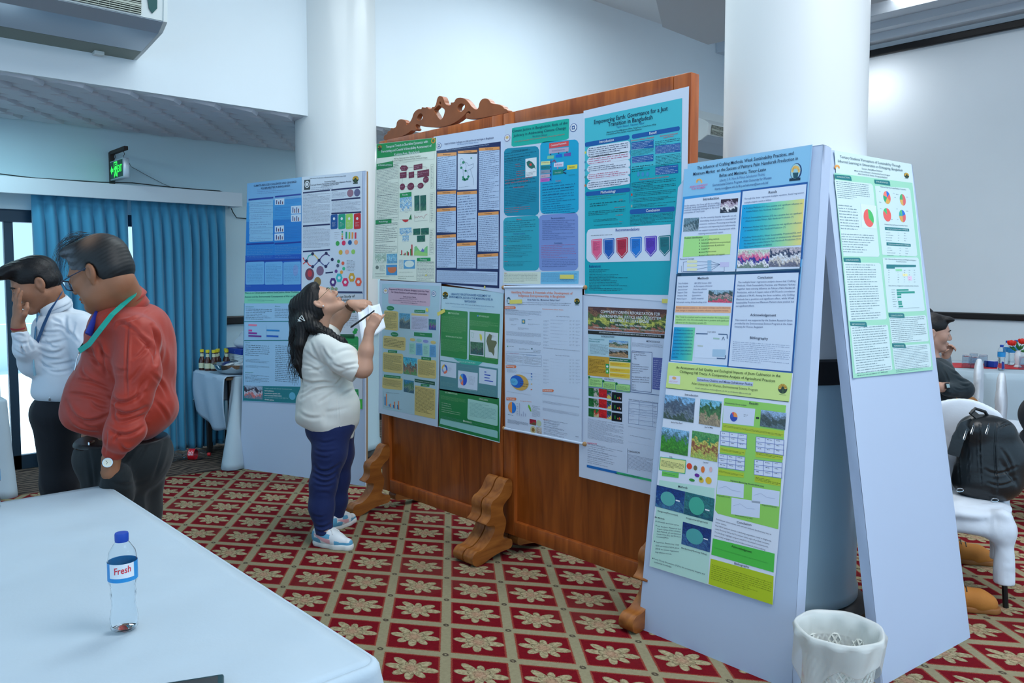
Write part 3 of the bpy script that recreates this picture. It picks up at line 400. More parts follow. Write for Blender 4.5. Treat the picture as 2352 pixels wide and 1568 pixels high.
('Q',[30,22,678,32,636,873,22,881],168,1),('Q',[116,48,568,55,580,62,576,156,567,163,119,157,107,149,108,55],169,2),('T','Empowered Women of Barind: Bridging Leadership Gaps',123,59,566,68,137,170,1),('T','for Climate Resilience and Sustainable Conservation',146,78,546,86,138,170,1),
('T','Syeda Jannatun Naima',283,106,425,108,110,171,1),('T','MPhil Fellow, Institute of Bangladesh Studies,',244,119,443,119,76,172,0),('T','University of Rajshahi, Assistant Professor, Sociology, MGT. Barisal, Govt.',160,131,536,135,76,172,0),
('T','Email: naimajannatun574@gmail.com',256,144,443,148,76,172,0),('E',75,72,305,200,74,2),('E',75,72,250,170,75,3),('E',75,69,161,80,76,4),('E',614,81,261,185,55,2),('E',614,81,222,159,56,3),('R',603,73,624,88,57,4),('E',614,81,55,40,56,5),
('E',130,187,454,156,173,2),('T','Introduction',100,186,160,187,78,174,0),('E',176,361,449,156,173,2),('T','Objective',146,361,206,361,78,174,0),('Q',[408,188,524,188,523,206,406,206],173,3),('Q',[401,334,597,331,595,358,400,358],173,3),('Q',[98,472,207,468,205,485,96,489],173,3),
('Q',[480,487,584,485,583,505,479,508],173,3),('Q',[47,643,244,636,242,654,45,662],173,3),('Q',[404,637,622,636,621,659,404,658],175,3),('Q',[471,664,564,659,563,674,470,680],173,3),('T','Key Findings/Results',417,197,515,198,75,176,0),('T','Pathways',468,344,518,344,75,176,0),
('T','Methodology',114,480,189,478,79,176,0),('T','Findings',501,498,566,497,74,176,0),('T','Theoretical Foundation and Framework',60,651,231,646,79,176,0),('T','Prioritized Interconnected Actions',416,648,609,648,75,176,0),('T','Discussion',496,670,540,668,75,176,0),
('Q',[54,212,68,203,211,206,223,214,219,328,204,336,65,334,50,326],177,2),('L',65,214,206,324,14,178,3,1),('Q',[41,386,54,376,294,375,306,384,302,455,288,463,53,464,37,457],177,2),('L',52,388,290,447,6,178,3,1),('Q',[34,499,47,489,263,485,275,494,271,611,256,619,45,624,29,617],177,2),
('L',44,501,259,604,15,178,3,1),('Q',[26,667,39,657,256,648,268,656,264,721,250,730,38,739,22,732],177,2),('L',36,669,252,715,9,178,3,1),('Q',[438,514,450,505,626,500,637,508,634,610,620,618,449,623,435,616],177,2),('L',448,516,623,604,14,178,3,1),
('Q',[404,680,626,682,622,874,399,874],177,2),('L',411,688,616,849,20,179,3,1),('I',234,216,357,316,[180,181,182,183,184],2,10,8),('I',275,504,429,616,[185,186,187,188,189],2,10,8),('I',278,654,394,736,[190,191,192,193],2,10,8),('I',560,242,636,310,[194,195,196,197],2,10,8),
('Q',[374,212,558,214,558,226,373,226],198,2),('Q',[372,226,558,226,548,323,368,323],199,2),('L',379,233,546,311,9,200,3,0),('E',384,384,306,103,177,3),('E',455,385,300,102,201,3),('E',527,386,294,102,202,3),('E',606,388,287,100,177,3),('Q',[346,404,414,403,416,478,342,481],203,2),
('L',355,413,402,468,9,204,3,0),('Q',[422,405,489,403,491,479,419,482],205,2),('L',432,414,477,469,9,204,3,0),('Q',[497,406,563,404,564,480,494,482],203,2),('L',506,414,551,470,9,204,3,0),('Q',[569,406,633,405,635,480,566,483],205,2),('L',578,415,622,471,9,204,3,0),
('R',50,794,63,854,206,3),('R',100,841,114,856,206,3),('R',151,839,165,859,206,3),('R',201,833,214,861,206,3),('R',67,773,80,855,207,3),('R',114,835,128,858,207,3),('R',163,816,176,860,207,3),('R',210,806,223,863,207,3),('S',[40,760,38,866,252,860],10,208,3),
('T','Leadership Barriers in Climate-Resilient',71,764,227,754,57,209,0),]),
('urban_justice_poster','green poster about environmental justice at municipal level with pie charts and district maps',(3.02, 3.9387, 1.534),(0.0, -1.0, 0.0),(-0.0, -0.0, -1.0),[0,0,576,33,541,898,-38,887],210,0.003,[
('T',"URBANITES' PERCEPTION-BASED ASSESSMENT OF",95,49,465,54,157,211,1),('T','ENVIRONMENTAL JUSTICE AT THE MUNICIPAL LEVEL IN',78,66,483,74,157,211,1),('T','BANGLADESH',229,89,332,90,157,211,1),('T','Authors: Ambia Noori Rakter, Luthfur Rahim Lopa, A.H.M. Siddiqul Akadim & Farhadur Reza',38,105,498,115,82,212,1),
('T','Affiliation: Department of Urban & Regional Planning, Jahangirnagar University',102,124,429,131,63,213,0),('E',38,54,289,189,3,2),('E',56,50,93,49,4,3),('E',54,46,93,49,4,3),('E',47,42,93,49,4,3),('E',38,41,94,49,4,3),('E',29,42,94,49,4,3),
('E',22,46,94,49,4,3),('E',20,51,95,49,4,3),('R',34,56,42,72,5,3),('R',16,74,59,78,6,3),('Q',[-8,144,251,150,255,158,247,433,235,439,-12,435],214,1),('Q',[272,150,545,154,528,443,518,446,263,440],214,1),('E',75,165,84,52,215,3),('T','INTRODUCTION',86,166,174,168,122,216,1),
('L',1,182,242,284,17,217,3,0),('T','BACKGROUND OF THE STUDY',44,310,206,312,110,216,1),('L',-3,327,238,398,13,217,3,0),('T','METHODOLOGY',360,173,453,175,111,216,1),('E',349,172,67,50,218,3),('L',278,200,531,233,6,219,3,0),('Q',[278,259,410,260,405,409,273,408],220,2),
('Q',[417,262,530,264,525,413,413,412],220,2),('I',280,328,400,402,[221,222,223,224],3,10,8),('Q',[364,277,383,282,389,300,381,320,368,308],225,3),('S',[291,272,315,276,305,305,291,297,291,272],15,226,3),('Q',[454,272,477,280,470,308,514,312,519,323,496,355,497,377,491,399,475,381,449,377,438,347,426,317,435,292],227,3),
('L',477,277,514,293,4,228,3,0),('L',295,418,382,415,1,229,3,0),('L',419,418,514,415,1,229,3,0),('Q',[113,438,249,439,392,443,353,466,195,470],230,2),('T','RESULTS OF THE STUDY',168,456,328,455,102,231,1),('Q',[-17,462,527,469,524,647,-25,653],232,1),
('Q',[-25,643,536,639,541,896,-38,886],233,1),('Q',[-11,469,144,470,141,562,-14,561],234,2),('Q',[162,511,347,512,343,616,159,617],234,2),('Q',[359,477,516,479,512,571,357,570],234,2),('P',28,515,289,291,[(0.3,235),(0.25,236),(0.2,237),(0.25,238)],3),
('E',28,515,150,158,234,4),('L',66,497,104,525,5,239,3,0),('P',210,563,364,360,[(0.5,240),(0.12,236),(0.13,237),(0.12,238),(0.13,241)],3),('L',263,534,324,588,7,239,3,0),('R',408,496,425,501,242,3),('R',408,512,461,518,242,3),('R',408,529,455,534,242,3),
('R',408,546,485,551,242,3),('L',164,485,334,490,3,243,3,0),('L',-9,575,139,574,2,243,3,0),('L',-10,594,138,620,5,243,3,0),('L',353,597,513,630,6,243,3,0),('L',169,625,339,618,2,244,3,1),('T','RECOMMENDATIONS',33,660,155,659,118,216,1),('L',-12,681,232,706,5,217,3,0),
('L',-4,734,193,725,1,245,3,1),('L',-4,748,193,738,1,245,3,1),('L',-4,762,193,752,1,245,3,1),('L',-5,777,193,766,1,245,3,1),('L',-5,789,193,778,1,245,3,1),('Q',[254,674,518,678,526,686,524,800,513,804,256,800,248,793],246,2),('T','CONCLUSION',360,663,439,663,119,247,1),
('L',272,689,513,777,11,248,3,0),('T','REFERENCES',225,816,291,815,109,249,1),('E',215,815,61,65,249,3),('Q',[-16,830,517,831,524,837,524,874,-25,865],250,2),('L',-7,835,504,809,4,251,3,0),('Q',[-38,882,541,893,541,898,-38,887],252,3),]),
('entrepreneurship_scroll','white roll-up poster with orange title hanging between two thin wooden rods',(3.02, 3.344, 1.5315),(0.0, -1.0, 0.0),(-0.0, -0.0, -1.0),[0,0,591,-7,592,797,4,803],253,0.012,[
('T','Identifying Problems & Potentials of the Development of',58,26,526,25,161,254,1),('T','Indigenous Entrepreneurship in Bangladesh',116,44,472,43,162,254,1),('T','Ishrat Nadia Eva , Mohammed Rafiqul Islam*',189,65,437,63,107,255,1),('T','Student, Department of Human Resource Management, University of Chittagong, E-mail: ishratnadia@gmail.com',92,82,515,77,59,256,0),
('T','Lecturer, Department of Human Resource Management, University of Chittagong, E-mail: rafiqul@cu.ac.bd',107,91,501,87,60,256,0),('E',556,65,198,156,3,2),('E',568,62,64,40,4,3),('E',566,58,64,40,4,3),('E',562,55,65,40,4,3),('E',556,54,65,40,4,3),
('E',550,55,64,40,4,3),('E',545,58,65,40,4,3),('E',543,63,65,41,4,3),('R',553,67,559,80,5,3),('R',541,82,571,85,6,3),('E',34,73,167,200,257,2),('R',24,64,43,88,258,3),('Q',[2,106,87,104,94,112,87,119,2,121],254,2),('T','Introduction',9,113,80,112,100,2,1),
('Q',[11,440,92,434,99,441,92,449,11,455],254,2),('T','Methodology',18,446,84,442,101,2,1),('Q',[15,623,93,616,100,622,93,631,15,639],254,2),('T','Findings',22,630,85,624,101,2,1),('Q',[306,545,385,538,392,544,385,552,306,559],254,2),('T','Conclusion',313,551,379,546,96,2,1),
('L',6,124,298,153,5,259,3,0),('L',7,124,145,125,1,260,4,1),('R',141,174,170,198,261,2),('E',156,186,72,62,262,3),('L',43,169,118,185,3,13,3,0),('L',191,171,243,174,1,13,3,0),('L',52,203,112,210,2,13,3,0),('L',193,194,285,202,2,13,3,0),('L',111,219,200,232,3,13,3,0),
('L',15,245,295,268,6,263,3,0),('L',15,288,295,310,6,263,3,0),('E',27,331,47,38,264,3),('L',37,329,102,330,1,13,3,0),('L',120,334,209,343,2,13,3,0),('E',223,332,62,49,265,3),('L',235,333,295,346,2,13,3,0),('S',[15,363,287,350,287,339],15,266,3),
('S',[15,371,299,364,297,424,13,433,15,371],12,66,3),('S',[154,368,152,428],10,66,3),('T','Challenges of IE in Bangladesh',46,369,120,367,56,267,0),('T','Development Potentials',182,370,261,366,55,148,0),('L',20,379,149,419,8,13,3,0),('L',165,376,294,418,8,13,3,0),
('L',20,459,102,478,5,13,3,0),('E',125,527,725,448,268,2),('E',102,524,548,350,269,3),('E',80,527,312,201,270,4),('L',56,521,93,534,3,271,5,0),('L',129,510,200,549,3,272,5,0),('E',221,470,53,37,273,3),('L',228,466,292,468,2,13,3,0),('E',221,486,53,37,274,3),
('L',228,481,292,483,2,13,3,0),('E',221,502,52,37,275,3),('L',228,497,292,498,2,13,3,0),('E',221,526,52,37,276,3),('L',229,522,293,523,2,13,3,0),('E',220,556,52,37,254,3),('L',229,552,293,552,2,13,3,0),('S',[136,472,216,468],10,66,3),('S',[181,502,216,501],10,66,3),
('S',[193,528,216,527],10,66,3),('L',18,586,218,590,4,13,3,0),('P',63,675,333,316,[(0.5,162),(0.5,277)],3),('L',28,721,111,716,1,13,3,0),('T','Demographic Statistics',133,629,222,624,62,254,0),('R',120,642,127,713,278,3),('R',136,701,144,713,278,3),
('R',153,686,160,713,278,3),('R',169,695,176,712,278,3),('L',102,641,115,715,8,13,3,0),('Q',[201,642,215,658,220,679,211,677,194,655,195,644],279,3),('L',227,641,290,704,14,280,3,0),('L',26,744,196,766,7,280,3,1),('L',28,792,174,798,4,13,3,0),
('I',206,720,257,750,[281,282,283],2,4,4),('E',278,735,198,171,284,2),('E',234,777,227,209,285,2),('E',234,777,122,111,286,3),('I',259,756,300,791,[287,288],2,4,4),('T','Descriptive Statistics & Factor Analysis',305,112,460,112,59,254,1),('L',306,120,588,120,2,259,3,0),
('T','Table 1: Findings of Problem Variables',408,148,505,147,52,259,0),('T','Table 2: Findings for Potential Variables',404,354,506,351,53,259,0),('L',312,171,354,181,2,289,3,0),('L',365,165,492,171,2,290,3,0),('L',505,163,520,171,2,13,3,0),
('L',527,162,541,170,2,13,3,0),('L',549,162,580,171,2,289,3,0),('L',312,189,354,199,2,289,3,0),('L',366,183,492,189,2,290,3,0),('L',505,181,520,189,2,13,3,0),('L',527,180,541,188,2,13,3,0),('L',549,180,580,189,2,289,3,0),('L',312,208,354,218,2,289,3,0),
('L',366,202,492,207,2,290,3,0),('L',505,199,520,207,2,13,3,0),('L',527,198,541,206,2,13,3,0),('L',549,198,580,206,2,289,3,0),('L',312,226,354,236,2,289,3,0),('L',366,220,492,225,2,290,3,0),('L',505,217,520,225,2,13,3,0),('L',527,216,541,224,2,13,3,0),
('L',549,216,580,224,2,289,3,0),('L',312,245,354,255,2,289,3,0),('L',366,238,492,243,2,290,3,0),('L',505,235,520,243,2,13,3,0),('L',527,233,541,242,2,13,3,0),('L',549,233,580,242,2,289,3,0),('L',312,264,354,273,2,289,3,0),('L',366,257,493,261,2,290,3,0),
('L',505,252,520,261,2,13,3,0),('L',527,251,542,260,2,13,3,0),('L',549,251,580,260,2,289,3,0),('L',312,282,354,292,2,289,3,0),('L',366,275,493,279,2,290,3,0),('L',505,270,520,279,2,13,3,0),('L',528,269,542,278,2,13,3,0),('L',549,269,580,277,2,289,3,0),
('L',312,301,354,310,2,289,3,0),('L',366,294,493,297,2,290,3,0),('L',505,288,521,297,2,13,3,0),('L',528,287,542,295,2,13,3,0),('L',550,287,581,295,2,289,3,0),('L',312,381,355,389,2,289,3,0),('L',366,373,493,375,2,290,3,0),('L',506,366,521,374,2,13,3,0),
('L',528,364,542,372,2,13,3,0),('L',550,364,581,371,2,289,3,0),('L',313,398,355,407,2,289,3,0),('L',366,390,493,392,2,290,3,0),('L',506,383,521,391,2,13,3,0),('L',528,381,542,389,2,13,3,0),('L',550,380,581,388,2,289,3,0),('L',313,416,355,424,2,289,3,0),
('L',366,408,494,409,2,290,3,0),('L',506,400,521,408,2,13,3,0),('L',528,398,542,406,2,13,3,0),('L',550,397,581,405,2,289,3,0),('L',313,433,355,441,2,289,3,0),('L',366,425,494,426,2,290,3,0),('L',506,416,521,424,2,13,3,0),('L',528,414,543,422,2,13,3,0),
('L',550,414,582,421,2,289,3,0),('L',313,450,355,459,2,289,3,0),('L',367,442,494,442,2,290,3,0),('L',506,433,522,441,2,13,3,0),('L',528,431,543,439,2,13,3,0),('L',550,430,582,438,2,289,3,0),('L',313,468,355,476,2,289,3,0),('L',367,460,494,460,2,290,3,0),
('L',506,450,522,458,2,13,3,0),('L',529,448,543,456,2,13,3,0),('L',551,447,582,455,2,289,3,0),('L',313,486,355,494,2,289,3,0),('L',367,477,494,476,2,290,3,0),('L',507,467,522,475,2,13,3,0),('L',529,465,543,473,2,13,3,0),('L',551,464,582,471,2,289,3,0),
('L',313,503,355,511,2,289,3,0),('L',367,494,494,493,2,290,3,0),('L',507,484,522,492,2,13,3,0),('L',529,482,543,490,2,13,3,0),('L',551,481,582,488,2,289,3,0),('L',311,318,581,323,3,291,3,1),('L',311,507,579,507,4,292,3,1),('L',308,565,580,573,7,263,3,0),
('L',308,618,578,605,3,263,3,0),('L',308,644,575,660,8,263,3,0),('T','References',312,708,353,707,60,254,1),('L',317,717,511,697,1,293,3,0),('L',317,725,540,700,1,293,3,0),('L',317,732,522,710,1,293,3,0),('L',317,739,552,712,1,293,3,0),('L',317,747,534,722,1,293,3,0),
('L',317,754,515,732,1,293,3,0),('L',317,761,545,734,1,293,3,0),('L',317,768,527,744,1,293,3,0),('L',317,776,556,747,1,293,3,0),('L',317,783,538,756,1,293,3,0),('L',317,790,520,766,1,293,3,0),('L',317,798,549,769,1,293,3,0),('L',551,766,586,764,1,294,3,1),
]),
('reforestation_poster','tall white poster with forest photo banner on community-driven reforestation',(3.02, 2.7768, 1.5008),(0.0, -1.0, 0.0),(-0.0, -0.0, -1.0),[0,0,566,20,472,946,1,945],295,0.004,[
('I',58,59,546,175,[296,297,298,299,300,301],2,26,12),('Q',[58,180,539,178,538,194,59,198],302,3),('T','COMMUNITY-DRIVEN REFORESTATION FOR',144,83,510,83,178,2,1),('T','ENVIRONMENTAL JUSTICE AND ECOSYSTEM',139,105,515,103,179,2,1),('T',"RESILIENCE IN COX'S BAZAR",206,124,447,120,173,2,1),
('T','Md. Adil Ibn Sifat, Anika Tabassum Anan',241,144,431,144,111,2,1),('T','Undergraduate Student, Department of Anthropology, University of Dhaka,  Institute of Education and Research',97,161,533,160,92,303,1),('T','1ST INTERNATIONAL CONFERENCE ON ENVIRONMENT AND CLIMATE ACTION (ICECA 2025)',135,187,516,185,80,304,1),
('Q',[60,200,336,199,335,304,59,308],305,1),('T','INTRODUCTION',149,207,232,205,108,306,1),('T','What is Community-Driven',67,223,169,222,77,307,1),('T','Reforestation (CDR)?',67,234,140,234,78,307,1),('L',74,245,195,297,9,308,3,0),('I',199,221,321,256,[309,310,311,312,313],2,10,8),
('I',199,265,321,302,[314,315,316,317],2,10,8),('Q',[59,309,201,307,201,408,58,410],318,2),('L',69,321,176,396,11,319,3,1),('Q',[203,308,337,307,336,322,202,324],320,3),('T','Bangladesh & Cox s Bazar Context',206,317,320,314,76,2,1),('Q',[202,324,336,323,332,407,201,409],321,2),
('Q',[207,330,329,326,332,332,330,346,207,348],322,3),('L',210,332,310,341,3,323,4,1),('Q',[207,360,330,356,333,362,330,376,207,378],322,3),('L',210,362,311,371,3,323,4,1),('Q',[207,384,330,380,333,386,330,400,207,402],322,3),('L',210,387,311,395,3,323,4,1),
('R',178,341,200,363,324,3),('R',179,366,200,389,325,3),('E',189,354,67,58,2,4),('E',189,378,50,58,2,4),('T','Study Objective',171,417,233,417,89,280,1),('Q',[65,420,156,418,156,461,65,466],326,2),('S',[65,420,156,418,156,461,65,466,65,420],20,327,3),
('L',72,427,149,457,6,328,3,1),('E',68,419,70,72,329,3),('Q',[161,430,242,428,242,466,161,470],326,2),('S',[161,430,242,428,242,466,161,470,161,430],20,327,3),('L',168,437,236,462,6,328,3,1),('E',164,430,67,71,329,3),('Q',[246,434,334,432,334,468,247,472],326,2),
('S',[246,434,334,432,334,468,247,472,246,434],20,327,3),('L',253,441,328,463,6,328,3,1),('E',250,434,65,70,329,3),('S',[60,469,514,462],30,330,3),('S',[337,199,337,463],15,331,3),('T','METHODOLOGY',432,213,511,213,103,306,1),('L',345,223,527,243,4,292,3,0),
('S',[344,265,464,264,463,454,342,456,344,265],20,63,3),('T','Research Instrument:',346,271,423,270,74,260,0),('T','In-depth Interviews',359,282,431,280,74,260,0),('T','KII',359,291,368,292,74,260,0),('T','FGD',359,301,374,302,74,260,0),('T','Participants:',347,328,392,327,74,260,0),
('T','Local community members',347,338,447,335,74,260,0),('T','involved in reforestation',347,349,442,346,74,260,0),('T','(host and refugee',347,359,412,357,74,260,0),('T','populations).',347,369,394,367,74,260,0),('T','Key stakeholders: NGO staff,',347,390,452,386,74,260,0),
('T','government officials, forest',348,402,448,397,74,260,0),('T','department representatives.',348,413,451,408,74,260,0),('T','IDI= 6',348,430,368,429,75,260,0),('T','KII= 5',348,441,367,440,74,260,0),('T','FGD= 4',348,451,373,450,75,260,0),
('Q',[470,287,548,286,536,439,468,437],332,2),('L',475,294,534,430,14,333,3,0),('I',64,472,100,515,[334,335],2,5,5),('I',100,471,134,514,[336,337,338],2,6,6),('I',134,470,187,513,[339,340,341],2,5,6),('I',188,473,217,514,[342,343,344],2,5,8),
('Q',[220,478,285,477,284,519,218,520],345,2),('R',238,491,243,508,346,3),('R',256,500,261,509,347,3),('R',266,497,271,509,129,3),('R',274,501,279,509,348,3),('I',65,525,101,568,[334,335],2,5,5),('I',100,523,135,566,[336,337,338],2,6,6),('I',134,522,187,565,[339,340,341],2,5,6),
('I',188,525,217,565,[342,343,344],2,5,8),('Q',[220,529,285,527,285,569,219,571],345,2),('R',238,542,243,559,346,3),('R',256,551,261,559,347,3),('R',266,547,271,559,129,3),('R',274,551,279,560,348,3),('I',65,577,101,620,[334,335],2,5,5),('I',101,576,135,618,[337,349,350],2,6,6),
('I',135,574,188,616,[339,340,341],2,5,6),('I',189,576,218,616,[342,343,344],2,5,8),('Q',[221,580,286,578,286,620,219,622],345,2),('R',239,593,244,610,346,3),('R',257,602,262,610,347,3),('R',267,598,272,610,129,3),('R',275,602,280,610,348,3),
('T','Impact Comparison of Community-Driven Reforestation',328,502,515,500,67,351,1),('S',[328,510,500,504,496,616,326,620,328,510],15,352,3),('S',[391,507,389,618],12,352,3),('S',[473,505,472,616],12,352,3),('S',[327,521,498,516],12,352,3),
('S',[327,546,499,541],12,352,3),('S',[327,559,499,553],12,352,3),('S',[327,572,499,566],12,352,3),('S',[328,599,500,592],12,352,3),('L',332,526,363,530,2,289,3,0),('L',394,523,466,528,3,289,3,0),('L',476,517,496,526,2,289,3,0),('L',332,548,363,553,2,289,3,0),
('L',394,545,466,550,3,289,3,0),('L',476,539,496,548,2,289,3,0),('L',332,562,364,567,2,289,3,0),('L',395,559,466,563,3,289,3,0),('L',477,552,496,562,2,289,3,0),('L',332,579,364,584,2,289,3,0),('L',395,576,466,580,3,289,3,0),('L',477,569,496,579,2,289,3,0),
('L',332,603,364,608,2,289,3,0),('L',395,600,467,603,3,289,3,0),('L',477,592,497,602,2,289,3,0),('L',61,629,297,733,19,353,3,0),('L',325,638,487,632,3,293,3,0),('L',337,684,484,671,1,293,3,0),('L',326,710,485,712,4,293,3,0),('T','REFERENCES',60,759,125,754,79,354,1),
('L',60,771,254,749,1,355,3,0),('L',60,779,297,750,1,355,3,0),('L',61,787,283,761,1,355,3,0),('L',61,796,269,771,1,355,3,0),('L',61,804,256,782,1,355,3,0),('L',61,812,299,782,1,355,3,0),('L',61,820,285,793,1,355,3,0),('L',61,829,271,804,1,355,3,0),
('L',61,837,258,814,1,355,3,0),('L',61,845,300,815,1,355,3,0),('L',61,854,287,825,1,355,3,0),('L',61,862,273,836,1,355,3,0),('L',61,870,260,846,1,355,3,0),('S',[321,745,321,865],12,289,3),('T','CONCLUSION',325,758,398,754,106,306,1),('L',325,770,478,842,12,356,3,0),
('Q',[56,872,469,870,469,881,56,886],357,3),('Q',[255,872,469,870,469,881,255,884],358,4),('T','Theme: Voices for Earth | ICECA 2025',243,882,398,874,82,359,1),]),
('palm_handicraft_poster','blue headed poster on palm handicraft production, upper poster on the near leaning white panel',(3.0206, 2.1414, 2.097),(0.001, -1.0, 0.0),(-0.10242, -0.0001, -0.99474),[0,0,600,-17,587,892,-5,901],360,0.004,[
('Q',[-2,11,595,-12,592,133,3,147],361,1),('T','The Influence of Crafting Methods, Weak Sustainability Practices, and',69,25,524,9,180,362,1),('T','Minimum Market  on the Success of Palmyra Palm Handicraft Production in',50,50,544,32,179,362,1),
('T','Behau and Metinaru, Timor-Leste',186,69,406,63,180,362,1),('T','Liberty S. R. Novi & Minue Selvakumar Paulraj',189,90,402,82,140,363,0),('T','Environmental Science Program, Asian University for Women',156,108,434,100,141,364,0),('T','liberty.novi@auw.edu.bd & p.selvakumar@auw.edu.bd',168,126,420,119,128,365,0),
('E',71,85,48,47,366,2),('E',72,80,47,48,366,2),('E',76,77,47,47,366,2),('E',83,76,47,47,366,2),('E',89,78,47,47,366,2),('E',94,82,47,47,366,2),('E',96,88,47,47,366,2),('T','ASIAN UNIVERSITY',36,106,130,103,107,367,1),('T','FOR WOMEN',48,116,117,114,101,367,1),
('E',539,84,245,334,271,2),('E',537,83,212,298,368,3),('E',524,80,51,67,369,4),('E',525,73,51,67,369,4),('E',530,67,52,67,369,4),('E',536,66,51,67,369,4),('E',544,69,52,66,369,4),('E',549,75,51,66,369,4),('E',552,83,51,67,369,4),('Q',[526,88,550,89,548,112,531,111],370,4),
('R',513,110,560,121,371,3),('Q',[3,147,592,130,587,889,-6,889],372,1),('Q',[295,140,592,130,593,436,301,464],373,2),('Q',[5,482,589,466,588,496,1,505],374,2),('Q',[289,496,587,478,587,889,290,896],375,2),('Q',[-2,495,23,495,17,886,-6,887],376,2),
('Q',[14,159,296,149,297,484,6,490],377,3),('Q',[305,146,588,139,584,473,302,484],377,3),('Q',[5,505,296,497,291,882,1,886],377,3),('Q',[303,497,582,489,580,881,298,883],377,3),('T','Introduction',112,166,192,166,145,362,1),('T','In this session, the focus will be on crafting',17,189,196,187,100,378,0),
('T','methods, weak sustainability practices, and',17,199,196,196,100,378,0),('T','minimum marketing strategies in the rural',16,209,196,206,100,378,0),('T','communities of Timor-Leste.',15,220,125,218,100,378,0),('I',202,173,286,232,[379,380,381,382],4,10,8),
('I',18,245,98,305,[383,384,385],4,10,8),('T','As the country heavily depends on oil,',105,247,284,247,92,378,0),('T','diversifying local products is essential for',104,261,284,260,92,378,0),('T','economic resilience. Promoting eco-friendly',103,275,284,274,91,378,0),
('T','production and improving local craftsmanship',102,289,283,287,91,378,0),('T','can support sustainable development while',101,303,283,301,91,378,0),('T','reducing environmental impact.',100,317,226,315,92,378,0),('Q',[27,327,265,324,266,411,26,419],386,4),
('Q',[156,325,265,324,266,411,158,414],387,5),('T','Problem Identification',29,334,123,333,94,388,1),('T','Lack of Crafting methods',118,345,208,343,91,300,0),('E',108,345,23,20,6,5),('T','Sustainable practices are not prioritized',120,359,262,358,92,300,0),
('E',109,359,23,20,6,5),('T','Limited awareness & preference',121,372,236,370,92,300,0),('E',110,372,23,20,6,5),('T','Complex tax',122,386,164,382,93,300,0),('E',111,386,23,20,6,5),('T','Limited Market access',114,399,197,396,92,300,0),('E',112,400,23,20,6,5),
('T','Limited collaboration and support',115,413,240,410,92,300,0),('E',113,413,23,20,6,5),('T','Research Concept',14,428,87,427,87,362,0),('R',51,434,104,445,389,4),('S',[103,440,157,442],15,330,4),('R',52,451,105,462,389,4),('S',[105,457,158,454],15,330,4),
('R',54,469,107,480,389,4),('S',[106,474,159,465],15,330,4),('R',157,435,177,446,390,4),('S',[177,441,221,453],15,330,4),('R',158,448,178,458,390,4),('S',[178,453,221,453],15,330,4),('R',159,460,179,471,390,4),('S',[179,466,221,453],15,330,4),
('R',160,473,180,483,390,4),('S',[180,478,221,453],15,330,4),('R',220,444,265,464,391,4),('S',[51,439,31,442,34,483,244,484,243,465],15,330,4),('S',[23,458,25,485,185,485],15,330,4),('T','Result',426,160,463,159,136,362,1),('T','Through the linear regression multiple equation, found regression',316,179,579,172,86,378,0),
('T','multiple analysis result as follow:',317,195,441,191,88,378,0),('G',[308,204,583,197,584,380,307,390],[392,393,394,395],4),('T','Crafting Methods (X1) have positive and significant influence on',327,219,577,214,86,396,0),('T','variable Palmyra Palm Handicraft Production (Y).',328,233,501,229,87,396,0),
('E',320,219,21,19,397,5),('T','Weak Sustainability Practices (X2) has a positive but not significant',327,260,577,253,87,396,0),('T','influence on variable Palmyra Palm Handicraft Production (Y).',328,273,545,266,87,396,0),('E',320,259,21,19,397,5),
('T','Minimum Market (X3) has a positive but not significant influence',327,300,578,291,86,396,0),('T','on variable Palmyra Palm Handicraft Production (Y).',328,313,514,306,87,396,0),('E',321,300,21,19,397,5),('T','Crafting Methods(X1), Weak Sustainability Practices(X2), and',327,342,578,330,86,396,0),
('T','Minimum Market(X3) have collectively or simultaneously influenced',328,355,579,343,86,396,0),('T','the dependent variable Palmyra Palm Handicraft Production (Y) in',329,368,580,355,86,396,0),('T','Timor Leste (Metinaro and Behau).',330,382,459,374,87,396,0),
('E',322,342,21,19,397,5),('I',304,394,450,470,[37,398,399,400,381,401],4,14,8),('I',451,388,585,466,[402,403,404,405,406],4,14,8),('T','Methods',114,514,169,512,138,362,1),('T','Data Analyses',14,537,66,535,88,330,0),('T','IBM SPSS Version 2022',99,536,185,533,85,330,0),
('T','Study Sample',14,551,66,549,87,330,0),('T','46 Participants (Artisans)',97,549,190,546,85,330,0),('T','Questioner',14,565,65,563,87,330,0),('T','Online data collection',95,563,165,560,86,330,0),('T','Support Data',13,578,65,576,87,330,0),
('T','Research paper',93,576,147,574,86,330,0),('T','Analyse Data',13,592,65,590,87,330,0),('T','Quantitative',91,590,138,587,85,330,0),('T','Method Support',12,606,64,604,87,330,0),('T','QGIS mapping',89,604,151,600,85,330,0),('T','Lab sample testing & Handcrafting trials',10,621,169,617,86,330,0),
('I',174,564,293,617,[407,408,409,410,411],4,12,8),('Q',[9,637,290,633,290,660,7,667],412,4),('T','Multiple regression analysis is a data analysis technique used to determine',12,646,286,638,85,413,0),('T','how changes in independent variables influence a dependent variable.',13,658,280,650,85,413,0),
('Q',[10,679,286,672,285,713,9,719],414,4),('T','The T-test is a method used to assess whether the independent',14,687,283,681,85,415,0),('T','variables (X1, X2, X3) individually have a positive and significant',15,699,284,693,85,415,0),('T','influence on the dependent variable (Y).',16,712,176,708,86,415,0),
('G',[8,733,119,730,116,876,3,880],[416,417,418],4),('T','T-Test: it conducts',14,746,109,743,79,116,0),('T','a simultaneous test to',14,761,109,757,79,116,0),('T','examine a combined',13,776,110,772,80,116,0),('T','model and to evaluate the',13,791,110,787,80,116,0),
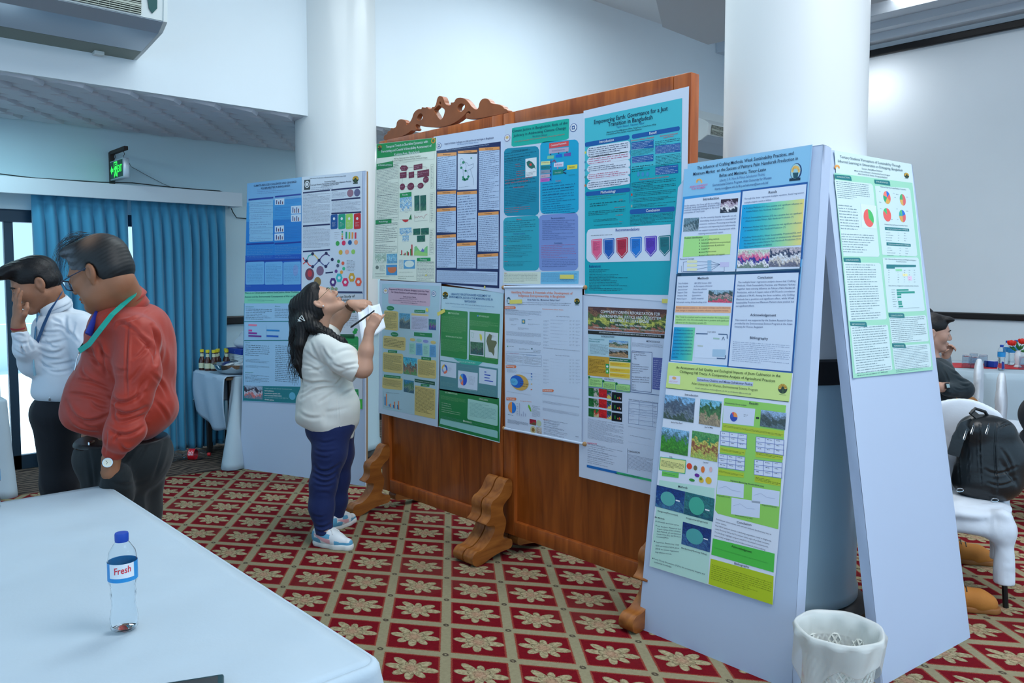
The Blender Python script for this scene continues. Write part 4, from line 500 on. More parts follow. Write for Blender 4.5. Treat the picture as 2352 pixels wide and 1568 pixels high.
('T','relationship between the',12,806,110,802,80,116,0),('T','independent variables',12,822,110,817,80,116,0),('T','and their joint influence',11,837,110,832,80,116,0),('T','on the dependent',11,852,110,846,80,116,0),('T','variable.',10,867,41,865,80,116,0),
('Q',[124,755,284,749,283,854,127,861],419,4),('T','STUDY AREAS',183,746,225,744,58,362,0),('S',[126,756,185,754],40,420,5),('S',[238,752,281,751,283,769],40,420,5),('S',[239,855,280,854,280,839],40,420,5),('Q',[216,818,279,815,281,847,216,849],421,5),
('R',214,768,245,775,422,5),('R',138,805,166,811,423,5),('S',[258,777,263,762,270,776],30,68,5),('T','Conclusion',404,510,472,509,135,362,1),('T','The multiple linear regression analysis shows that Crafting',315,530,572,523,98,378,0),('T','Methods, Weak Sustainability Practices, and Minimum Markets',314,544,572,537,98,378,0),
('T','together have a strong influence on Palmyra Palm Handicraft',314,558,572,550,98,378,0),('T','Production, with an R Square value of 89.7% and a correlation',314,573,572,564,98,378,0),('T','coefficient of 94.4%. Among the three variables, only Crafting',314,587,572,578,98,378,0),
('T','Methods has a positive and significant effect, while Weak',313,602,572,591,98,378,0),('T','Sustainability Practices and Minimum Markets show positive but',313,616,572,605,98,378,0),('T','not significant effects.',313,630,399,626,100,378,0),
('T','Acknowledgement',383,665,499,662,135,362,1),('T','This research was supported by the Student Research Grant',314,689,571,680,98,378,0),('T','provided by the Environmental Science Program at the Asian',314,703,571,694,98,378,0),('T','University for Women, Bangladesh.',314,717,446,712,99,378,0),
('T','Bibliography',389,759,471,758,135,362,1),('L',312,775,570,861,11,424,4,0),]),
('soil_quality_poster','green and yellow soil quality poster with farm photos, lower on the near white panel',(2.9294, 2.1498, 1.2121),(0.001, -1.0, 0.0),(-0.10242, -0.0001, -0.99474),[0,0,597,-2,583,914,-22,924],425,0.006,[
('Q',[0,3,594,-2,590,112,-4,118],426,1),('T','An Assessment of Soil Quality and Ecological Impacts of Jhum Cultivation in the',45,22,546,14,139,427,1),('T','Chittagong Hill Tracts: A Comparative Analysis of Agricultural Practices',66,39,525,36,140,427,1),
('Q',[157,54,428,50,427,67,156,73],428,2),('T','Somashree Chakma and Mosae Selvakumar Paulraj',160,65,425,59,122,429,1),('T','Asian University for Women, Environmental Science Program',132,84,451,80,131,430,0),('T','Email: somashree.chakma@auw.edu.bd, p.selvakumar@auw.edu.bd',154,102,422,99,78,431,0),
('Q',[10,61,70,59,71,96,9,96],432,2),('E',38,70,111,64,433,3),('L',14,81,66,89,2,434,3,0),('E',559,63,198,196,3,2),('E',571,58,64,50,4,3),('E',569,54,64,51,4,3),('E',565,50,64,50,4,3),('E',558,49,65,51,4,3),('E',552,51,65,51,4,3),('E',548,56,65,51,4,3),
('E',547,61,65,51,4,3),('R',557,66,564,81,5,3),('R',546,86,576,87,6,3),('S',[-3,118,588,112],30,435,3),('T','Introduction',102,137,170,135,117,362,1),('I',-5,148,155,254,[436,437,438,439,440],3,12,10),('I',182,146,288,254,[441,442,443,312,444],3,10,10),
('I',-8,294,138,402,[445,265,446,447,448],3,12,10),('I',153,287,287,402,[449,450,451,452,453,454],3,12,12),('T','End of the April',40,267,99,264,82,362,1),('T','End of May',215,264,256,262,80,362,1),('T','July',44,419,60,419,82,362,1),('T','October',220,415,246,412,71,362,1),
('Q',[-5,429,131,421,131,479,-6,486],455,2),('S',[-5,429,131,421,131,479,-6,486,-5,429],30,456,3),('L',3,439,124,468,5,457,3,1),('Q',[10,490,99,483,99,504,10,511],458,2),('L',20,496,92,498,1,459,3,0),('E',151,443,138,134,460,3),('E',182,445,94,107,461,3),
('E',220,445,93,140,462,3),('E',259,438,71,113,463,3),('E',193,475,125,79,464,3),('E',169,500,147,63,465,3),('E',216,492,123,106,466,3),('E',252,486,152,148,467,3),('E',213,485,73,88,468,3),('Q',[-2,532,284,513,283,918,-20,923],469,1),('T','Methods',102,541,150,538,117,362,1),
('I',-14,556,139,652,[470,471,472],3,10,10),('E',52,605,397,309,473,4),('I',140,556,288,653,[474,475,476],3,10,10),('E',202,605,394,387,477,4),('I',139,687,284,784,[478,479,480],3,10,10),('E',203,736,435,333,481,4),('R',94,600,116,606,2,5),('R',246,608,268,614,2,5),
('R',249,731,270,736,2,5),('T','Rangamati(Furomown)',3,669,111,666,90,362,0),('T','Khagrachari(Dighinala)',154,667,264,664,88,362,0),('T','Bandarban(Mrolong Valley)',142,800,271,796,87,362,0),('T','Mix Methods',-10,700,42,698,82,362,1),('T','120 sample questioner survey',5,717,121,707,72,482,0),
('T','Soil Analysis: Measured Soil',7,737,131,722,72,482,0),('T','Organic Carbon (SOC) (Walkley',7,749,132,733,72,482,0),('T','Black Method), pH, and Electrical',7,760,133,744,72,482,0),('T','Conductivity (EC), Soil Moisture',7,772,134,755,72,482,0),
('T','Content(SMC).',7,784,72,775,72,482,0),('T','Vegetation Monitoring: Used',4,809,128,791,72,482,0),('T','QGIS and Landsat 8 NDVI (2014-',5,824,130,806,72,482,0),('T','2024) to assess vegetation',5,838,131,820,72,482,0),('T','degradation trends.',5,853,95,840,72,482,0),
('T','Focus Group Discussions (FGDs) for community insights and',2,884,268,880,79,482,0),('T','traditional knowledge.',3,898,100,895,81,482,0),('E',-3,717,23,28,362,3),('E',-1,735,22,27,362,3),('E',-3,807,22,28,362,3),('E',-5,884,23,27,362,3),
('Q',[298,131,308,128,579,127,578,142,583,615,574,616,308,615,293,603,293,573],483,1),('T','Results',418,137,459,136,127,362,1),('T','Questionnaire Survey analysis',305,149,405,148,69,362,1),('Q',[298,161,446,157,444,228,300,234],484,2),('P',350,202,176,197,[(0.25,485),(0.45,486),(0.2,487),(0.1,488)],3),
('L',396,183,416,196,2,13,3,0),('S',[452,193,466,192],80,489,3),('I',472,157,582,224,[490,491,492,493,494],3,12,9),('Q',[301,236,578,229,576,253,301,264],495,2),('L',305,241,576,250,2,496,3,1),('Q',[295,335,416,330,414,352,295,358],495,2),('L',299,340,414,349,2,496,3,1),
('Q',[461,326,581,323,581,343,462,351],495,2),('L',465,330,579,340,2,496,3,1),('Q',[295,428,416,424,416,444,295,455],495,2),('L',299,433,414,441,2,496,3,1),('Q',[465,423,580,418,579,447,466,452],495,2),('L',470,428,578,444,3,496,3,1),('Q',[293,270,417,266,418,324,296,328],497,2),
('S',[293,270,296,328],20,498,3),('S',[335,269,338,327],20,498,3),('S',[376,268,378,326],20,498,3),('S',[417,266,418,324],20,498,3),('S',[293,270,417,266],20,498,3),('L',302,276,328,278,1,499,4,1),('L',344,274,369,276,1,499,4,1),('L',384,271,410,274,1,499,4,1),
('S',[295,290,418,285],20,498,3),('L',304,295,330,297,1,499,4,1),('L',345,292,371,295,1,499,4,1),('L',386,290,411,293,1,499,4,1),('S',[297,309,420,305],20,498,3),('L',305,314,331,316,1,499,4,1),('L',347,311,372,313,1,499,4,1),('L',388,308,413,311,1,499,4,1),
('S',[298,328,422,324],20,498,3),('Q',[459,269,580,264,582,324,462,329],497,2),('S',[459,269,462,329],20,498,3),('S',[500,267,502,328],20,498,3),('S',[540,265,542,326],20,498,3),('S',[580,264,582,324],20,498,3),('S',[459,269,580,264],20,498,3),
('L',466,274,491,276,1,499,4,1),('L',508,271,532,274,1,499,4,1),('L',548,269,572,272,1,499,4,1),('S',[460,289,582,284],20,498,3),('L',468,294,492,296,1,499,4,1),('L',509,291,533,293,1,499,4,1),('L',550,288,573,291,1,499,4,1),('S',[462,309,584,304],20,498,3),
('L',470,314,494,315,1,499,4,1),('L',511,311,535,313,1,499,4,1),('L',551,308,574,311,1,499,4,1),('S',[464,329,585,324],20,498,3),('Q',[291,366,415,359,416,415,294,421],497,2),('S',[291,366,294,421],20,498,3),('S',[333,363,335,419],20,498,3),
('S',[374,361,376,417],20,498,3),('S',[415,359,416,415],20,498,3),('S',[291,366,415,359],20,498,3),('L',300,371,326,372,1,499,4,1),('L',342,368,367,370,1,499,4,1),('L',382,364,408,367,1,499,4,1),('S',[293,384,416,378],20,498,3),('L',302,390,328,390,1,499,4,1),
('L',343,386,369,388,1,499,4,1),('L',384,382,409,385,1,499,4,1),('S',[294,403,418,396],20,498,3),('L',303,408,329,409,1,499,4,1),('L',345,404,370,406,1,499,4,1),('L',385,401,411,403,1,499,4,1),('S',[296,421,419,415],20,498,3),('Q',[459,362,580,354,582,415,462,422],497,2),
('S',[459,362,462,422],20,498,3),('S',[500,359,502,420],20,498,3),('S',[540,357,542,417],20,498,3),('S',[580,354,582,415],20,498,3),('S',[459,362,580,354],20,498,3),('L',467,367,491,368,1,499,4,1),('L',508,364,532,365,1,499,4,1),('L',548,360,572,362,1,499,4,1),
('S',[460,382,582,374],20,498,3),('L',468,387,492,388,1,499,4,1),('L',509,383,533,385,1,499,4,1),('L',550,380,573,382,1,499,4,1),('S',[462,402,583,394],20,498,3),('L',470,407,494,408,1,499,4,1),('L',511,403,535,405,1,499,4,1),('L',551,399,574,401,1,499,4,1),
('S',[464,422,585,414],20,498,3),('T','Vegetation Monitoring (NovAll=2014-2024)',356,466,509,462,76,362,1),('Q',[295,476,420,469,422,527,296,535],500,2),('S',[305,509,336,494,367,505,405,503],10,501,3),('Q',[458,474,578,467,580,527,460,536],500,2),
('S',[468,505,497,491,525,502,561,500],10,501,3),('Q',[367,535,498,525,500,591,370,603],500,2),('S',[378,567,408,552,437,563,475,560],10,501,3),('T','Rangamati(Furomown)',298,540,361,536,60,362,0),('T','Khagrachari(Dighinala)',508,536,571,532,58,362,0),
('T','Bandarban(Mrolong Valley)',392,603,470,600,58,362,0),('T','Conclusion',400,629,467,626,117,362,1),('T','Field-based observations and surveys indicate biodiversity loss in',303,639,556,643,75,502,0),('T','some zones.',301,652,355,653,77,502,0),
('T','The NDVI analysis reveals a declining vegetation trend in Dighinala,',300,666,559,669,75,502,0),('T','while Mrolong Valley and Furomown show signs of gradual recovery.',301,680,552,682,75,502,0),('T','The findings highlight urgent need for localized conservation,',300,694,548,695,75,502,0),
('T','community engagement, and evidence-based policymaking.',299,708,537,709,75,502,0),('Q',[293,722,576,714,577,788,291,791],503,2),('T','Acknowledgment',384,732,477,733,109,504,1),('L',304,761,571,756,2,505,3,0),('Q',[290,808,578,802,583,914,288,916],506,2),
('T','Bibliography',403,798,471,796,108,362,1),('L',298,826,574,892,8,507,3,0),]),
('tertiary_students_poster','mint green bordered poster with red and green pie charts on the right leaning white panel',(3.2102, 1.5485, 2.1114),(0.99335, -0.11514, 0.0),(-0.01708, -0.14736, -0.98893),[0,0,610,7,586,944,-49,933],508,0.005,[
('Q',[-21,96,598,95,586,944,-49,933],509,1),('T',"Tertiary Students' Perceptions of Sustainability Through",34,24,508,26,138,510,0),('T','Informal Learning in Universities in Chittagong, Bangladesh',17,44,523,44,138,510,0),('T','Tanveera , Paulraj Mosae Selvakumar',187,62,351,61,76,510,1),
('T','Master of Arts in Education , Environmental Sciences Program',130,75,409,75,69,510,1),('T','Asian University for Women, Chittagong, Bangladesh',154,86,386,87,69,510,1),('E',-8,72,56,52,511,2),('E',-4,67,56,52,511,2),('E',6,64,56,53,511,2),
('E',16,66,57,53,511,2),('E',19,70,57,53,511,2),('E',554,64,219,123,3,2),('E',568,61,71,32,4,3),('E',567,58,71,32,4,3),('E',562,56,72,32,4,3),('E',555,56,71,32,4,3),('E',548,57,71,32,4,3),('E',543,60,71,32,4,3),('E',540,63,71,32,4,3),('R',550,66,554,76,5,3),
('R',534,78,566,79,6,3),('Q',[-25,125,249,122,262,131,250,431,239,439,-22,440],512,2),('Q',[277,130,557,122,571,132,566,426,551,433,273,429],512,2),('Q',[-27,464,238,465,251,472,249,701,236,706,-37,703],512,2),('Q',[272,442,561,437,573,444,575,674,563,679,264,676],512,2),
('Q',[-30,725,243,729,252,734,249,917,236,921,-33,916],512,2),('Q',[269,700,569,697,579,705,576,811,567,815,268,809],512,2),('Q',[268,821,573,825,580,831,574,924,562,930,266,920],512,2),('Q',[-20,103,91,100,100,104,101,121,-16,120,-20,116],513,3),
('T','INTRODUCTION',-8,112,85,110,80,111,1),('Q',[278,102,394,100,403,103,404,121,281,120,277,116],513,3),('T','FINDINGS',290,112,386,110,83,111,1),('Q',[-24,446,90,445,99,448,100,465,-20,463,-24,459],513,3),('T','LITERATURE REVIEW',-12,456,83,455,78,111,1),
('Q',[-29,707,82,711,90,715,92,732,-25,724,-29,720],513,3),('T','METHODOLOGY',-18,718,75,721,76,111,1),('Q',[268,680,384,684,393,688,394,706,272,698,268,694],513,3),('T','CONCLUSION',281,692,376,694,80,111,1),('Q',[268,809,365,814,374,819,376,836,271,827,267,823],513,3),
('T','REFERENCES',280,821,358,825,79,111,1),('L',-14,126,228,200,9,514,3,0),('L',-18,222,120,330,9,514,3,0),('L',-19,342,222,425,8,514,3,0),('Q',[148,215,268,218,250,318,139,318],515,3),('P',198,274,387,384,[(0.35,516),(0.65,517)],4),('T','Awareness Regarding Concepts Relating to Sustainability',319,131,533,131,71,510,0),
('P',364,176,295,286,[(0.15,518),(0.2,517),(0.25,519),(0.2,520),(0.2,521)],3),('P',495,179,255,263,[(0.5,522),(0.25,276),(0.25,523)],3),('P',349,253,318,298,[(0.85,517),(0.15,524)],3),('P',476,253,280,283,[(0.2,518),(0.3,525),(0.25,519),(0.12,526),(0.13,527)],3),
('L',307,151,326,154,1,514,3,0),('L',297,198,316,201,1,514,3,0),('L',418,152,438,154,1,514,3,0),('L',427,170,447,173,1,514,3,0),('L',443,155,464,158,1,514,3,0),('L',529,162,550,166,1,514,3,0),('L',298,226,318,230,1,514,3,0),('L',377,269,397,273,1,514,3,0),
('L',432,221,452,224,1,514,3,0),('L',514,227,535,230,1,514,3,0),('L',427,267,447,271,1,514,3,0),('T','Awareness Regarding Ongoing Sustainability Projects',316,296,507,296,62,510,0),('Q',[319,307,520,308,519,321,317,321],513,3),('T','Ongoing Sustainability Projects in Chittagong',329,315,505,314,55,2,0),
('L',322,329,389,334,1,514,3,0),('L',421,327,438,333,1,514,3,0),('L',471,327,499,333,1,514,3,0),('L',319,340,386,345,1,514,3,0),('L',419,338,436,345,1,514,3,0),('L',468,338,496,344,1,514,3,0),('L',317,351,384,356,1,514,3,0),('L',416,349,433,356,1,514,3,0),
('L',466,349,494,356,1,514,3,0),('L',314,362,382,367,1,514,3,0),('L',414,360,431,367,1,514,3,0),('L',463,360,491,367,1,514,3,0),('Q',[317,374,518,377,516,390,315,388],513,3),('T','Ongoing Sustainability Projects in Chittagong',328,382,503,383,56,2,0),
('L',320,396,387,401,1,514,3,0),('L',419,395,436,401,1,514,3,0),('L',469,395,496,402,1,514,3,0),('L',317,406,384,412,1,514,3,0),('L',417,406,434,412,1,514,3,0),('L',466,406,494,413,1,514,3,0),('L',315,417,382,423,1,514,3,0),('L',414,417,431,424,1,514,3,0),
('L',464,418,492,424,1,514,3,0),('L',313,428,380,434,1,514,3,0),('L',412,428,429,435,1,514,3,0),('L',461,429,489,435,1,514,3,0),('T','Table 1. Relationship Between Awareness and Willingness to Participate in',286,447,547,451,62,510,0),('T','Sustainability Initiatives',375,457,462,459,55,510,0),
('Q',[296,471,542,471,540,481,293,484],513,3),('Q',[293,484,361,483,360,489,294,489],513,3),('R',365,490,417,500,394,3),('R',420,511,459,522,528,3),('R',459,522,494,541,529,3),('L',306,493,320,498,1,514,3,0),('L',382,493,396,498,1,514,3,0),('L',434,493,448,498,1,514,3,0),
('L',476,492,491,498,1,514,3,0),('L',519,492,534,498,1,514,3,0),('L',304,503,318,509,1,514,3,0),('L',380,503,394,508,1,514,3,0),('L',432,503,446,508,1,514,3,0),('L',474,503,488,508,1,514,3,0),('L',516,503,531,508,1,514,3,0),('L',302,513,316,519,1,514,3,0),
('L',378,513,392,519,1,514,3,0),('L',429,513,444,519,1,514,3,0),('L',471,513,486,519,1,514,3,0),('L',514,513,529,519,1,514,3,0),('L',300,524,314,529,1,514,3,0),('L',375,524,390,529,1,514,3,0),('L',427,524,442,529,1,514,3,0),('L',469,524,484,529,1,514,3,0),
('L',512,524,526,529,1,514,3,0),('L',297,534,311,539,1,514,3,0),('L',373,534,387,539,1,514,3,0),('L',425,534,439,540,1,514,3,0),('L',467,534,481,540,1,514,3,0),('L',509,534,524,540,1,514,3,0),('L',295,544,309,549,1,514,3,0),('L',371,544,385,550,1,514,3,0),
('L',422,544,437,550,1,514,3,0),('L',464,544,479,550,1,514,3,0),('L',507,545,522,550,1,514,3,0),('T','Table 2. Barriers to Engagement in sustainable activities in University',291,563,542,566,62,510,0),('R',354,579,454,586,530,3),('L',310,578,347,584,1,514,3,0),
('R',354,589,504,598,530,3),('L',311,588,347,594,1,514,3,0),('R',354,599,389,606,530,3),('L',311,599,348,604,1,514,3,0),('R',354,610,386,617,530,3),('L',311,609,348,615,1,514,3,0),('R',355,620,358,627,530,3),('L',312,619,348,625,1,514,3,0),('R',355,630,386,638,530,3),
('L',312,629,348,635,1,514,3,0),('R',355,640,386,648,530,3),('L',312,640,349,646,1,514,3,0),('R',355,651,392,658,530,3),('L',312,650,349,656,1,514,3,0),('S',[345,662,528,663],10,514,3),('L',-15,468,208,700,23,514,3,0),('L',-19,727,237,929,20,514,3,0),
('L',277,699,563,809,13,514,3,0),('L',274,827,555,934,15,531,3,0),]),
('gendered_vulnerabilities_poster','deep blue poster titled climate-induced challenges, upper left on the far white panel',(2.8567, 6.334, 2.3518),(0.36049, -0.93276, 0.0),(-0.04056, -0.01568, -0.99905),[0,0,575,-21,588,876,-12,886],532,0.004,[
('Q',[0,0,575,-21,577,141,1,156],533,1),('Q',[1,156,577,141,578,306,-4,314],534,1),('Q',[-10,592,583,586,588,876,-12,886],535,1),('T','CLIMATE-INDUCED CHALLENGES AND GENDERED',76,25,524,14,194,536,1),('T','VULNERABILITIES IN BANGLADESH',150,49,458,41,194,536,1),
('L',111,50,489,92,3,537,3,0),('Q',[18,127,285,121,285,134,18,141],538,3),('Q',[302,116,571,108,571,120,302,129],538,3),('Q',[3,492,298,486,298,499,3,505],538,3),('Q',[304,492,578,484,578,496,305,505],538,3),('Q',[1,632,580,621,580,634,2,645],538,3),
('Q',[29,146,36,143,275,144,282,149,282,190,276,194,33,191,26,186],445,3),('L',40,152,269,190,3,537,4,0),('Q',[30,194,37,190,276,190,282,196,283,242,276,246,34,244,27,238],445,3),('L',40,200,270,242,3,537,4,0),('Q',[30,246,38,243,276,242,283,247,284,297,277,300,35,299,28,294],445,3),
('L',41,252,270,296,3,537,4,0),('Q',[31,305,38,301,277,299,284,304,285,367,279,370,36,371,29,365],445,3),('L',42,310,272,366,3,537,4,0),('Q',[32,373,40,369,278,367,285,372,286,416,279,420,37,421,30,415],445,3),('L',43,379,272,416,3,537,4,0),
('Q',[33,426,40,422,279,418,286,424,287,473,280,477,38,479,31,474],445,3),('L',44,432,274,473,3,537,4,0),('Q',[302,139,400,138,400,189,303,189],539,3),('R',317,150,326,182,540,4),('R',338,162,347,183,541,4),('R',358,152,367,183,540,4),('R',378,163,387,184,541,4),
('Q',[471,203,573,202,574,264,472,264],539,3),('R',486,214,495,257,540,4),('R',506,225,515,258,541,4),('R',526,215,534,259,540,4),('R',545,226,554,259,541,4),('Q',[472,272,574,270,575,327,473,328],539,3),('R',487,283,496,321,540,4),('R',507,294,516,322,541,4),
('R',527,284,536,322,540,4),('R',547,295,555,323,541,4),('Q',[304,357,400,354,401,407,305,409],539,3),('R',319,368,328,402,540,4),('R',340,378,349,402,541,4),('R',360,369,369,402,540,4),('R',380,380,389,403,541,4),('Q',[303,419,401,416,402,472,304,474],539,3),
('R',319,430,328,466,540,4),('R',339,440,348,466,541,4),('R',359,431,368,467,540,4),('R',380,441,388,467,541,4),('L',413,129,569,186,5,542,3,0),('L',303,202,465,277,6,542,3,0),('L',304,284,467,354,6,542,3,0),('L',410,360,574,471,8,542,3,0),('L',10,507,293,616,8,543,3,0),
('L',308,507,577,614,8,543,3,0),('Q',[-2,653,9,645,187,641,198,649,200,822,190,827,8,830,-1,823],544,3),('L',12,661,186,811,12,545,4,0),('Q',[204,654,215,646,381,643,392,650,394,821,384,826,214,829,206,822],544,3),('L',218,662,381,810,12,545,4,0),
('Q',[398,656,408,648,569,644,579,652,582,820,572,825,408,828,400,821],544,3),('L',412,663,569,810,12,545,4,0),('E',526,713,264,460,546,4),('T','References',8,841,54,840,106,547,0),]),
('youth_adaptation_poster','white poster with colourful icons titled empowering change, upper right on the far white panel',(3.065, 5.7976, 2.3732),(0.36049, -0.93276, 0.0),(-0.04056, -0.01568, -0.99905),[0,0,585,-10,610,907,12,897],548,0.004,[
('T','International Conference on Environment and Climate Action 2025',85,17,437,16,100,362,1),('T','Empowering Change:',229,50,336,48,136,362,1),('T',"Youth and Women's Participation in Local Climate Adaptation Practices",89,70,487,58,149,362,1),
('T',"in Chittagong and Cox's Bazar",201,81,370,72,137,362,1),('L',99,83,497,110,2,549,3,0),('R',26,24,86,103,550,2),('E',56,61,243,278,551,3),('E',56,61,179,203,552,4),('E',56,61,124,142,551,5),('E',526,45,290,249,3,2),('E',544,42,95,64,4,3),
('E',541,35,94,65,4,3),('E',535,30,94,64,4,3),('E',526,28,95,64,4,3),('E',516,29,95,65,4,3),('E',510,33,95,65,4,3),('E',507,40,95,65,4,3),('R',522,48,531,69,5,3),('R',504,70,548,79,6,3),('Q',[15,120,284,110,284,121,15,131],553,3),('Q',[296,110,572,102,572,113,296,122],553,3),
('Q',[298,190,574,182,574,193,298,201],553,3),('Q',[299,292,583,290,583,301,300,303],553,3),('Q',[20,381,288,374,288,385,20,393],553,3),('Q',[23,582,292,570,292,582,23,593],553,3),('Q',[251,750,323,745,324,756,251,761],553,3),('Q',[298,897,605,897,605,908,298,908],553,3),
('L',19,135,288,361,24,554,3,0),('L',23,396,292,558,17,555,3,0),('L',303,126,437,176,5,555,3,0),('L',304,203,576,289,9,555,3,0),('E',478,148,305,294,556,2),('E',543,147,287,293,557,2),('Q',[294,314,301,307,353,304,361,311,362,408,355,415,302,419,295,411],558,3),
('E',327,338,109,111,559,4),('L',310,362,348,398,4,560,4,0),('Q',[368,314,376,306,427,303,435,311,436,410,429,417,376,421,370,413],561,3),('E',401,340,108,111,559,4),('L',385,364,422,400,4,560,4,0),('Q',[439,313,447,306,497,303,505,310,507,412,499,419,448,422,441,415],562,3),
('E',472,342,107,111,559,4),('L',456,366,493,402,4,560,4,0),('Q',[516,313,523,306,573,302,580,310,582,414,575,421,524,424,518,417],563,3),('E',548,344,106,110,559,4),('L',532,368,569,404,4,560,4,0),('R',439,442,455,494,530,3),('L',333,440,396,448,1,13,3,0),
('E',408,441,77,74,530,3),('R',468,444,484,495,564,3),('L',334,456,396,464,1,13,3,0),('E',408,459,77,74,564,3),('R',497,446,513,495,565,3),('L',334,472,396,480,1,13,3,0),('E',408,476,78,74,565,3),('R',526,448,542,496,566,3),('L',334,488,396,497,1,13,3,0),
('E',409,493,77,75,566,3),('E',364,529,186,186,567,3),('E',423,527,185,186,568,3),('E',482,524,184,184,569,3),('E',539,524,181,183,570,3),('E',395,598,186,186,571,3),('E',455,596,184,185,572,3),('E',515,595,183,184,573,3),('S',[24,635,41,658,60,661],80,574,3),
('S',[60,661,82,621,121,606],80,230,3),('S',[121,606,147,621,186,657],80,575,3),('S',[186,657,219,622,255,604,290,625],80,576,3),('S',[25,686,60,661,87,694,123,707],80,574,3),('S',[123,707,156,684,186,657,220,687,253,705,287,673],80,577,3),('E',60,661,146,127,578,4),
('E',121,606,145,127,578,4),('E',186,657,143,126,578,4),('E',255,604,142,125,578,4),('E',123,707,145,126,578,4),('E',253,705,142,125,578,4),('E',315,652,141,125,578,4),('E',93,766,453,481,579,2),('E',95,760,226,278,580,3),('E',197,739,367,377,581,2),
('E',173,825,352,378,582,2),('E',376,667,139,136,583,3),('E',418,682,139,136,584,3),('E',369,700,140,136,585,3),('E',427,723,139,136,586,3),('E',354,743,140,136,587,3),('E',406,750,140,136,588,3),('L',455,655,536,742,8,13,3,0),('Q',[292,827,307,795,341,795,358,827,342,860,308,860],589,3),
('E',325,827,141,125,590,4),('Q',[352,794,367,761,401,761,417,794,402,826,368,826],591,3),('E',385,794,139,124,590,4),('Q',[412,827,427,795,460,795,476,827,462,859,428,859],592,3),('E',444,827,139,123,590,4),('Q',[473,790,487,758,521,758,537,790,522,822,488,822],593,3),
('E',505,790,137,123,590,4),('Q',[536,824,550,792,584,792,599,824,585,856,552,856],594,3),('E',568,824,135,122,590,4),('E',282,880,141,137,595,2),('E',319,880,141,137,595,2),('E',357,879,140,136,595,2),]),
('justice_activism_poster','pale blue poster with mint title and purple bars, lower left on the far panel',(2.8163, 6.3315, 1.4663),(0.36049, -0.93276, 0.0),(-0.04056, -0.01568, -0.99905),[0,0,600,-10,612,883,-3,906],596,0.004,[
('Q',[0,5,600,-5,602,89,-2,98],597,1),('T','There is no Climate Justice without Social Justice: Greta Thunberg,',4,13,577,-3,169,598,1),('T','Activism and the Environmental Consequences of War on Gaza',4,45,561,31,169,598,1),('L',36,63,396,79,2,599,3,0),
('S',[0,247,601,229],60,600,3),('S',[3,404,604,380],80,601,3),('S',[-2,98,-3,906],60,602,3),('T','Introduction',16,125,104,123,132,603,0),('T','Abstract',329,116,386,116,130,603,0),('L',16,135,300,229,7,13,3,0),('L',329,130,581,207,6,13,3,0),
('R',47,267,138,282,604,3),('R',48,312,87,327,605,3),('R',48,333,140,348,606,3),('R',48,357,189,370,607,3),('R',243,305,380,318,608,3),('R',244,351,370,365,609,3),('S',[43,259,45,381,196,376],10,610,3),('S',[239,270,241,374,401,369],10,610,3),
('T','Results',17,420,67,418,119,603,0),('L',18,430,278,527,6,13,3,0),('L',20,550,278,580,3,13,3,0),('L',20,603,279,624,3,13,3,0),('T','Bibliography',18,667,106,662,120,603,0),('L',18,678,281,742,6,13,3,0),('L',341,423,590,721,20,13,3,0),('Q',[-2,778,610,748,612,880,-3,900],164,2),
('I',9,772,208,878,[611,612,613,614,208],3,14,9),('T',"Today's youth-led climate movement sees",230,784,518,774,130,615,0),('T',"war's pollution,",230,803,330,801,130,2,1),('T','humanitarian injustice, and',231,824,395,818,130,2,1),('T','environmental destruction',231,842,412,835,130,2,1),
('T','as inseparable issues in the fight for',231,858,483,848,117,615,0),('T','climate justice',232,874,331,874,131,2,1),('E',522,828,332,309,616,3),]),
('ecofeminist_film_poster','grey and green film study poster behind the woman on the far white panel',(3.0323, 5.7712, 1.4539),(0.36049, -0.93276, 0.0),(-0.04056, -0.01568, -0.99905),[0,0,597,-6,609,868,12,873],617,0.004,[
('T','An Ecofeminist Study of',236,30,522,12,236,6,1),('T','the Film Halda',283,54,472,42,236,6,1),('T','Student',318,72,368,68,125,31,0),('Q',[237,110,528,108,529,139,238,143],618,2),('L',332,156,549,257,6,619,3,0),('E',527,287,212,147,620,2),
('E',537,269,182,123,621,2),('Q',[304,309,526,302,526,336,304,341],618,2),('Q',[241,331,553,318,563,330,564,428,243,467],622,2),('L',460,370,552,416,4,623,3,0),('Q',[248,730,570,720,574,784,249,793],622,2),('L',528,737,565,765,2,624,3,0),('Q',[24,821,313,816,542,820,559,799,608,791,609,868,12,873],625,2),
]),
]# ================================================================ WOODEN SCREENS
def wood(name,c1,c2,rough=.35,scale=(1,1,.12),coat=.25):
    m=mat(name,c1,rough,coat=coat); nt=m.node_tree; N=nt.nodes; K=nt.links
    tc=N.new('ShaderNodeTexCoord'); mp=N.new('ShaderNodeMapping'); mp.inputs['Scale'].default_value=scale; K.new(tc.outputs['Object'],mp.inputs[0])
    n=N.new('ShaderNodeTexNoise'); n.inputs['Scale'].default_value=22; n.inputs['Detail'].default_value=8; n.inputs['Distortion'].default_value=.6; K.new(mp.outputs[0],n.inputs['Vector'])
    r=N.new('ShaderNodeValToRGB'); r.color_ramp.elements[0].position=.3; r.color_ramp.elements[0].color=(*lin(c2),1); r.color_ramp.elements[1].position=.7; r.color_ramp.elements[1].color=(*lin(c1),1)
    K.new(n.outputs['Fac'],r.inputs[0]); K.new(r.outputs[0],N['Principled BSDF'].inputs['Base Color']); return m
WF=wood('teak_frame',(182,96,38),(136,64,22)); WP=wood('teak_panel',(158,80,26),(118,54,15),.3); WT=wood('teak_foot',(170,104,44),(122,66,24),.4,(.2,1,1))
XB=3.05; ZB=.115; ZT=2.505
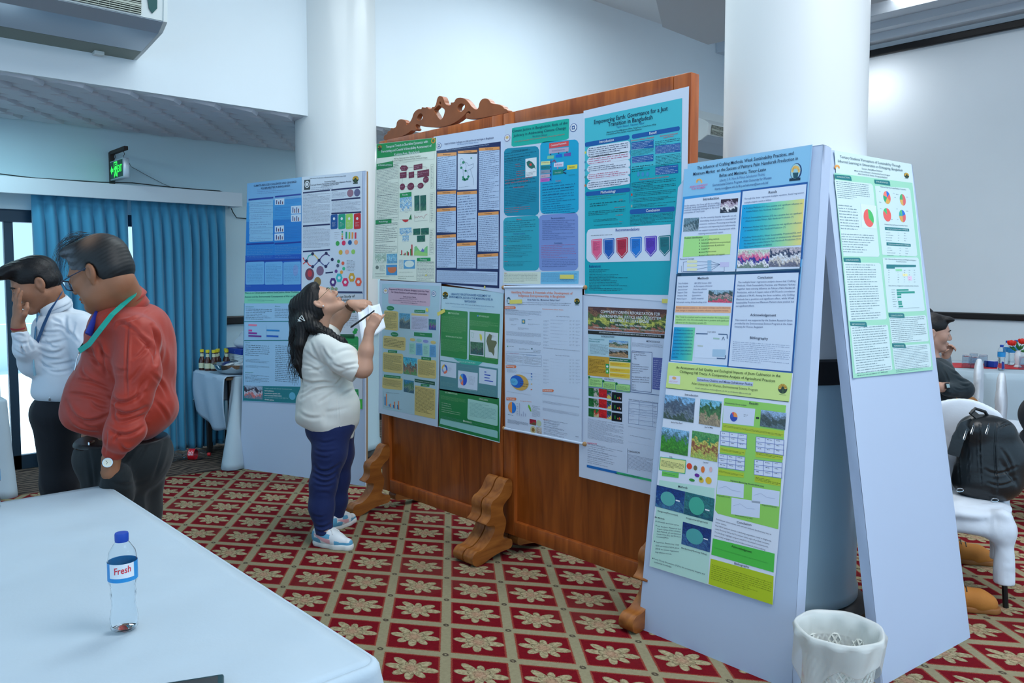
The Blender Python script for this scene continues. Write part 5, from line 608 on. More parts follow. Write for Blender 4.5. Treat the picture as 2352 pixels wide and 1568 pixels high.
def screen(t,y0,y1):
    f=MB(); w_=.095; h_=.085; d0,d1_=XB-.03+.004,XB+.04
    part(MB().bbox((d0,y0,ZB),(d1_,y0+w_,ZT),.006),'stile',WF,t,smooth=True)
    part(MB().bbox((d0,y1-w_,ZB),(d1_,y1,ZT),.006),'stile',WF,t,smooth=True)
    part(MB().bbox((d0,y0+w_,ZT-.10),(d1_,y1-w_,ZT),.006),'top_rail',WF,t,smooth=True)
    part(MB().bbox((d0,y0+w_,ZB),(d1_,y1-w_,ZB+h_),.006),'bottom_rail',WF,t,smooth=True)
    part(MB().box((XB-.003,y0+w_-.01,ZB+h_-.01),(XB+.012,y1-w_+.01,ZT-.09)),'panel',WP,t)
def foot(t,y,w_=.08):
    def chaikin(L,k=2):
        for _ in range(k): L=[p for i in range(len(L)) for p in ((L[i][0]*.75+L[(i+1)%len(L)][0]*.25,L[i][1]*.75+L[(i+1)%len(L)][1]*.25),(L[i][0]*.25+L[(i+1)%len(L)][0]*.75,L[i][1]*.25+L[(i+1)%len(L)][1]*.75))]
        return L
    # front and rear scroll arms, as strips above the base
    front=[(3.02,.435),(2.995,.452),(2.965,.435),(2.94,.385),(2.905,.355),(2.872,.345),(2.855,.315),(2.862,.27),(2.85,.24),(2.818,.222),(2.84,.208),(2.89,.205),(2.885,.165),(2.84,.112),(2.79,.082),(2.752,.085),(2.722,.06),(2.725,.02),(2.752,0),(2.80,.003),(2.87,.03),(2.95,.045),(3.02,.045),(3.02,.10),(2.975,.105),(2.945,.125),(2.965,.165),(2.975,.215),(2.955,.25),(2.945,.29),(2.965,.32),(3.02,.355)]
    rear=[(6.08-x,z) for x,z in front][::-1]
    q=MB(); fr=lambda x,z,d:(x,d,z)
    q.prism(chaikin(front),fr,(y-w_/2,y+w_/2)); part(q,'foot',WT,t,smooth=True,ang=35)
    q=MB(); q.prism(chaikin(rear),fr,(y-w_/2,y+w_/2)); part(q,'foot',WT,t,smooth=True,ang=35)
t=thing('wooden_screen','carved wooden display screen with scrolled crest, the left of the two joined',"screen",(XB,4.0,0))
screen(t,3.38,4.64); foot(t,4.57); foot(t,3.4225)
# crest, traced in its own plane (y,z), real thickness
def cy(x): return x
crest_px=[(150,385),(155,365),(178,352),(180,335),(200,328),(206,308),(225,312),(245,300),(250,262),(272,242),(300,245),(322,262),(320,290),(345,270),(365,235),(372,205),(390,180),(412,166),(436,168),(436,152),(462,158),(478,150),(490,168),(512,165),(516,150),(530,155),(545,130),(552,90),(565,68),(590,72),(602,92),(612,128),(640,142),(655,135),(652,118),(680,118),(688,98),(702,84),(735,82),(765,92),(790,118),(812,150),(840,172),(862,165),(870,118),(890,92),(915,86),(940,95),(955,122),(980,128),(1015,132),(1048,148),(1052,160),(1080,172),(1085,188),(1075,200),(850,242),(790,243),(765,238),(768,210),(780,192),(800,208),(805,190),(785,182),(750,222),(700,262),(640,292),(560,306),(480,300),(430,296),(398,276),(388,300),(404,318),(388,330),(362,325),(340,345),(300,368),(250,382),(200,400),(150,398)]
holes=[[(525,175),(545,158),(562,140),(572,140),(590,158),(612,172),(605,210),(590,240),(575,248),(556,225),(540,195)],[(566,132),(575,104),(584,132)],[(400,235),(412,210),(430,197),(446,212),(442,240),(425,256),(405,250)],[(703,160),(715,135),(735,125),(757,135),(763,150),(748,175),(728,190),(710,182)]]
def px2yz(p):
    # crop pixel -> point of the screen plane
    a=(840+p[0]/3.267-1176)/1829; b=(200+p[1]/3.267-743)/1829
    th=math.atan(111/1829); ca,sa=math.cos(math.radians(42.5)),math.sin(math.radians(42.5))
    f=-b*math.sin(th)+math.cos(th); u=-b*math.cos(th)-math.sin(th); d=(a*ca+f*sa,-a*sa+f*ca,u); k=XB/d[0]
    return (d[1]*k,1.6+d[2]*k)
q=MB(); bm=bmesh.new()
def chk(L):
    return [p for i in range(len(L)) for p in ((L[i][0]*.75+L[(i+1)%len(L)][0]*.25,L[i][1]*.75+L[(i+1)%len(L)][1]*.25),(L[i][0]*.25+L[(i+1)%len(L)][0]*.75,L[i][1]*.25+L[(i+1)%len(L)][1]*.75))]
def loop(pts):
    pts=chk(pts); vs=[bm.verts.new((XB-.018,*px2yz(p))) for p in pts]; return [bm.edges.new((vs[i],vs[(i+1)%len(vs)])) for i in range(len(vs))]
es=loop(crest_px)
for h in holes: es+=loop(h)
bmesh.ops.triangle_fill(bm,use_beauty=True,use_dissolve=False,edges=es)
r=bmesh.ops.extrude_face_region(bm,geom=bm.faces[:]); bmesh.ops.translate(bm,verts=[g for g in r['geom'] if isinstance(g,bmesh.types.BMVert)],vec=(.038,0,0))
q.bm(bm); o=part(q,'crest',mat('teak_crest',(150,84,46),.4,var=.2,vs=10),t)
md=o.modifiers.new('bevel','BEVEL'); md.width=.005; md.segments=2; md.limit_method='ANGLE'
t=thing('wooden_screen','plain-topped wooden display screen, the right of the two joined',"screen",(XB,2.75,0))
screen(t,2.12,3.375); foot(t,3.3325); foot(t,2.22)
# ================================================================ POSTERS
PAPER=ink_mat()
def hexc(i): return INKS[i]
def prs(l): return [(l[i]/1000,l[i+1]/1000) for i in range(0,len(l),2)]
from mathutils.geometry import tessellate_polygon
def poster(name,label,o,u,v_,C4,bg,lift,items):
    rng=random.Random(name); C4=prs(C4)
    o=Vector(o);u=Vector(u);v_=Vector(v_);n=v_.cross(u).normalized()
    if n.dot(Vector((0,0,1.6))-o)<0: n=-n
    mb=MB(); LS=.0004
    def fr(x,y,z): return o+u*x+v_*y+n*(lift+z)
    def quad(P,col,z): mb.col=col; mb.add([fr(x,y,z) for x,y in P],[[0,1,2,3]])
    # the sheet itself, with a thickness
    mb.col=hexc(bg); vs=[fr(x,y,0) for x,y in C4]+[fr(x,y,-.0012) for x,y in C4]; mb.add(vs,[[0,1,2,3],[7,6,5,4]]+[[i,i+4,(i+1)%4+4,(i+1)%4] for i in range(4)])
    def mark(it):
        k=it[0]
        if k=='R':
            x0,y0,x1,y1=[a/1000 for a in it[1:5]]; quad([(x0,y0),(x1,y0),(x1,y1),(x0,y1)],hexc(it[5]),it[6]*LS)
        elif k=='Q':
            P=prs(it[1]); mb.col=hexc(it[2])
            if len(P)==4: mb.add([fr(x,y,it[3]*LS) for x,y in P],[[0,1,2,3]])
            else: mb.add([fr(x,y,it[3]*LS) for x,y in P],[list(q) for q in tessellate_polygon([[Vector((x,y,0)) for x,y in P]])])
        elif k=='G':
            P=prs(it[1]);cs=[hexc(c) for c in it[2]];m=len(cs)-1; N_=m*4
            def g(a): i=min(int(a*m),m-1);f=a*m-i; return [cs[i][j]*(1-f)+cs[i+1][j]*f for j in range(3)]
            L2=lambda a,b,t:(a[0]+(b[0]-a[0])*t,a[1]+(b[1]-a[1])*t)
            for i in range(N_):
                a0=i/N_;a1=(i+1)/N_; mb.col=[g(a0),g(a1),g(a1),g(a0)]; mb.add([fr(x,y,it[3]*LS) for x,y in (L2(P[0],P[1],a0),L2(P[0],P[1],a1),L2(P[3],P[2],a1),L2(P[3],P[2],a0))],[[0,1,2,3]])
        elif k in 'EP':
            cx,cy_=it[1]/1000,it[2]/1000; rx,ry=it[3]/1e4,it[4]/1e4; l=it[6]*LS; N_=20
            if k=='E': mb.col=hexc(it[5]); mb.add([fr(cx+rx*math.cos(2*math.pi*i/N_),cy_+ry*math.sin(2*math.pi*i/N_),l) for i in range(N_)],[list(range(N_))])
            else:
                a=-math.pi/2
                for fz,c in it[5]:
                    a2=a+fz*2*math.pi; m=max(2,int(fz*24)); mb.col=hexc(c); mb.add([fr(cx,cy_,l)]+[fr(cx+rx*math.cos(a+(a2-a)*i/m),cy_+ry*math.sin(a+(a2-a)*i/m),l) for i in range(m+1)],[list(range(m+2))]); a=a2
        elif k=='T':
            t_=it[1]; x0,y0,x1,y1=[a/1000 for a in it[2:6]]; h=it[6]/1e4; mb.col=hexc(it[7]); vs,fs,wd=text_mesh(t_,it[8]); hh=h*.8
            mb.add([fr(x0+(x1-x0)*a,y0+(y1-y0)*a+hh*(.42-bb),6*LS) for a,bb in vs],fs)
        elif k=='L':
            x0,y0,x1,y1=[a/1000 for a in it[1:5]]; n_=it[5]; mb.col=hexc(it[6]); z=it[7]*LS+.0002
            if x1<x0: x0,x1=x1,x0
            H=abs(y1-y0); y0=min(y0,y1); p=H/n_ if n_>1 else .0068; xh=p*(.27 if not it[8] else .32); lp=max(p*.40,.0021); sw=.5 if not it[8] else .62
            vs=[];fs=[]
            for i in range(n_):
                yb=y0+(i+.78)*p if n_>1 else (y0+H/2+p*.2); x=x0; xe=x1 if (rng.random()<.74 and i<n_-1) else x0+(x1-x0)*rng.uniform(.45,.98)
                while x<xe-lp:
                    for j in range(rng.choice((2,3,4,5,6,7,8))):
                        if x>xe-lp*.8: break
                        r_=rng.random(); top=xh*(1.0 if r_<.72 else 1.35); bot=xh*.25 if r_>.93 else 0; w_=lp*sw*rng.uniform(.8,1.35); b=len(vs)
                        vs+=[fr(x,yb-top,z),fr(x+w_,yb-top,z),fr(x+w_,yb+bot,z),fr(x,yb+bot,z)]; fs.append([b,b+1,b+2,b+3]); x+=lp
                    x+=lp*.9
            mb.add(vs,fs)
        elif k=='I':
            x0,y0,x1,y1=[a/1000 for a in it[1:5]]; pal=[hexc(c) for c in it[5]]; nx=it[7]*3;ny=it[8]*3; m=len(pal)
            ax,bx,cx_=rng.uniform(.5,1.6),rng.uniform(.5,1.6),rng.random()*6; X=lambda i:x0+(x1-x0)*i/nx; Y=lambda j:y0+(y1-y0)*j/ny
            cc={}
            for j in range(ny+1):
                for i in range(nx+1):
                    f=j/ny*m+.5*math.sin(i*.33*ax+j*.2*bx+cx_)+.35*math.sin(i*.8*bx-j*.6+cx_*2)+rng.uniform(-.35,.35)
                    c=pal[int(min(max(f,0),m-1))]; g=rng.uniform(.8,1.15); cc[i,j]=[min(255,ch*g) for ch in c]
            for j in range(ny):
                for i in range(nx):
                    mb.col=[cc[i,j],cc[i+1,j],cc[i+1,j+1],cc[i,j+1]]
                    mb.add([fr(X(i),Y(j),it[6]*LS),fr(X(i+1),Y(j),it[6]*LS),fr(X(i+1),Y(j+1),it[6]*LS),fr(X(i),Y(j+1),it[6]*LS)],[[0,1,2,3]])
        elif k=='S':
            P=prs(it[1]); w_=it[2]/1e4; mb.col=hexc(it[3])
            for a,b in zip(P[:-1],P[1:]):
                dx,dy=b[0]-a[0],b[1]-a[1]; L_=math.hypot(dx,dy) or 1; nx_,ny_=-dy/L_*w_/2,dx/L_*w_/2
                mb.add([fr(a[0]+nx_,a[1]+ny_,it[4]*LS),fr(b[0]+nx_,b[1]+ny_,it[4]*LS),fr(b[0]-nx_,b[1]-ny_,it[4]*LS),fr(a[0]-nx_,a[1]-ny_,it[4]*LS)],[[0,1,2,3]])
    for it in items: mark(it)
    ob=mb.build(name,PAPER,ink=True,weld=False)
    tag(ob,label,'poster')
    return ob,fr
PFR={}
for P_ in POSTERS:
    ob,fr=poster(*P_); PFR[P_[0]]=(ob,fr)
# ================================================================ WHITE LEANING PANELS
CANV=mat('white_cloth_panel',(184,200,224),.7,bump=.15,bs=6)
PLY=mat('plywood_edge',(150,120,84),.8)
PANELS=dict(W=[[2.856,6.336,2.353],[3.285,5.231,2.388],[3.203,5.155,.0],[2.744,6.34,.0]],A=[[3.02,2.173,2.096],[3.023,1.502,2.111],[2.806,1.469,0],[2.804,2.214,0]],B=[[3.153,1.556,2.115],[3.841,1.475,2.107],[3.816,1.159,0],[3.107,1.242,0]])
def panel(key,name,label,th,edge):
    TL,TR,BR_,BL=[Vector(p) for p in PANELS[key]]
    n=(TR-TL).cross(BL-TL).normalized()
    if n.dot(Vector((0,0,1.6))-TL)<0: n=-n
    bk=-n*th; t=thing(name,label,'display board',((BL+BR_)/2+bk/2)); t.location.z=0
    q=MB(); rnd=random.Random(key)
    def f(a,b):
        p=TL.lerp(TR,a).lerp(BL.lerp(BR_,a),b); e=min(a,1-a,b,1-b)
        return p+n*(.0015*math.sin(a*5+b*3)-(.004 if e<.001 else 0))
    q.grid(f,16,24)
    c=[TL,TR,BR_,BL]; bb=[p+bk for p in c]
    for p in bb: p.z=max(p.z,0)
    for i in range(4):
        j=(i+1)%4
        def g(a,b,i=i,j=j):
            p=c[i].lerp(c[j],a); r_=bb[i].lerp(bb[j],a); 
            return p.lerp(r_,b)+ (-n*.004 if b==0 else Vector((0,0,0)))+(c[i]+c[j]-TL-BR_).normalized()*(.003*math.sin(a*40+i)*math.sin(b*3.1))
        q.grid(g,24,3)
    q.add(bb,[[3,2,1,0]])
    part(q,'cloth_cover',CANV,t,smooth=True,ang=50)
    if edge:
        q=MB(); a=TR+bk; b=BR_+bk; u=(TR-TL).normalized(); q.add([a,b,b-n*.02,a-n*.02,a-u*.03,b-u*.03,b-n*.02-u*.03,a-n*.02-u*.03],[(0,1,2,3),(4,7,6,5),(0,3,7,4),(1,5,6,2),(0,4,5,1),(3,2,6,7)])
        part(q,'wooden_backing',PLY,t)
    return t
tW=panel('W','display_panel','white cloth covered panel with bare wood edge leaning on the far pillar',.022,True)
tA=panel('A','display_panel','tall white cloth covered panel, left one of the leaning pair by the wastebin',.075,False)
tB=panel('B','display_panel','tall white cloth covered panel, right one of the leaning pair facing the round table side',.048,False)
# scroll rods
t=PFR['entrepreneurship_scroll'][0]; fr=PFR['entrepreneurship_scroll'][1]
c=prs([it for it in POSTERS if it[0]=='entrepreneurship_scroll'][0][5])
ROD=mat('scroll_rod_wood',(170,130,84),.5)
for a,b in ((c[0],c[1]),(c[3],c[2])):
    A=fr(a[0]-.008,a[1],-.004);B=fr(b[0]+.012,b[1],-.004); q=MB(); q.tube([A,B],.008,10); o=q.build('rod',mat('paper_wrapped_rod',(200,212,230),.5),smooth=True); o.parent=t
    for p,d in ((A,(A-B).normalized()),(B,(B-A).normalized())):
        q=MB(); q.ell((p+d*.006)[:],(.012,.012,.012)); o=q.build('rod_end',ROD,smooth=True); o.parent=t
# yellow tape tabs
TAPE=mat('yellow_masking_tape',(232,218,110),.6)
def tape(pn,u0,v0,L_,W_,ang,label):
    fr=PFR[pn][1]; ca,sa=math.cos(ang),math.sin(ang)
    q=MB(); 
    def f(a,b): 
        x=(a-.5)*L_;y=(b-.5)*W_; return fr(u0+x*ca-y*sa,v0+x*sa+y*ca,.003+.0004*math.sin(a*5))
    q.grid(f,6,2); o=q.build('tape_tab',TAPE,solid=.0006); tag(o,label,'tape','yellow tape tabs on the posters'); return o
# ================================================================ FIELD MODELLER (smooth unions -> one continuous surface)
_cp,_sp=math.cos(math.atan(111/1829)),math.sin(math.atan(111/1829)); _CA,_SA=math.cos(math.radians(42.5)),math.sin(math.radians(42.5))
RT=Vector((_CA,-_SA,0)); FW=Vector((_SA,_CA,0)); UP=Vector((0,0,1))
def K(x,y,d):
    """place measured at forward distance d from the photographer, as a world point"""
    a=(x-1176)/1829; b=(y-743)/1829; f=-b*_sp+_cp; u=-b*_cp-_sp; s=d/f
    return Vector((0,0,1.6))+RT*(a*s)+FW*d+UP*(u*s)
class Field:
    def __init__(s): s.ops=[]
    def cap(s,a,b,ra,rb=None,k=.02,neg=0): s.ops.append(('c',np.array(a,dtype=float),np.array(b,dtype=float),ra,ra if rb is None else rb,k,neg)); return s
    def chain(s,pts,rs,k=.02):
        for i in range(len(pts)-1): s.cap(pts[i],pts[i+1],rs[i],rs[i+1],k)
        return s
    def ell(s,c,r,B=None,k=.03,neg=0): s.ops.append(('e',np.array(c,dtype=float),np.array(r,dtype=float),np.array(B if B is not None else Matrix.Identity(3),dtype=float),k,neg)); return s
    def crease(s,a,b,w=.012,d=.006): s.ops.append(('g',np.array(a,dtype=float),np.array(b,dtype=float),w,d)); return s
    def cut(s,p,n): s.ops.append(('p',np.array(p,dtype=float),np.array(n,dtype=float))); return s   # keep side opposite to n
    def wave(s,fn): s.ops.append(('w',fn)); return s
    def mesh(s,h=.005):
        lo=np.full(3,1e9);hi=np.full(3,-1e9)
        for o in s.ops:
            if o[0]=='c' and not o[6]:
                R=max(o[3],o[4]); lo=np.minimum(lo,np.minimum(o[1],o[2])-R);hi=np.maximum(hi,np.maximum(o[1],o[2])+R)
            if o[0]=='e' and not o[5]:
                R=np.abs(o[3])@o[2]; lo=np.minimum(lo,o[1]-R);hi=np.maximum(hi,o[1]+R)
        lo-=.03;hi+=.03; n=np.ceil((hi-lo)/h).astype(int)+1
        ax=[(lo[i]+h*np.arange(n[i])).astype(np.float32) for i in range(3)]
        D=np.full(n,1.0,np.float32)
        def sub(l,h_,m):
            i0=np.clip(np.floor((l-m-lo)/h).astype(int),0,n-1); i1=np.clip(np.ceil((h_+m-lo)/h).astype(int)+1,1,n); return i0,i1
        for o in s.ops:
            if o[0] in 'cg':
                a,b=o[1],o[2]; R=max(o[3],o[4]) if o[0]=='c' else o[3]*2.5; m=R+(o[5]*1.2+.012 if o[0]=='c' else 0); i0,i1=sub(np.minimum(a,b),np.maximum(a,b),m)
            elif o[0]=='e': R=np.abs(o[3])@o[2]; i0,i1=sub(o[1]-R,o[1]+R,o[4]*1.2+.012)
            else: i0,i1=np.zeros(3,int),n
            sl=tuple(slice(p,q) for p,q in zip(i0,i1)); X=ax[0][sl[0]][:,None,None];Y=ax[1][sl[1]][None,:,None];Z=ax[2][sl[2]][None,None,:]
            V=D[sl]
            if o[0] in 'cg':
                ba=b-a; L=max(float(ba@ba),1e-12); t=np.clip(((X-a[0])*ba[0]+(Y-a[1])*ba[1]+(Z-a[2])*ba[2])/L,0,1)
                d=np.sqrt((X-a[0]-ba[0]*t)**2+(Y-a[1]-ba[1]*t)**2+(Z-a[2]-ba[2]*t)**2)
                if o[0]=='g': D[sl]=V+o[4]*np.exp(-(d/o[3])**2)*np.sin(np.pi*np.clip(t,.04,.96))**.5; continue
                d=d-(o[3]+(o[4]-o[3])*t); k=o[5];neg=o[6]
            elif o[0]=='e':
                B=o[3]; P=[X-o[1][0],Y-o[1][1],Z-o[1][2]]; q=[P[0]*B[0,i]+P[1]*B[1,i]+P[2]*B[2,i] for i in range(3)]; r=o[2]
                k0=np.sqrt((q[0]/r[0])**2+(q[1]/r[1])**2+(q[2]/r[2])**2); k1=np.sqrt((q[0]/r[0]**2)**2+(q[1]/r[1]**2)**2+(q[2]/r[2]**2)**2); d=k0*(k0-1)/np.maximum(k1,1e-6); k=o[4];neg=o[5]
            elif o[0]=='p': d=(X-o[1][0])*o[2][0]+(Y-o[1][1])*o[2][1]+(Z-o[1][2])*o[2][2]; D[sl]=np.maximum(V,d); continue
            elif o[0]=='w': D[sl]=V+o[1](X,Y,Z); continue
            if neg: hh=np.clip(.5-.5*(V+d)/k,0,1); D[sl]=V*(1-hh)+(-d)*hh+k*hh*(1-hh)
            else: hh=np.clip(.5+.5*(V-d)/k,0,1); D[sl]=V*(1-hh)+d*hh-k*hh*(1-hh)
        D[0]=D[-1]=1;D[:,0]=D[:,-1]=1;D[:,:,0]=D[:,:,-1]=1
        # surface nets
        S_=D<0; c=[n[i]-1 for i in range(3)]
        cnt=np.zeros(c,np.int8); acc=np.zeros((*c,3),np.float32)
        corners=[(i,j,k) for i in (0,1) for j in (0,1) for k in (0,1)]
        tot=sum(S_[i:i+c[0],j:j+c[1],k:k+c[2]].astype(np.int8) for i,j,k in corners); act=(tot>0)&(tot<8); idx=np.argwhere(act)
        I,J,Kk=idx.T; pos=np.zeros((len(idx),3));num=np.zeros(len(idx))
        for p in corners:
            for axx in range(3):
                if p[axx]: continue
                q=list(p); q[axx]=1
                va=D[I+p[0],J+p[1],Kk+p[2]]; vb=D[I+q[0],J+q[1],Kk+q[2]]; m=(va<0)!=(vb<0)
                t=np.where(m,va/np.where(m,va-vb,1),0); pp=np.array(p,float)[None,:].repeat(len(idx),0); pp[:,axx]+=t; pos+=pp*m[:,None]; num+=m
        V_=lo+(idx+pos/num[:,None])*h
        lut=np.full(c,-1,np.int64); lut[I,J,Kk]=np.arange(len(idx))
        F=[]
        for axx in range(3):
            sa=[slice(1,n[i]-1) for i in range(3)]; sa[axx]=slice(0,n[axx]-1); sb=list(sa); sb[axx]=slice(1,n[axx])
            A=S_[tuple(sa)];B=S_[tuple(sb)]; e=np.argwhere(A!=B)
            if not len(e): continue
            off=np.array([1,1,1]);off[axx]=0; e2=e+off; inn=A[tuple(e.T)]
            u,v=(axx+1)%3,(axx+2)%3; du=np.zeros(3,int);dv=np.zeros(3,int);du[u]=1;dv[v]=1
            g=lambda x: lut[tuple(x.T)]
            q=np.stack([g(e2-du-dv),g(e2-dv),g(e2),g(e2-du)],1); q[~inn]=q[~inn][:,::-1]; F.append(q)
        F=np.concatenate(F); F=F[(F>=0).all(1)]
        return V_,F
def sculpt(V,Q,folds,crop):
    """press cloth folds into the side of a garment turned to the hall; folds in picture measure, depth in mm"""
    N=np.zeros_like(V); n=np.cross(V[Q[:,2]]-V[Q[:,0]],V[Q[:,3]]-V[Q[:,1]])
    for k in range(4): np.add.at(N,Q[:,k],n)
    N/=np.linalg.norm(N,axis=1)[:,None]+1e-12
    P=V-np.array([0,0,1.6]); r=P[:,0]*_CA-P[:,1]*_SA; g=P[:,0]*_SA+P[:,1]*_CA; dn=-g*_sp-P[:,2]*_cp; f=g*_cp-P[:,2]*_sp
    x=1176+1829*r/f; y=743+1829*dn/f; view=P/np.linalg.norm(P,axis=1)[:,None]; face=np.clip(-(N*view).sum(1)*1.6,0,1); D=np.zeros(len(V)); x0,y0,s=crop
    for F_ in folds:
        pts=[(x0+F_[i]/s,y0+F_[i+1]/s) for i in range(0,len(F_)-2,2)]; w,dep=F_[-2]/s,F_[-1]/1000
        if len(pts)==3: pts=[((1-t)**2*pts[0][0]+2*t*(1-t)*(2*pts[1][0]-.5*pts[0][0]-.5*pts[2][0])+t*t*pts[2][0],(1-t)**2*pts[0][1]+2*t*(1-t)*(2*pts[1][1]-.5*pts[0][1]-.5*pts[2][1])+t*t*pts[2][1]) for t in [i/6 for i in range(7)]]
        best=np.full(len(V),1e9);sg=np.zeros(len(V));tt=np.zeros(len(V)); n_=len(pts)-1
        for i in range(n_):
            ax,ay=pts[i];bx,by=pts[i+1];dx,dy=bx-ax,by-ay;L=dx*dx+dy*dy; t=np.clip(((x-ax)*dx+(y-ay)*dy)/L,0,1); ex=x-ax-dx*t;ey=y-ay-dy*t; d=np.hypot(ex,ey); m=d<best; best[m]=d[m]; sg[m]=np.sign(dx*ey-dy*ex)[m]*1.0; tt[m]=((i+t)/n_)[m]
        d=best*sg; tap=np.sin(np.pi*np.clip(tt,.03,.97))**.6
        D+=dep*tap*(-np.exp(-(d/w)**2)+.75*np.exp(-((d+1.9*w)/(1.3*w))**2)+.35*np.exp(-((d-2.1*w)/(1.4*w))**2))
    return V+N*(D*face)[:,None]
def field_obj(F,name,m,parent,h=.005,color=None,relax=1,folds=None,crop=None):
    V,Q=F.mesh(h)
    # light relaxation
    for _ in range(relax):
        acc=np.zeros_like(V);cn=np.zeros(len(V))
        for a,b in ((0,1),(1,2),(2,3),(3,0)):
            np.add.at(acc,Q[:,a],V[Q[:,b]]);np.add.at(acc,Q[:,b],V[Q[:,a]]);np.add.at(cn,Q[:,a],1);np.add.at(cn,Q[:,b],1)
        V=V*.5+acc/np.maximum(cn,1)[:,None]*.5
    if folds: V=sculpt(V,Q,folds,crop)
    L=np.array(parent.location) if parent else np.zeros(3)
    if parent and parent.parent: L=np.array(parent.parent.location)
    me=bpy.data.meshes.new(name); me.vertices.add(len(V)); me.vertices.foreach_set('co',(V-L).astype(np.float32).ravel())
    me.loops.add(len(Q)*4); me.loops.foreach_set('vertex_index',Q.ravel().astype(np.int32)); me.polygons.add(len(Q)); me.polygons.foreach_set('loop_start',(np.arange(len(Q))*4).astype(np.int32))
    me.update(calc_edges=True); me.polygons.foreach_set('use_smooth',np.ones(len(Q),bool)); me.materials.append(m)
    if color is not None:
        c=color(V); at=me.color_attributes.new('ink','FLOAT_COLOR','POINT'); at.data.foreach_set('color',np.concatenate([c,np.ones((len(V),1))],1).astype(np.float32).ravel())
    me.validate(); o=bpy.data.objects.new(name,me); C.objects.link(o); o.parent=parent; return o
def basis(fwd,up):
    x=Vector(fwd).normalized(); z=(Vector(up)-x*Vector(up).dot(x)).normalized(); y=z.cross(x); return Matrix((x,y,z)).transposed()
# ---------------- anatomy in local frames
def head_ops(F,c,B,s=1.0,neck=None,nr=.056,jowl=0,nose=1.0,k=1.0):
    T=lambda x,y,z: Vector(c)+B@Vector((x*s,y*s,z*s))
    E=lambda p,r,k=.02,neg=0,BB=None: F.ell(T(*p),[q*s for q in r],B if BB is None else BB,k*s,neg)
    if neck is not None: F.chain([T(-.035,0,-.045),neck],[nr*s,nr*1.12*s],.04)
    E((-.012,0,.038),(.1,.077,.083),.02); E((.03,0,-.02),(.063,.062,.085),.035)
    for y in (-1,1):
        F.cap(T(-.002,y*.05,-.05),T(.062,y*.016,-.098),.022*s,.017*s,.03*s); E((.06,y*.04,-.022),(.03,.026,.03),.025)
        if jowl: E((.025,y*.04,-.075),(.045,.035,.035),.03)
    if jowl: E((.04,0,-.1),(.045,.04,.03),.03)
    E((.077,0,-.1),(.021,.024,.017),.02)
    F.cap(T(.083,-.03,.026),T(.083,.03,.026),.011*s,None,.018*s)
    for y in (-1,1): E((.1,y*.031,.004),(.014,.019,.012),.012,1)
    F.cap(T(.09,0,.018),T(.112*nose,0,-.026),.0075*s,.0115*s,.012*s)
    for y in (-1,1): E((.103,y*.013,-.033),(.012,.008,.008),.008)
    E((.093,0,-.06),(.014,.025,.0075),.008); E((.091,0,-.0735),(.013,.021,.0085),.008); F.cap(T(.108,-.02,-.0665),T(.108,.02,-.0665),.0018*s,None,.004*s,1)
    for y in (-1,1):
        Bk=B@Euler((0,math.radians(-12),math.radians(-y*22))).to_matrix()
        F.ell(T(-.012,y*.082,-.002),[q*s for q in (.021,.011,.033)],Bk,.006*s); F.ell(T(-.006,y*.0935,.003),[q*s for q in (.0115,.009,.021)],Bk,.004*s,1); E((-.006,y*.079,-.033),(.009,.006,.01),.006)
        E((.087,y*.031,.004),(.0145,.0165,.0125),.003)      # lid volume
        F.cap(T(.1015,y*.019,.001),T(.1005,y*.044,.002),.0035*s,None,.003*s,1)
    return T
def eyes(T,s,parent,B,look=(0,0),iris=(45,26,18)):
    for y in (-1,1):
        q=MB(); q.smooth=True; q.mi(mat('eye_white',(214,208,204),.25)).ell(T(.0872,y*.031,.0025)[:],(.0130*s,.0130*s,.0130*s),None,16,12)
        d=(B@Vector((1,look[0],look[1]))).normalized(); p=T(.0872,y*.031,.0025)+d*.0103*s
        q.mi(mat('iris_brown',iris,.2)).ell(p[:],(.0048*s,)*3,None,12,8)
        part_local(q,'eye',parent)
def part_local(q,name,parent,m=None,smooth=True,ang=60,**k):
    o=q.build(name,m,smooth=smooth,ang=ang,**k); root=parent
    while root.parent: root=root.parent
    o.data.transform(Matrix.Translation(-root.location)); o.parent=parent; return o
def hand_ops(F,w,B,side=1,curl=(.3,.35,.4,.45),thumb=.4,s=1.0,spread=.1,L=None,tip=None):
    """wrist w; B columns: x to the fingers, y to the thumb side, z out of the back of the hand"""
    T=lambda x,y,z: Vector(w)+B@Vector((x*s,y*s*side,z*s))
    kn=[(.088,.028,0),(.092,.009,.003),(.088,-.010,.001),(.080,-.027,-.003)]
    for i,p in enumerate(kn): F.cap(T(.0,p[1]*.45,0),T(*p),.0165*s,.0115*s,.012*s)
    F.cap(T(-.02,0,0),T(.02,0,0),.026*s,.024*s,.02*s)
    F.ell(T(.05,0,-.004),[.045*s,.036*s,.0125*s],B,.012*s)
    FL=[.072,.08,.074,.058]; out=[]
    for i,p in enumerate(kn):
        c=curl[i]; a=0; P=Vector(p); sp=spread*(1.5-i)*.6; pts=[P.copy()]
        for j,fr in enumerate((.46,.3,.24)):
            a+=c*(1.0 if j==0 else 1.15); d=Vector((math.cos(a)*math.cos(sp),math.sin(sp)*math.cos(a),-math.sin(a))); P=P+d*FL[i]*fr; pts.append(P.copy())
        F.chain([T(*q) for q in pts],[.0098*s,.009*s,.008*s,.0068*s],.005*s); out.append(T(*pts[-1]))
    th=[Vector((.02,.024,-.006)),Vector((.05,.048,-.012-.01*thumb)),Vector((.078,.052-.012*thumb,-.02-.028*thumb)),Vector((.1,.046-.03*thumb,-.026-.036*thumb))]
    F.chain([T(*q) for q in th],[.0145*s,.012*s,.0105*s,.0085*s],.008*s); out.append(T(*th[-1]))
    return out
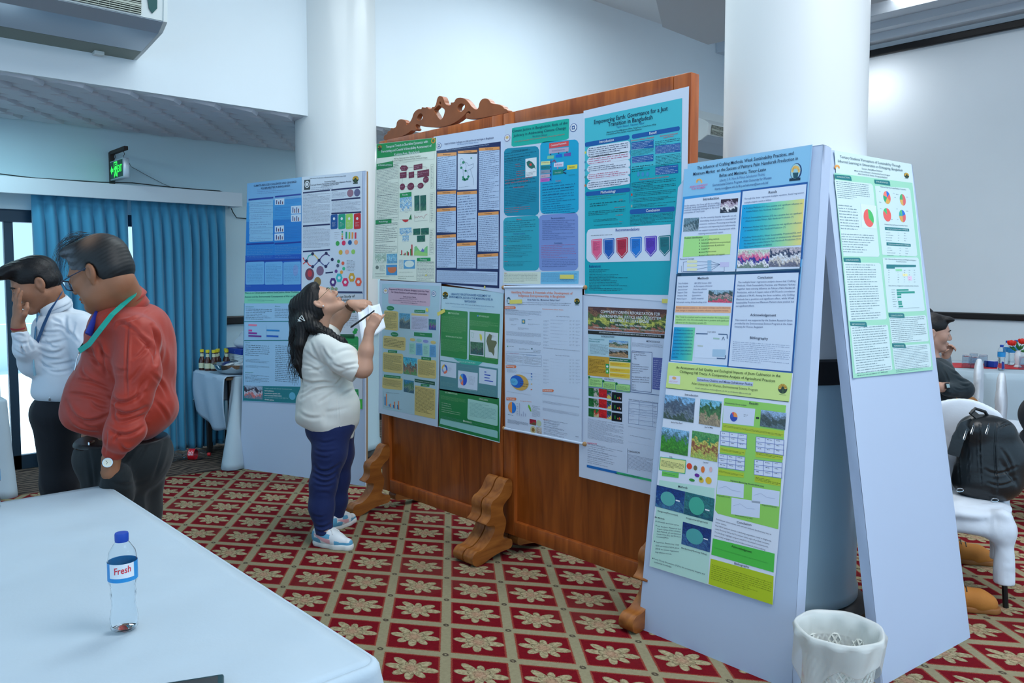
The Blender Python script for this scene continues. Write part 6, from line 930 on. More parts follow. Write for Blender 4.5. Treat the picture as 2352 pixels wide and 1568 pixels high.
def skinmat(name,c):
    return mat(name,c,.45,sub=.08,spec=.4,bump=.04,bs=250)
def cloth(name,c,rough=.75,bump=.12,bs=300,sheen=.1,fold=.3,fs=6,var=0,vs=3):
    if name in MC: return MC[name]
    m=mat(name,c,rough,bump=bump,bs=bs,sheen=sheen,var=var,vs=vs); nt=m.node_tree; N=nt.nodes; K_=nt.links
    tc=N.new('ShaderNodeTexCoord'); mp=N.new('ShaderNodeMapping'); mp.inputs['Scale'].default_value=(1,1,.55); K_.new(tc.outputs['Object'],mp.inputs[0])
    n=N.new('ShaderNodeTexNoise'); n.inputs['Scale'].default_value=fs; n.inputs['Detail'].default_value=1; n.inputs['Roughness'].default_value=.4; n.inputs['Distortion'].default_value=1.2; K_.new(mp.outputs[0],n.inputs['Vector'])
    old=[x for x in N if x.type=='BUMP'][0]; b=N.new('ShaderNodeBump'); b.inputs['Strength'].default_value=fold; b.inputs['Distance'].default_value=.05; K_.new(n.outputs['Fac'],b.inputs['Height']); K_.new(b.outputs[0],old.inputs['Normal']); return m
def collar_ring(t,c,ax,front,r0,r1,h,m,gap=35,open_=.35):
    """standing shirt collar: c base centre, ax neck axis, front direction of the opening"""
    ax=ax.normalized(); f=(front-ax*front.dot(ax)).normalized(); s_=ax.cross(f); q=MB(); n=28
    def g(u,v_):
        a=math.radians(gap+(360-2*gap)*u); e=max(0,math.cos(a)); d=f*math.cos(a)+s_*math.sin(a); ht=h*(1-open_*e**2)
        return c+d*(r1+(r0-r1)*v_)+ax*(ht*v_)
    q.grid(g,n,3)
    def g2(u,v_):
        a=math.radians(gap+(360-2*gap)*u); e=max(0,math.cos(a)); d=f*math.cos(a)+s_*math.sin(a); ht=h*(1-open_*e**2); k=.032+.03*max(0,e-.45)*2
        return c+d*(r0+.004+(.014+.02*e)*v_)+ax*(ht-k*v_)
    q.grid(g2,n,3)
    return part_local(q,'collar',t,m,solid=.0025)
HAIRB=mat('black_hair',(16,15,17),.48,spec=.4,bump=.2,bs=90)
def hair_strands(parent,name,roots,m,n=3,r=.0016):
    q=MB()
    for pts in roots: q.tube(pts,[r*(1-.6*i/(len(pts)-1)) for i in range(len(pts))],4)
    return part_local(q,name,parent,m)
def ribbon(pts,w,normal,th=.0012):
    """flat band through pts; normal: list of outward normals"""
    q=MB(); n=len(pts); vs=[]
    for i,p in enumerate(pts):
        p=Vector(p); t=(Vector(pts[min(i+1,n-1)])-Vector(pts[max(i-1,0)])).normalized(); nn=Vector(normal[i] if isinstance(normal,list) else normal).normalized(); b=t.cross(nn).normalized()*w/2
        vs+=[p+b,p-b,p-b+nn*th,p+b+nn*th]
    fs=[]
    for i in range(n-1):
        for j in range(4): fs.append([i*4+j,i*4+(j+1)%4,(i+1)*4+(j+1)%4,(i+1)*4+j])
    fs+=[[0,3,2,1],[(n-1)*4+j for j in range(4)]]
    q.add(vs,fs); return q
# ================================================================ WOMAN READING THE POSTERS
def noise_wrinkle(dirv,freq,amp,env=None,ph=0):
    d=np.array(dirv,dtype=float)
    def f(X,Y,Z):
        u=(X*d[0]+Y*d[1]+Z*d[2])*freq
        w=amp*np.sin(u+1.7*np.sin(X*11+ph)+1.3*np.sin(Y*13+Z*9+ph*2))
        return (w*env(X,Y,Z) if env else w).astype(np.float32)
    return f
SK_W=skinmat('skin_woman',(196,150,126))
cW_=K(758,960,4.78); t=thing('person','woman in white t-shirt and blue trousers looking up at the posters','person',(cW_.x,cW_.y,0))
wom=t
NB=K(728,768,4.78)
HB=basis(RT*math.cos(math.radians(50))+FW*.18+UP*math.sin(math.radians(50)),UP*math.cos(math.radians(50))-RT*math.sin(math.radians(50)))
hc=K(737,697,4.78)
F=Field(); T=head_ops(F,hc,HB,.98,NB,.054)
# torso core and legs beneath the clothes
F.ell(K(750,850,4.78),(.12,.12,.2),None,.05).ell(K(758,950,4.78),(.13,.13,.14),None,.05)
F.chain([K(762,985,4.70),K(747,1105,4.66),K(748,1222,4.62)],[.06,.05,.036],.03).chain([K(770,985,4.9),K(775,1095,4.94),K(772,1195,4.95)],[.06,.05,.034],.03)
F.cap(K(748,1222,4.62),K(757,1240,4.61),.034,.03,.02).cap(K(772,1195,4.95),K(775,1200,4.96),.032,.03,.02)
# near arm
F.chain([K(752,795,4.62),K(800,835,4.58),K(836,843,4.58)],[.06,.052,.047],.03)
F.chain([K(836,843,4.58),K(841,805,4.585),K(849,760,4.6)],[.047,.040,.026],.025)
F.ell(K(830,852,4.57),(.05,.045,.04),None,.03)
hw=K(850,757,4.6); BH=basis(RT*.45+UP*.9+FW*.05,-FW*1.0-RT*.1)  # x up the hand, z back of hand toward camera
near_tips=hand_ops(F,hw,BH,1,(1.25,1.3,1.2,.35),.9,.92,.12)
# far arm
F.chain([K(742,800,4.98),K(752,768,5.08),K(764,752,5.1)],[.062,.055,.05],.03)
F.chain([K(764,750,5.1),K(786,722,5.05),K(808,700,4.98)],[.055,.046,.028],.03)
BH2=basis(RT*1.0+UP*.02-FW*.05,UP*.55-FW*.8)
far_tips=hand_ops(F,K(809,699,4.98),BH2,-1,(.55,.65,.6,.5),.55,.95,.1)
body=field_obj(F,'body',SK_W,t,.004)
eyes(T,.98,t,HB)
for y in (-1,1):
    q=MB(); q.tube([T(.094,y*.014,.022),T(.097,y*.03,.03),T(.088,y*.048,.024)],[.002,.0035,.0015],6); part_local(q,'eyebrow',t,HAIRB)
q=MB(); q.ell(T(.1,0,-.0605)[:],(.007,.02,.0045),Matrix.Translation(T(.1,0,-.0605))@HB.to_4x4()@Matrix.Translation(-T(.1,0,-.0605))); q.ell(T(.098,0,-.0735)[:],(.0075,.017,.005),Matrix.Translation(T(.098,0,-.0735))@HB.to_4x4()@Matrix.Translation(-T(.098,0,-.0735))); part_local(q,'lips',t,mat('lips_rose',(164,98,92),.4))
# trousers
DEN=cloth('navy_denim',(12,34,88),.8,.2,400)
F=Field()
F.ell(K(762,965,4.78),(.135,.17,.12),None,.05).ell(K(748,985,4.78),(.115,.16,.10),basis(RT,UP),.05)
F.chain([K(764,985,4.70),K(757,1040,4.68),K(743,1110,4.655),K(739,1165,4.64),K(745,1222,4.625)],[.112,.097,.076,.068,.050],.04)
F.chain([K(772,985,4.88),K(778,1040,4.92),K(776,1100,4.94),K(775,1150,4.95),K(772,1192,4.95)],[.115,.09,.07,.058,.045],.04)
F.ell(K(737,1150,4.645),(.06,.062,.11),None,.03)
F.cut(K(746,1226,4.62),(0,0,-1)); field_obj(F,'trousers',DEN,t,.005,folds=[(430,455,560,535,735,440,16,9),(425,540,580,600,700,520,16,9),(425,615,560,665,690,600,15,8),(430,340,560,375,620,350,14,5),(430,700,560,720,650,690,16,5),(405,1160,520,1205,640,1150,14,8),(415,1215,530,1262,630,1200,13,8),(400,1060,500,1085,560,1060,14,4),(480,170,560,190,680,160,14,4),(440,500,500,520,560,515,10,4),(430,250,520,300,700,280,14,4),(450,800,540,790,620,810,18,4),(690,560,720,650,700,760,14,5)],crop=(640,980,5.227))
# t-shirt
TS=cloth('cream_jersey',(226,228,222),.85,.12,500)
F=Field(); Bs=basis(RT,UP)
F.ell(K(742,800,4.78),(.125,.19,.11),Bs,.05).ell(K(748,850,4.78),(.150,.19,.15),Bs,.06).ell(K(752,925,4.78),(.182,.2,.17),Bs,.07).ell(K(745,955,4.78),(.165,.19,.10),Bs,.05)
F.chain([K(757,985,4.78),K(757,1000,4.78)],[.135,.14],.05)
F.ell(K(768,965,4.78),(.145,.19,.085),Bs,.05).ell(K(786,940,4.76),(.09,.16,.09),Bs,.05)
F.chain([K(750,790,4.63),K(790,825,4.59),K(815,848,4.585)],[.078,.078,.074],.045)
F.chain([K(738,795,4.95),K(748,775,5.03),K(758,768,5.06)],[.075,.07,.065],.04)
F.cap(K(725,762,4.78),K(728,772,4.78),.085,.1,.05)
F.ell(K(817,848,4.585)+(RT*.86-UP*.45)*.095,(.1,.1,.1),None,.006,1)
F.ell(K(732,742,4.78),(.07,.075,.045),Bs,.01,1)
F.wave(noise_wrinkle((.3,.1,1),34,.0022))
F.cut(K(742,1002,4.6),-UP*1-RT*.33)
o=field_obj(F,'t_shirt',TS,t,.0045,folds=[(345,690,390,790,445,870,12,8),(445,870,520,920,600,990,13,10),(295,770,390,840,470,895,12,7),(270,880,350,905,430,955,12,6),(250,1000,340,1040,470,1030,12,7),(340,1060,450,1040,560,1055,13,8),(265,1180,420,1100,600,1085,13,9),(555,1060,590,1030,620,990,10,8),(450,740,480,800,525,850,12,6),(560,800,660,760,760,770,14,5),(590,900,680,890,765,870,14,6),(620,950,690,925,750,920,12,5),(420,1210,500,1160,570,1110,13,7),(610,1160,660,1130,725,1100,13,7),(250,1290,340,1340,450,1330,14,5),(480,1290,560,1280,680,1250,15,4),(578,1000,584,1200,600,1460,5,3),(320,930,400,930,470,900,11,6),(505,620,560,650,640,660,14,4),(300,1420,450,1470,700,1400,6,3),(540,880,600,910,660,920,10,5),(230,1130,300,1120,380,1070,11,5)],crop=(620,600,3.732))
# hem follows a slight rise to the front
# ---- hair
F=Field(); Hh=lambda x,y,z:Vector(hc)+HB@Vector((x,y,z))
F.ell(Hh(-.03,0,.045),(.105,.088,.088),HB,.03).ell(Hh(-.055,0,.0),(.08,.082,.085),HB,.03).ell(Hh(.02,0,.088),(.07,.074,.045),HB,.03)
F.ell(Hh(.105,0,.03),(.055,.06,.075),HB,.012,1).ell(Hh(.055,0,-.045),(.07,.2,.072),HB,.012,1)
back=[K(692,705,4.78),K(690,735,4.79),K(686,770,4.78),K(688,810,4.73),K(696,845,4.70)]
F.chain(back,[.075,.062,.05,.036,.02],.03)
F.chain([K(700,730,4.72),K(722,752,4.66),K(752,768,4.62),K(785,785,4.6),K(803,812,4.6),K(810,828,4.62)],[.05,.04,.032,.024,.02,.008],.025)
F.chain([K(700,740,4.7),K(690,790,4.66),K(684,835,4.66),K(694,868,4.66)],[.05,.035,.022,.008],.02)
F.chain([K(690,740,4.74),K(676,780,4.74),K(676,815,4.72),K(688,850,4.7)],[.045,.028,.018,.006],.02)
def hw_(X,Y,Z):
    return (.0016*np.sin((X*RT[0]+Y*RT[1])*330+Z*70+3*np.sin(Z*28))*(Z<1.5)+.0003*np.sin((X*RT[0]+Y*RT[1])*420+Z*240)).astype(np.float32)
F.wave(hw_); hair=field_obj(F,'hair',HAIRB,t,.004)
rnd=random.Random(4); R_=[]
for i in range(150):
    x=rnd.uniform(668,700);d=rnd.uniform(4.64,4.8);y=rnd.uniform(745,775); p=[];a=rnd.uniform(0,6); ln=rnd.uniform(70,115); dr=rnd.uniform(-12,14)
    for j in range(9): p.append(K(x+dr*j/8+5*math.sin(a+j*.9),y+ln*j/8,d))
    R_.append(p)
for i in range(26):
    a=rnd.uniform(0,6); y=rnd.uniform(748,770);d=4.6+rnd.uniform(-.01,.03); R_.append([K(725+j*10.5+rnd.uniform(-1,1),y+j*(2.5+j*.65)+3*math.sin(a+j),d-.01*math.sin(j)) for j in range(9)])
hair_strands(t,'loose_locks',R_,HAIRB,r=.0017)
# hair clip
q=MB(); CL=mat('white_clip_plastic',(225,235,235),.3); z0=4.635
for a,b in (((684,738),(693,724)),((693,724),(700,737)),((684,738),(688,732)),((700,737),(687,729)),((685,734),(692,738)),((688,738),(684,733))): q.tube([K(*a,z0),K(*b,z0)],.0022,6)
part_local(q,'hair_clip',t,CL)
q=MB(); q.ell(T(-.002,-.0885,-.034)[:],(.0045,)*3); part_local(q,'earring',t,mat('pearl',(235,235,235),.15,spec=.8))
# glasses
q=MB(); GL=mat('thin_gold_wire',(190,170,130),.25,metal=.9)
for y in (-1,1):
    ring=[T(.122+.004*math.cos(a)*0,y*.034+.024*math.cos(a),.002+.019*math.sin(a)) for a in [2*math.pi*i/16 for i in range(17)]]; q.tube(ring,.0014,5,False)
    q.tube([T(.12,y*.058,.008),T(.06,y*.078,.012),T(-.005,y*.083,.014)],.0012,5)
q.tube([T(.123,-.01,.006),T(.124,0,.01),T(.123,.01,.006)],.0012,5); g=part_local(q,'glasses',t,GL)
for y in (-1,1):
    q=MB(); q.add([T(.122,y*.034+.023*math.cos(a),.002+.018*math.sin(a)) for a in [2*math.pi*i/16 for i in range(16)]],[list(range(16))]); part_local(q,'lens',g,mat('spectacle_lens',(245,250,255),.03,trans=.9,ior=1.05,spec=.8))
# watch and ring
q=MB(); a0,b0=K(800,708,5.0),K(810,697,4.98); ax=(b0-a0).normalized(); M=Matrix.Translation(a0.lerp(b0,.6))@ax.to_track_quat('Z','X').to_matrix().to_4x4()
q.lathe([(.034,-.013),(.038,-.012),(.038,.012),(.034,.013)],(0,0,0),24,M); part_local(q,'wristwatch',t,mat('brown_leather_strap',(92,62,46),.5))
# shoes
def shoe(name,heel,toe,s,colf,parent,h=.0024,low=True):
    d=(toe-heel); L=d.length; d.normalize(); B=basis(d,UP); P=lambda x,y,z: Vector(heel)+B@Vector((x*L,y*L,z*L))
    F=Field()
    F.chain([P(.12,0,.075),P(.35,0,.07),P(.6,0,.065),P(.85,0,.06)],[.135*L,.13*L,.15*L,.135*L],.03); F.cut(P(0,0,.0),(0,0,-1)); F.cut(P(0,0,.115),(0,0,1))
    sole=field_obj(F,'sole',mat('white_rubber_sole',(232,234,230),.5),parent,h)
    F=Field()
    F.chain([P(.10,0,.17),P(.3,0,.17),P(.6,0,.15),P(.86,0,.13)],[.115*L,.115*L,.125*L,.105*L],.04).chain([P(.13,0,.3),P(.32,0,.29),P(.55,0,.2)],[.12*L,.12*L,.10*L],.05)
    F.cut(P(0,0,.105),(0,0,-1)); F.cap(P(.2,0,.34),P(.24,0,.5),.085*L,.1*L,.02,1)
    Bi=np.array(B); hl=np.array(heel)
    def cf(V): q_=(V-hl)@Bi/L; return np.array([lin(c) for c in colf])[pick(q_)]
    def pick(q_):
        x,y,z=q_.T; r=np.zeros(len(x),int)                       # 0 white
        r[(z<.2+.03*np.sin(x*5))&((x<.28)|(x>.62))]=1              # blue toe guard and heel
        r[(x<.1)&(z<.34)]=1; r[(x>.27)&(x<.5)&(z>.23+.0*x)&(z<.36-.2*(x-.27))]=1
        r[(x>.93)]=1; r[(x>.72)&(z>.165)&(x<.93)]=0
        sw=np.abs(z-(.3-.36*(x-.08)))<(.012+.13*np.clip(x-.1,0,.4)); r[sw&(x>.08)&(x<.52)&(z>.125)&(z<.29)]=2
        return r
    up=field_obj(F,'upper',ink_mat('sneaker_leather',.45,.1),parent,h,cf)
    q=MB()
    for i in range(5):
        x=.42+i*.055; q.tube([P(x,-.085,.335-i*.022),P(x+.01,0,.372-i*.024),P(x,.085,.335-i*.022)],.0038,5)
    for s_ in (-1,1): q.tube([P(.44,0,.38),P(.48,s_*.06,.40),P(.56,s_*.12,.33),P(.6,s_*.1,.27)],.003,5)
    part_local(q,'laces',parent,mat('white_laces',(236,238,238),.7))
def sneaker(label,heel,toe):
    c=(heel+toe)/2; c.z=0; t=thing('sneaker',label,'shoe',c,group=None); return t
t1=t
cols=((226,232,236),(98,172,208),(232,176,184))
def worn_shoe(person,heel,toe):
    e=bpy.data.objects.new('shoe',None); C.objects.link(e); e.parent=person; return e
# shoes are children of the wearer: part meshes grouped by an upper that carries sole and laces
h0=K(722,1250,4.66);h0.z=0;toe=K(812,1252,4.56);toe.z=0
def shoe_group(person,heel,toe,cols):
    n0=set(bpy.data.objects); shoe('shoe',heel,toe,1,cols,person); new=[o for o in bpy.data.objects if o not in n0]
    up=[o for o in new if o.name.startswith('upper')][0]; up.name='shoe'
    for o in new:
        if o is not up: o.parent=up
shoe_group(t,h0,toe,cols)
h1=K(766,1212,4.93);h1.z=0;toe1=K(806,1196,5.08);toe1.z=0
d1_=(toe1-h1).normalized(); A1=K(772,1192,4.95); A1.z=0; h1=A1-d1_*.062
shoe_group(t,h1,h1+d1_*.25,cols)
# papers and stylus (held things stay top level)
def sheet(name,label,cat,corners,m,nu=10,nv=12,bend=.02,axis=0,ph=0,th=.0008):
    q=MB(); A,B,C_,D_=corners; n=(B-A).cross(D_-A).normalized()
    q.grid(lambda a,b:A.lerp(B,a).lerp(D_.lerp(C_,a),b)+n*bend*math.sin(math.pi*(a if axis==0 else b)+ph),nu,nv); o=q.build(name,m,smooth=True,solid=th); return tag(o,label,cat)
PW2=mat('white_paper',(232,238,246),.7)
sheet('paper_sheet','loose white sheet held open by the woman, in front of the screen edge','paper',[K(846,700,4.9),K(872,697,4.95),K(886,752,4.9),K(852,776,4.8)],PW2,bend=.02)
sheet('paper_roll','curled printed handout held by the woman under her wrist','paper',[K(822,716,4.84),K(848,700,4.9),K(856,780,4.82),K(832,790,4.74)],PW2,bend=.035)
q=MB(); a,b=K(805,752,4.50),K(848,722,4.55); q.tube([a,a.lerp(b,.05),b],[.0035,.0055,.0055],10); q.tube([b,b.lerp(K(860,713,4.56),1)],.004,8); tag(q.build('pen',mat('black_plastic',(18,20,24),.35),smooth=True),'black pen held in the woman\'s near hand','pen')
# ================================================================ MAN IN RED SHIRT
SK_R=skinmat('skin_red_shirt_man',(150,100,72))
t=thing('person','heavy older man in rust-red shirt and glasses looking down','person',tuple(K(270,1000,3.45).xy)+(0,)); red=t
hdr=-RT*.93+FW*.06-UP*.36; HB=basis(hdr,UP*.93-RT*.36); hc=K(232,627,3.3); s=1.17
F=Field(); T=head_ops(F,hc,HB,s,K(288,705,3.42),.068,1,1.0)
F.ell(K(280,840,3.42),(.13,.13,.2),None,.05).cap(K(282,880,3.44),K(284,1040,3.46),.1,.1,.05)
F.chain([K(255,1060,3.36),K(258,1250,3.36),K(262,1470,3.36)],[.07,.055,.04],.03).chain([K(310,1060,3.52),K(305,1250,3.52),K(300,1440,3.52)],[.07,.055,.04],.03)
F.chain([K(318,775,3.25),K(300,905,3.2)],[.055,.045],.03).chain([K(300,905,3.2),K(256,1055,3.17)],[.042,.03],.03)
F.chain([K(256,1055,3.17),K(253,1085,3.17)],[.031,.034],.02)
BHr=basis(-UP*1-RT*.05,-FW*1-RT*.3); hand_ops(F,K(254,1062,3.17),BHr,-1,(.2,.2,.2,.25),.4,1.0,.03)
F.chain([K(235,775,3.62),K(215,890,3.64)],[.055,.045],.03).chain([K(215,890,3.64),K(205,1010,3.6)],[.042,.03],.03)
hand_ops(F,K(205,1012,3.6),basis(-UP,-RT),1,(.3,.3,.3,.3),.4,1.0,.05)
field_obj(F,'body',SK_R,t,.0045); eyes(T,s,t,HB,(0,-.35))
for y in (-1,1): part_local(MB().tube([T(.094,y*.014,.02),T(.099,y*.03,.029),T(.088,y*.05,.02)],[.003,.005,.002],6),'eyebrow',t,HAIRB)
q=MB(); Ml=Matrix.Translation(T(.1,0,-.066))@HB.to_4x4(); q.ell((0,0,.006),(.007*s,.02*s,.004*s),Ml); q.ell((-.002,0,-.007),(.0075*s,.018*s,.005*s),Ml); part_local(q,'lips',t,mat('lips_brown',(134,82,72),.4))
# trousers
TR1=cloth('dark_green_black_wool',(10,20,24),.8,.15,500)
F=Field(); Bs=basis(RT,UP)
F.ell(K(282,1040,3.44),(.195,.19,.12),Bs,.06).chain([K(262,1060,3.36),K(262,1180,3.37),K(264,1300,3.37),K(268,1440,3.37)],[.135,.115,.095,.085],.05).chain([K(308,1060,3.52),K(303,1180,3.52),K(300,1300,3.52),K(298,1420,3.52)],[.14,.115,.095,.085],.05)
F.ell(K(335,1050,3.42),(.09,.14,.13),Bs,.05).ell(K(252,1050,3.42),(.115,.16,.085),Bs,.04).chain([K(268,1095,3.2),K(268,1135,3.23)],[.058,.07],.04).crease(K(240,1072,3.15),K(266,1108,3.13),.006,.02)
F.crease(K(240,1085,3.2),K(265,1110,3.18),.008,.01).cut(K(280,1012,3.4),UP).cut(Vector((0,0,.04)),(0,0,-1)); field_obj(F,'trousers',TR1,t,.006,folds=[(530,1230,560,1290,600,1240,6,8),(700,1120,650,1200,600,1260,9,6),(780,1060,720,1180,640,1300,10,5),(860,1050,830,1180,790,1300,9,5),(450,1130,470,1250,480,1360,9,4),(560,1300,640,1330,760,1300,10,4)],crop=(0,520,2.24))
F=Field()
F.ell(K(282,1018,3.44),(.195,.19,.075),Bs,.02).ell(K(250,1020,3.42),(.12,.165,.06),Bs,.02); F.cut(K(280,1008,3.4),UP).cut(K(280,1032,3.3),(0,0,-1)); field_obj(F,'belt',mat('black_belt',(24,22,24),.35),t,.006)
q=MB(); q.bbox((-.004,-.022,-.018),(.004,.022,.018),.003,Matrix.Translation(K(210,1022,3.3))@basis(-RT,UP).to_4x4()); part_local(q,'belt_buckle',t,mat('buckle_steel',(200,205,210),.2,metal=1))
RS=cloth('rust_red_shirt',(160,42,20),.55,.1,500,.2)
F=Field()
F.ell(K(298,740,3.42),(.13,.205,.09),Bs,.06).ell(K(292,800,3.42),(.165,.2,.16),Bs,.07).ell(K(272,900,3.42),(.205,.195,.17),Bs,.08).ell(K(258,945,3.42),(.21,.19,.12),Bs,.06).ell(K(315,935,3.42),(.16,.19,.14),Bs,.06)
F.ell(K(330,820,3.42),(.12,.19,.2),Bs,.05)
F.chain([K(316,770,3.27),K(318,850,3.22),K(305,915,3.19)],[.088,.078,.07],.045).chain([K(305,915,3.19),K(282,990,3.17),K(262,1035,3.17)],[.07,.06,.047],.035)
F.chain([K(300,985,3.16),K(278,1005,3.15)],[.062,.064],.012)
F.chain([K(238,775,3.6),K(218,880,3.63),K(207,1000,3.6)],[.08,.065,.05],.04)
F.cut(K(257,1051,3.17),-UP*.9-RT*.38)
F.wave(noise_wrinkle((.5,.2,1),26,.003))
F.cut(K(280,1014,3.4),(0,0,-1)) if False else None
F.ell(K(285,1050,3.42),(.26,.3,.075),Bs,.02,1) if False else None
o=field_obj(F,'shirt',RS,t,.005,folds=[(662,492,652,690,655,880,6,7),(500,600,530,650,562,690,9,9),(520,610,530,690,548,765,9,9),(430,650,500,700,560,770,10,7),(385,790,470,800,560,835,9,8),(350,860,450,870,560,905,9,7),(340,900,430,1000,565,965,10,11),(358,960,410,1010,490,1035,8,7),(700,560,760,610,800,700,10,10),(782,510,810,600,798,705,11,16),(770,600,730,650,690,680,9,8),(570,870,640,905,742,850,10,12),(580,930,650,965,752,930,10,12),(588,890,585,950,602,1000,8,8),(610,1010,680,990,755,960,9,9),(558,1040,650,1072,752,1020,9,10),(590,1105,600,1080,625,1060,6,9),(800,900,840,950,862,1000,9,7),(780,760,830,810,862,880,9,7),(610,500,700,470,800,410,6,5),(440,600,470,640,500,720,9,6),(600,520,640,500,720,560,8,6),(740,700,700,760,660,800,10,7),(560,700,600,740,650,740,9,7),(420,720,430,760,480,790,7,6),(760,780,720,840,700,900,10,7),(548,1045,545,1110,535,1180,8,5),(620,1120,650,1150,690,1140,8,8),(380,1030,440,1055,520,1060,8,6),(470,900,500,930,560,940,8,6)],crop=(0,520,2.24))
collar_ring(t,K(291,712,3.41),K(262,655,3.37)-K(296,722,3.42),-RT-FW*.2-UP*.3,.086,.098,.075,RS,30,.45)
# tie
q=MB(); q.tube([K(229,705,3.33),K(222,722,3.27),K(214,740,3.22),K(203,768,3.2)],[.013,.02,.022,.026],8,True,.4); part_local(q,'necktie',t,mat('royal_blue_tie',(24,50,150),.5))
# hair
F=Field(); Hh=lambda x,y,z:Vector(hc)+HB@Vector((x*s,y*s,z*s)); sc=lambda *r:[q_*s for q_ in r]
F.ell(Hh(-.014,0,.048),sc(.106,.083,.088),HB,.02).ell(Hh(-.04,0,.0),sc(.078,.082,.07),HB,.02).ell(Hh(.05,0,.105),sc(.055,.06,.026),HB,.02)
F.ell(Hh(.1,0,.01),sc(.04,.1,.068),HB,.01,1).ell(Hh(.045,0,-.052),sc(.085,.2,.065),HB,.01,1).ell(Hh(-.04,0,-.085),sc(.07,.2,.045),HB,.01,1).ell(Hh(-.012,-.085,.0),sc(.021,.02,.034),HB,.006,1).ell(Hh(-.012,.085,.0),sc(.021,.02,.034),HB,.006,1)
hB=np.array(HB);hC=np.array(hc)
F.wave(lambda X,Y,Z:(.0006*np.sin((X*hB[0,0]+Y*hB[1,0]+Z*hB[2,0])*120+(X*hB[0,2]+Y*hB[1,2]+Z*hB[2,2])*420)).astype(np.float32))
def hc_col(V):
    q_=(V-hC)@hB/s; x,y,z=q_.T; g=np.zeros((len(V),3)); blk=np.array(lin((20,22,24)));gr=np.array(lin((104,112,120)));sk=np.array(lin((120,92,74)))
    a=np.clip((x-.01)/.05,0,1)*np.clip((z-.0)/.03,0,1)*(.35+.5*(np.sin(y*160+z*240)>.1)); b=np.exp(-(((x+.035)/.032)**2+((z-.112)/.03)**2))*.85
    side=np.clip(1-np.abs(z-.025)/.03,0,1)*np.clip((x+.01)/.03,0,1)*.6
    g=blk*(1-np.maximum(a,side)[:,None])+gr*np.maximum(a,side)[:,None]; return g*(1-b[:,None])+sk*b[:,None]
hm=ink_mat('greying_hair',.5,0); field_obj(F,'hair',hm,t,.004,hc_col)
rnd=random.Random(8); R_=[]
for i in range(150):
    y=rnd.uniform(-.065,.065); x0=rnd.uniform(-.03,.06); lift=rnd.uniform(.0,.014); e=rnd.uniform(.06,.1); sw=rnd.uniform(-.02,.02); R_.append([Hh(x0+e*j/9,y+sw*(j/9)**2,.132+lift-(x0+e*j/9+.0)**2*4.6+lift*math.sin(j*.35)) for j in range(10)])
hair_strands(t,'wispy_fringe',R_,mat('grey_hair_strand',(62,70,76),.6),r=.0008)
# glasses
q=MB(); GLR=mat('dark_blue_frame',(40,52,78),.3)
for y in (-1,1):
    P=[(.118,y*.01,.014),(.113,y*.056,.014),(.108,y*.054,-.02),(.114,y*.014,-.022),(.118,y*.01,.014)]; q.tube([T(*p) for p in P],.0022*s,6,False); q.tube([T(.113,y*.058,.012),T(.06,y*.08,.014),T(-.005,y*.086,.018)],.0018*s,6)
q.tube([T(.118,-.01,.01),T(.118,.01,.01)],.002,6); g=part_local(q,'glasses',t,GLR)
q=MB(); 
for y in (-1,1): q.add([T(.117,y*.01,.014),T(.112,y*.056,.014),T(.107,y*.054,-.02),T(.113,y*.014,-.022)],[[0,1,2,3]])
part_local(q,'lens',g,mat('spectacle_lens'))
# watch
c_=K(247,1062,3.125); nrm=(Vector((0,0,1.6))-c_).normalized(); M=Matrix.Translation(c_)@nrm.to_track_quat('Z','Y').to_matrix().to_4x4()
q=MB(); q.lathe([(0,-.004),(.019,-.004),(.0205,0),(.019,.005),(.016,.0055),(0,.0055)],(0,0,0),28,M); o=part_local(q,'wristwatch',t,mat('watch_steel',(205,210,212),.2,metal=.9))
q=MB(); q.lathe([(0,.006),(.0155,.006),(0,.0062)],(0,0,0),24,M); part_local(q,'dial',o,mat('watch_dial',(226,224,206),.3))
q=MB(); 
for a,L_ in ((.6,.011),(2.5,.008)): q.box((-.0006,0,.0064),(.0006,L_,.0068),M@Matrix.Rotation(a,4,'Z'))
part_local(q,'watch_hands',o,mat('black_plastic'))
ax=(K(256,1055,3.17)-K(253,1085,3.17)).normalized(); M2=Matrix.Translation(K(255,1060,3.17))@ax.to_track_quat('Z','Y').to_matrix().to_4x4()
q=MB(); q.lathe([(.033,-.008),(.036,-.007),(.036,.007),(.033,.008)],(0,0,0),24,M2); part_local(q,'watch_strap',t,mat('dark_leather',(40,30,28),.5))
# lanyard
LG=mat('teal_lanyard',(20,150,135),.5)
L1=[K(313,668,3.36),K(306,680,3.30),K(282,700,3.26),K(258,722,3.2),K(232,755,3.165),K(205,790,3.17),K(182,806,3.18)]
o=part_local(ribbon(L1,.022,[-FW-RT*.1]*7,.002),'lanyard',t,LG,smooth=False)
L2=[K(313,668,3.36),K(308,672,3.5),K(280,695,3.6),K(245,725,3.6),K(215,765,3.5),K(190,795,3.3),K(182,806,3.2)]
part_local(ribbon(L2,.022,[-RT-FW*.1]*7,.002),'lanyard',t,LG,smooth=False)
q=MB(); q.tube([K(182,808,3.19),K(176,825,3.17),K(172,850,3.17)],.0025,6); part_local(q,'badge_clip',t,mat('buckle_steel'))
# shoes
for hx,dd in ((262,3.37),(300,3.52)):
    h_=K(hx+12,1440,dd); h_.z=0; F=Field(); d=-RT*.95-FW*.2; d.normalize(); h2=h_+d*.18; F.chain([h_+UP*.05,h_+d*.1+UP*.05,h2+UP*.035],[.045,.045,.04],.03).cap(h_+UP*.08,h_+UP*.1,.045,.045).cut(Vector((0,0,0)),(0,0,-1)); field_obj(F,'shoe',mat('black_shoe',(20,20,22),.3),t,.006)
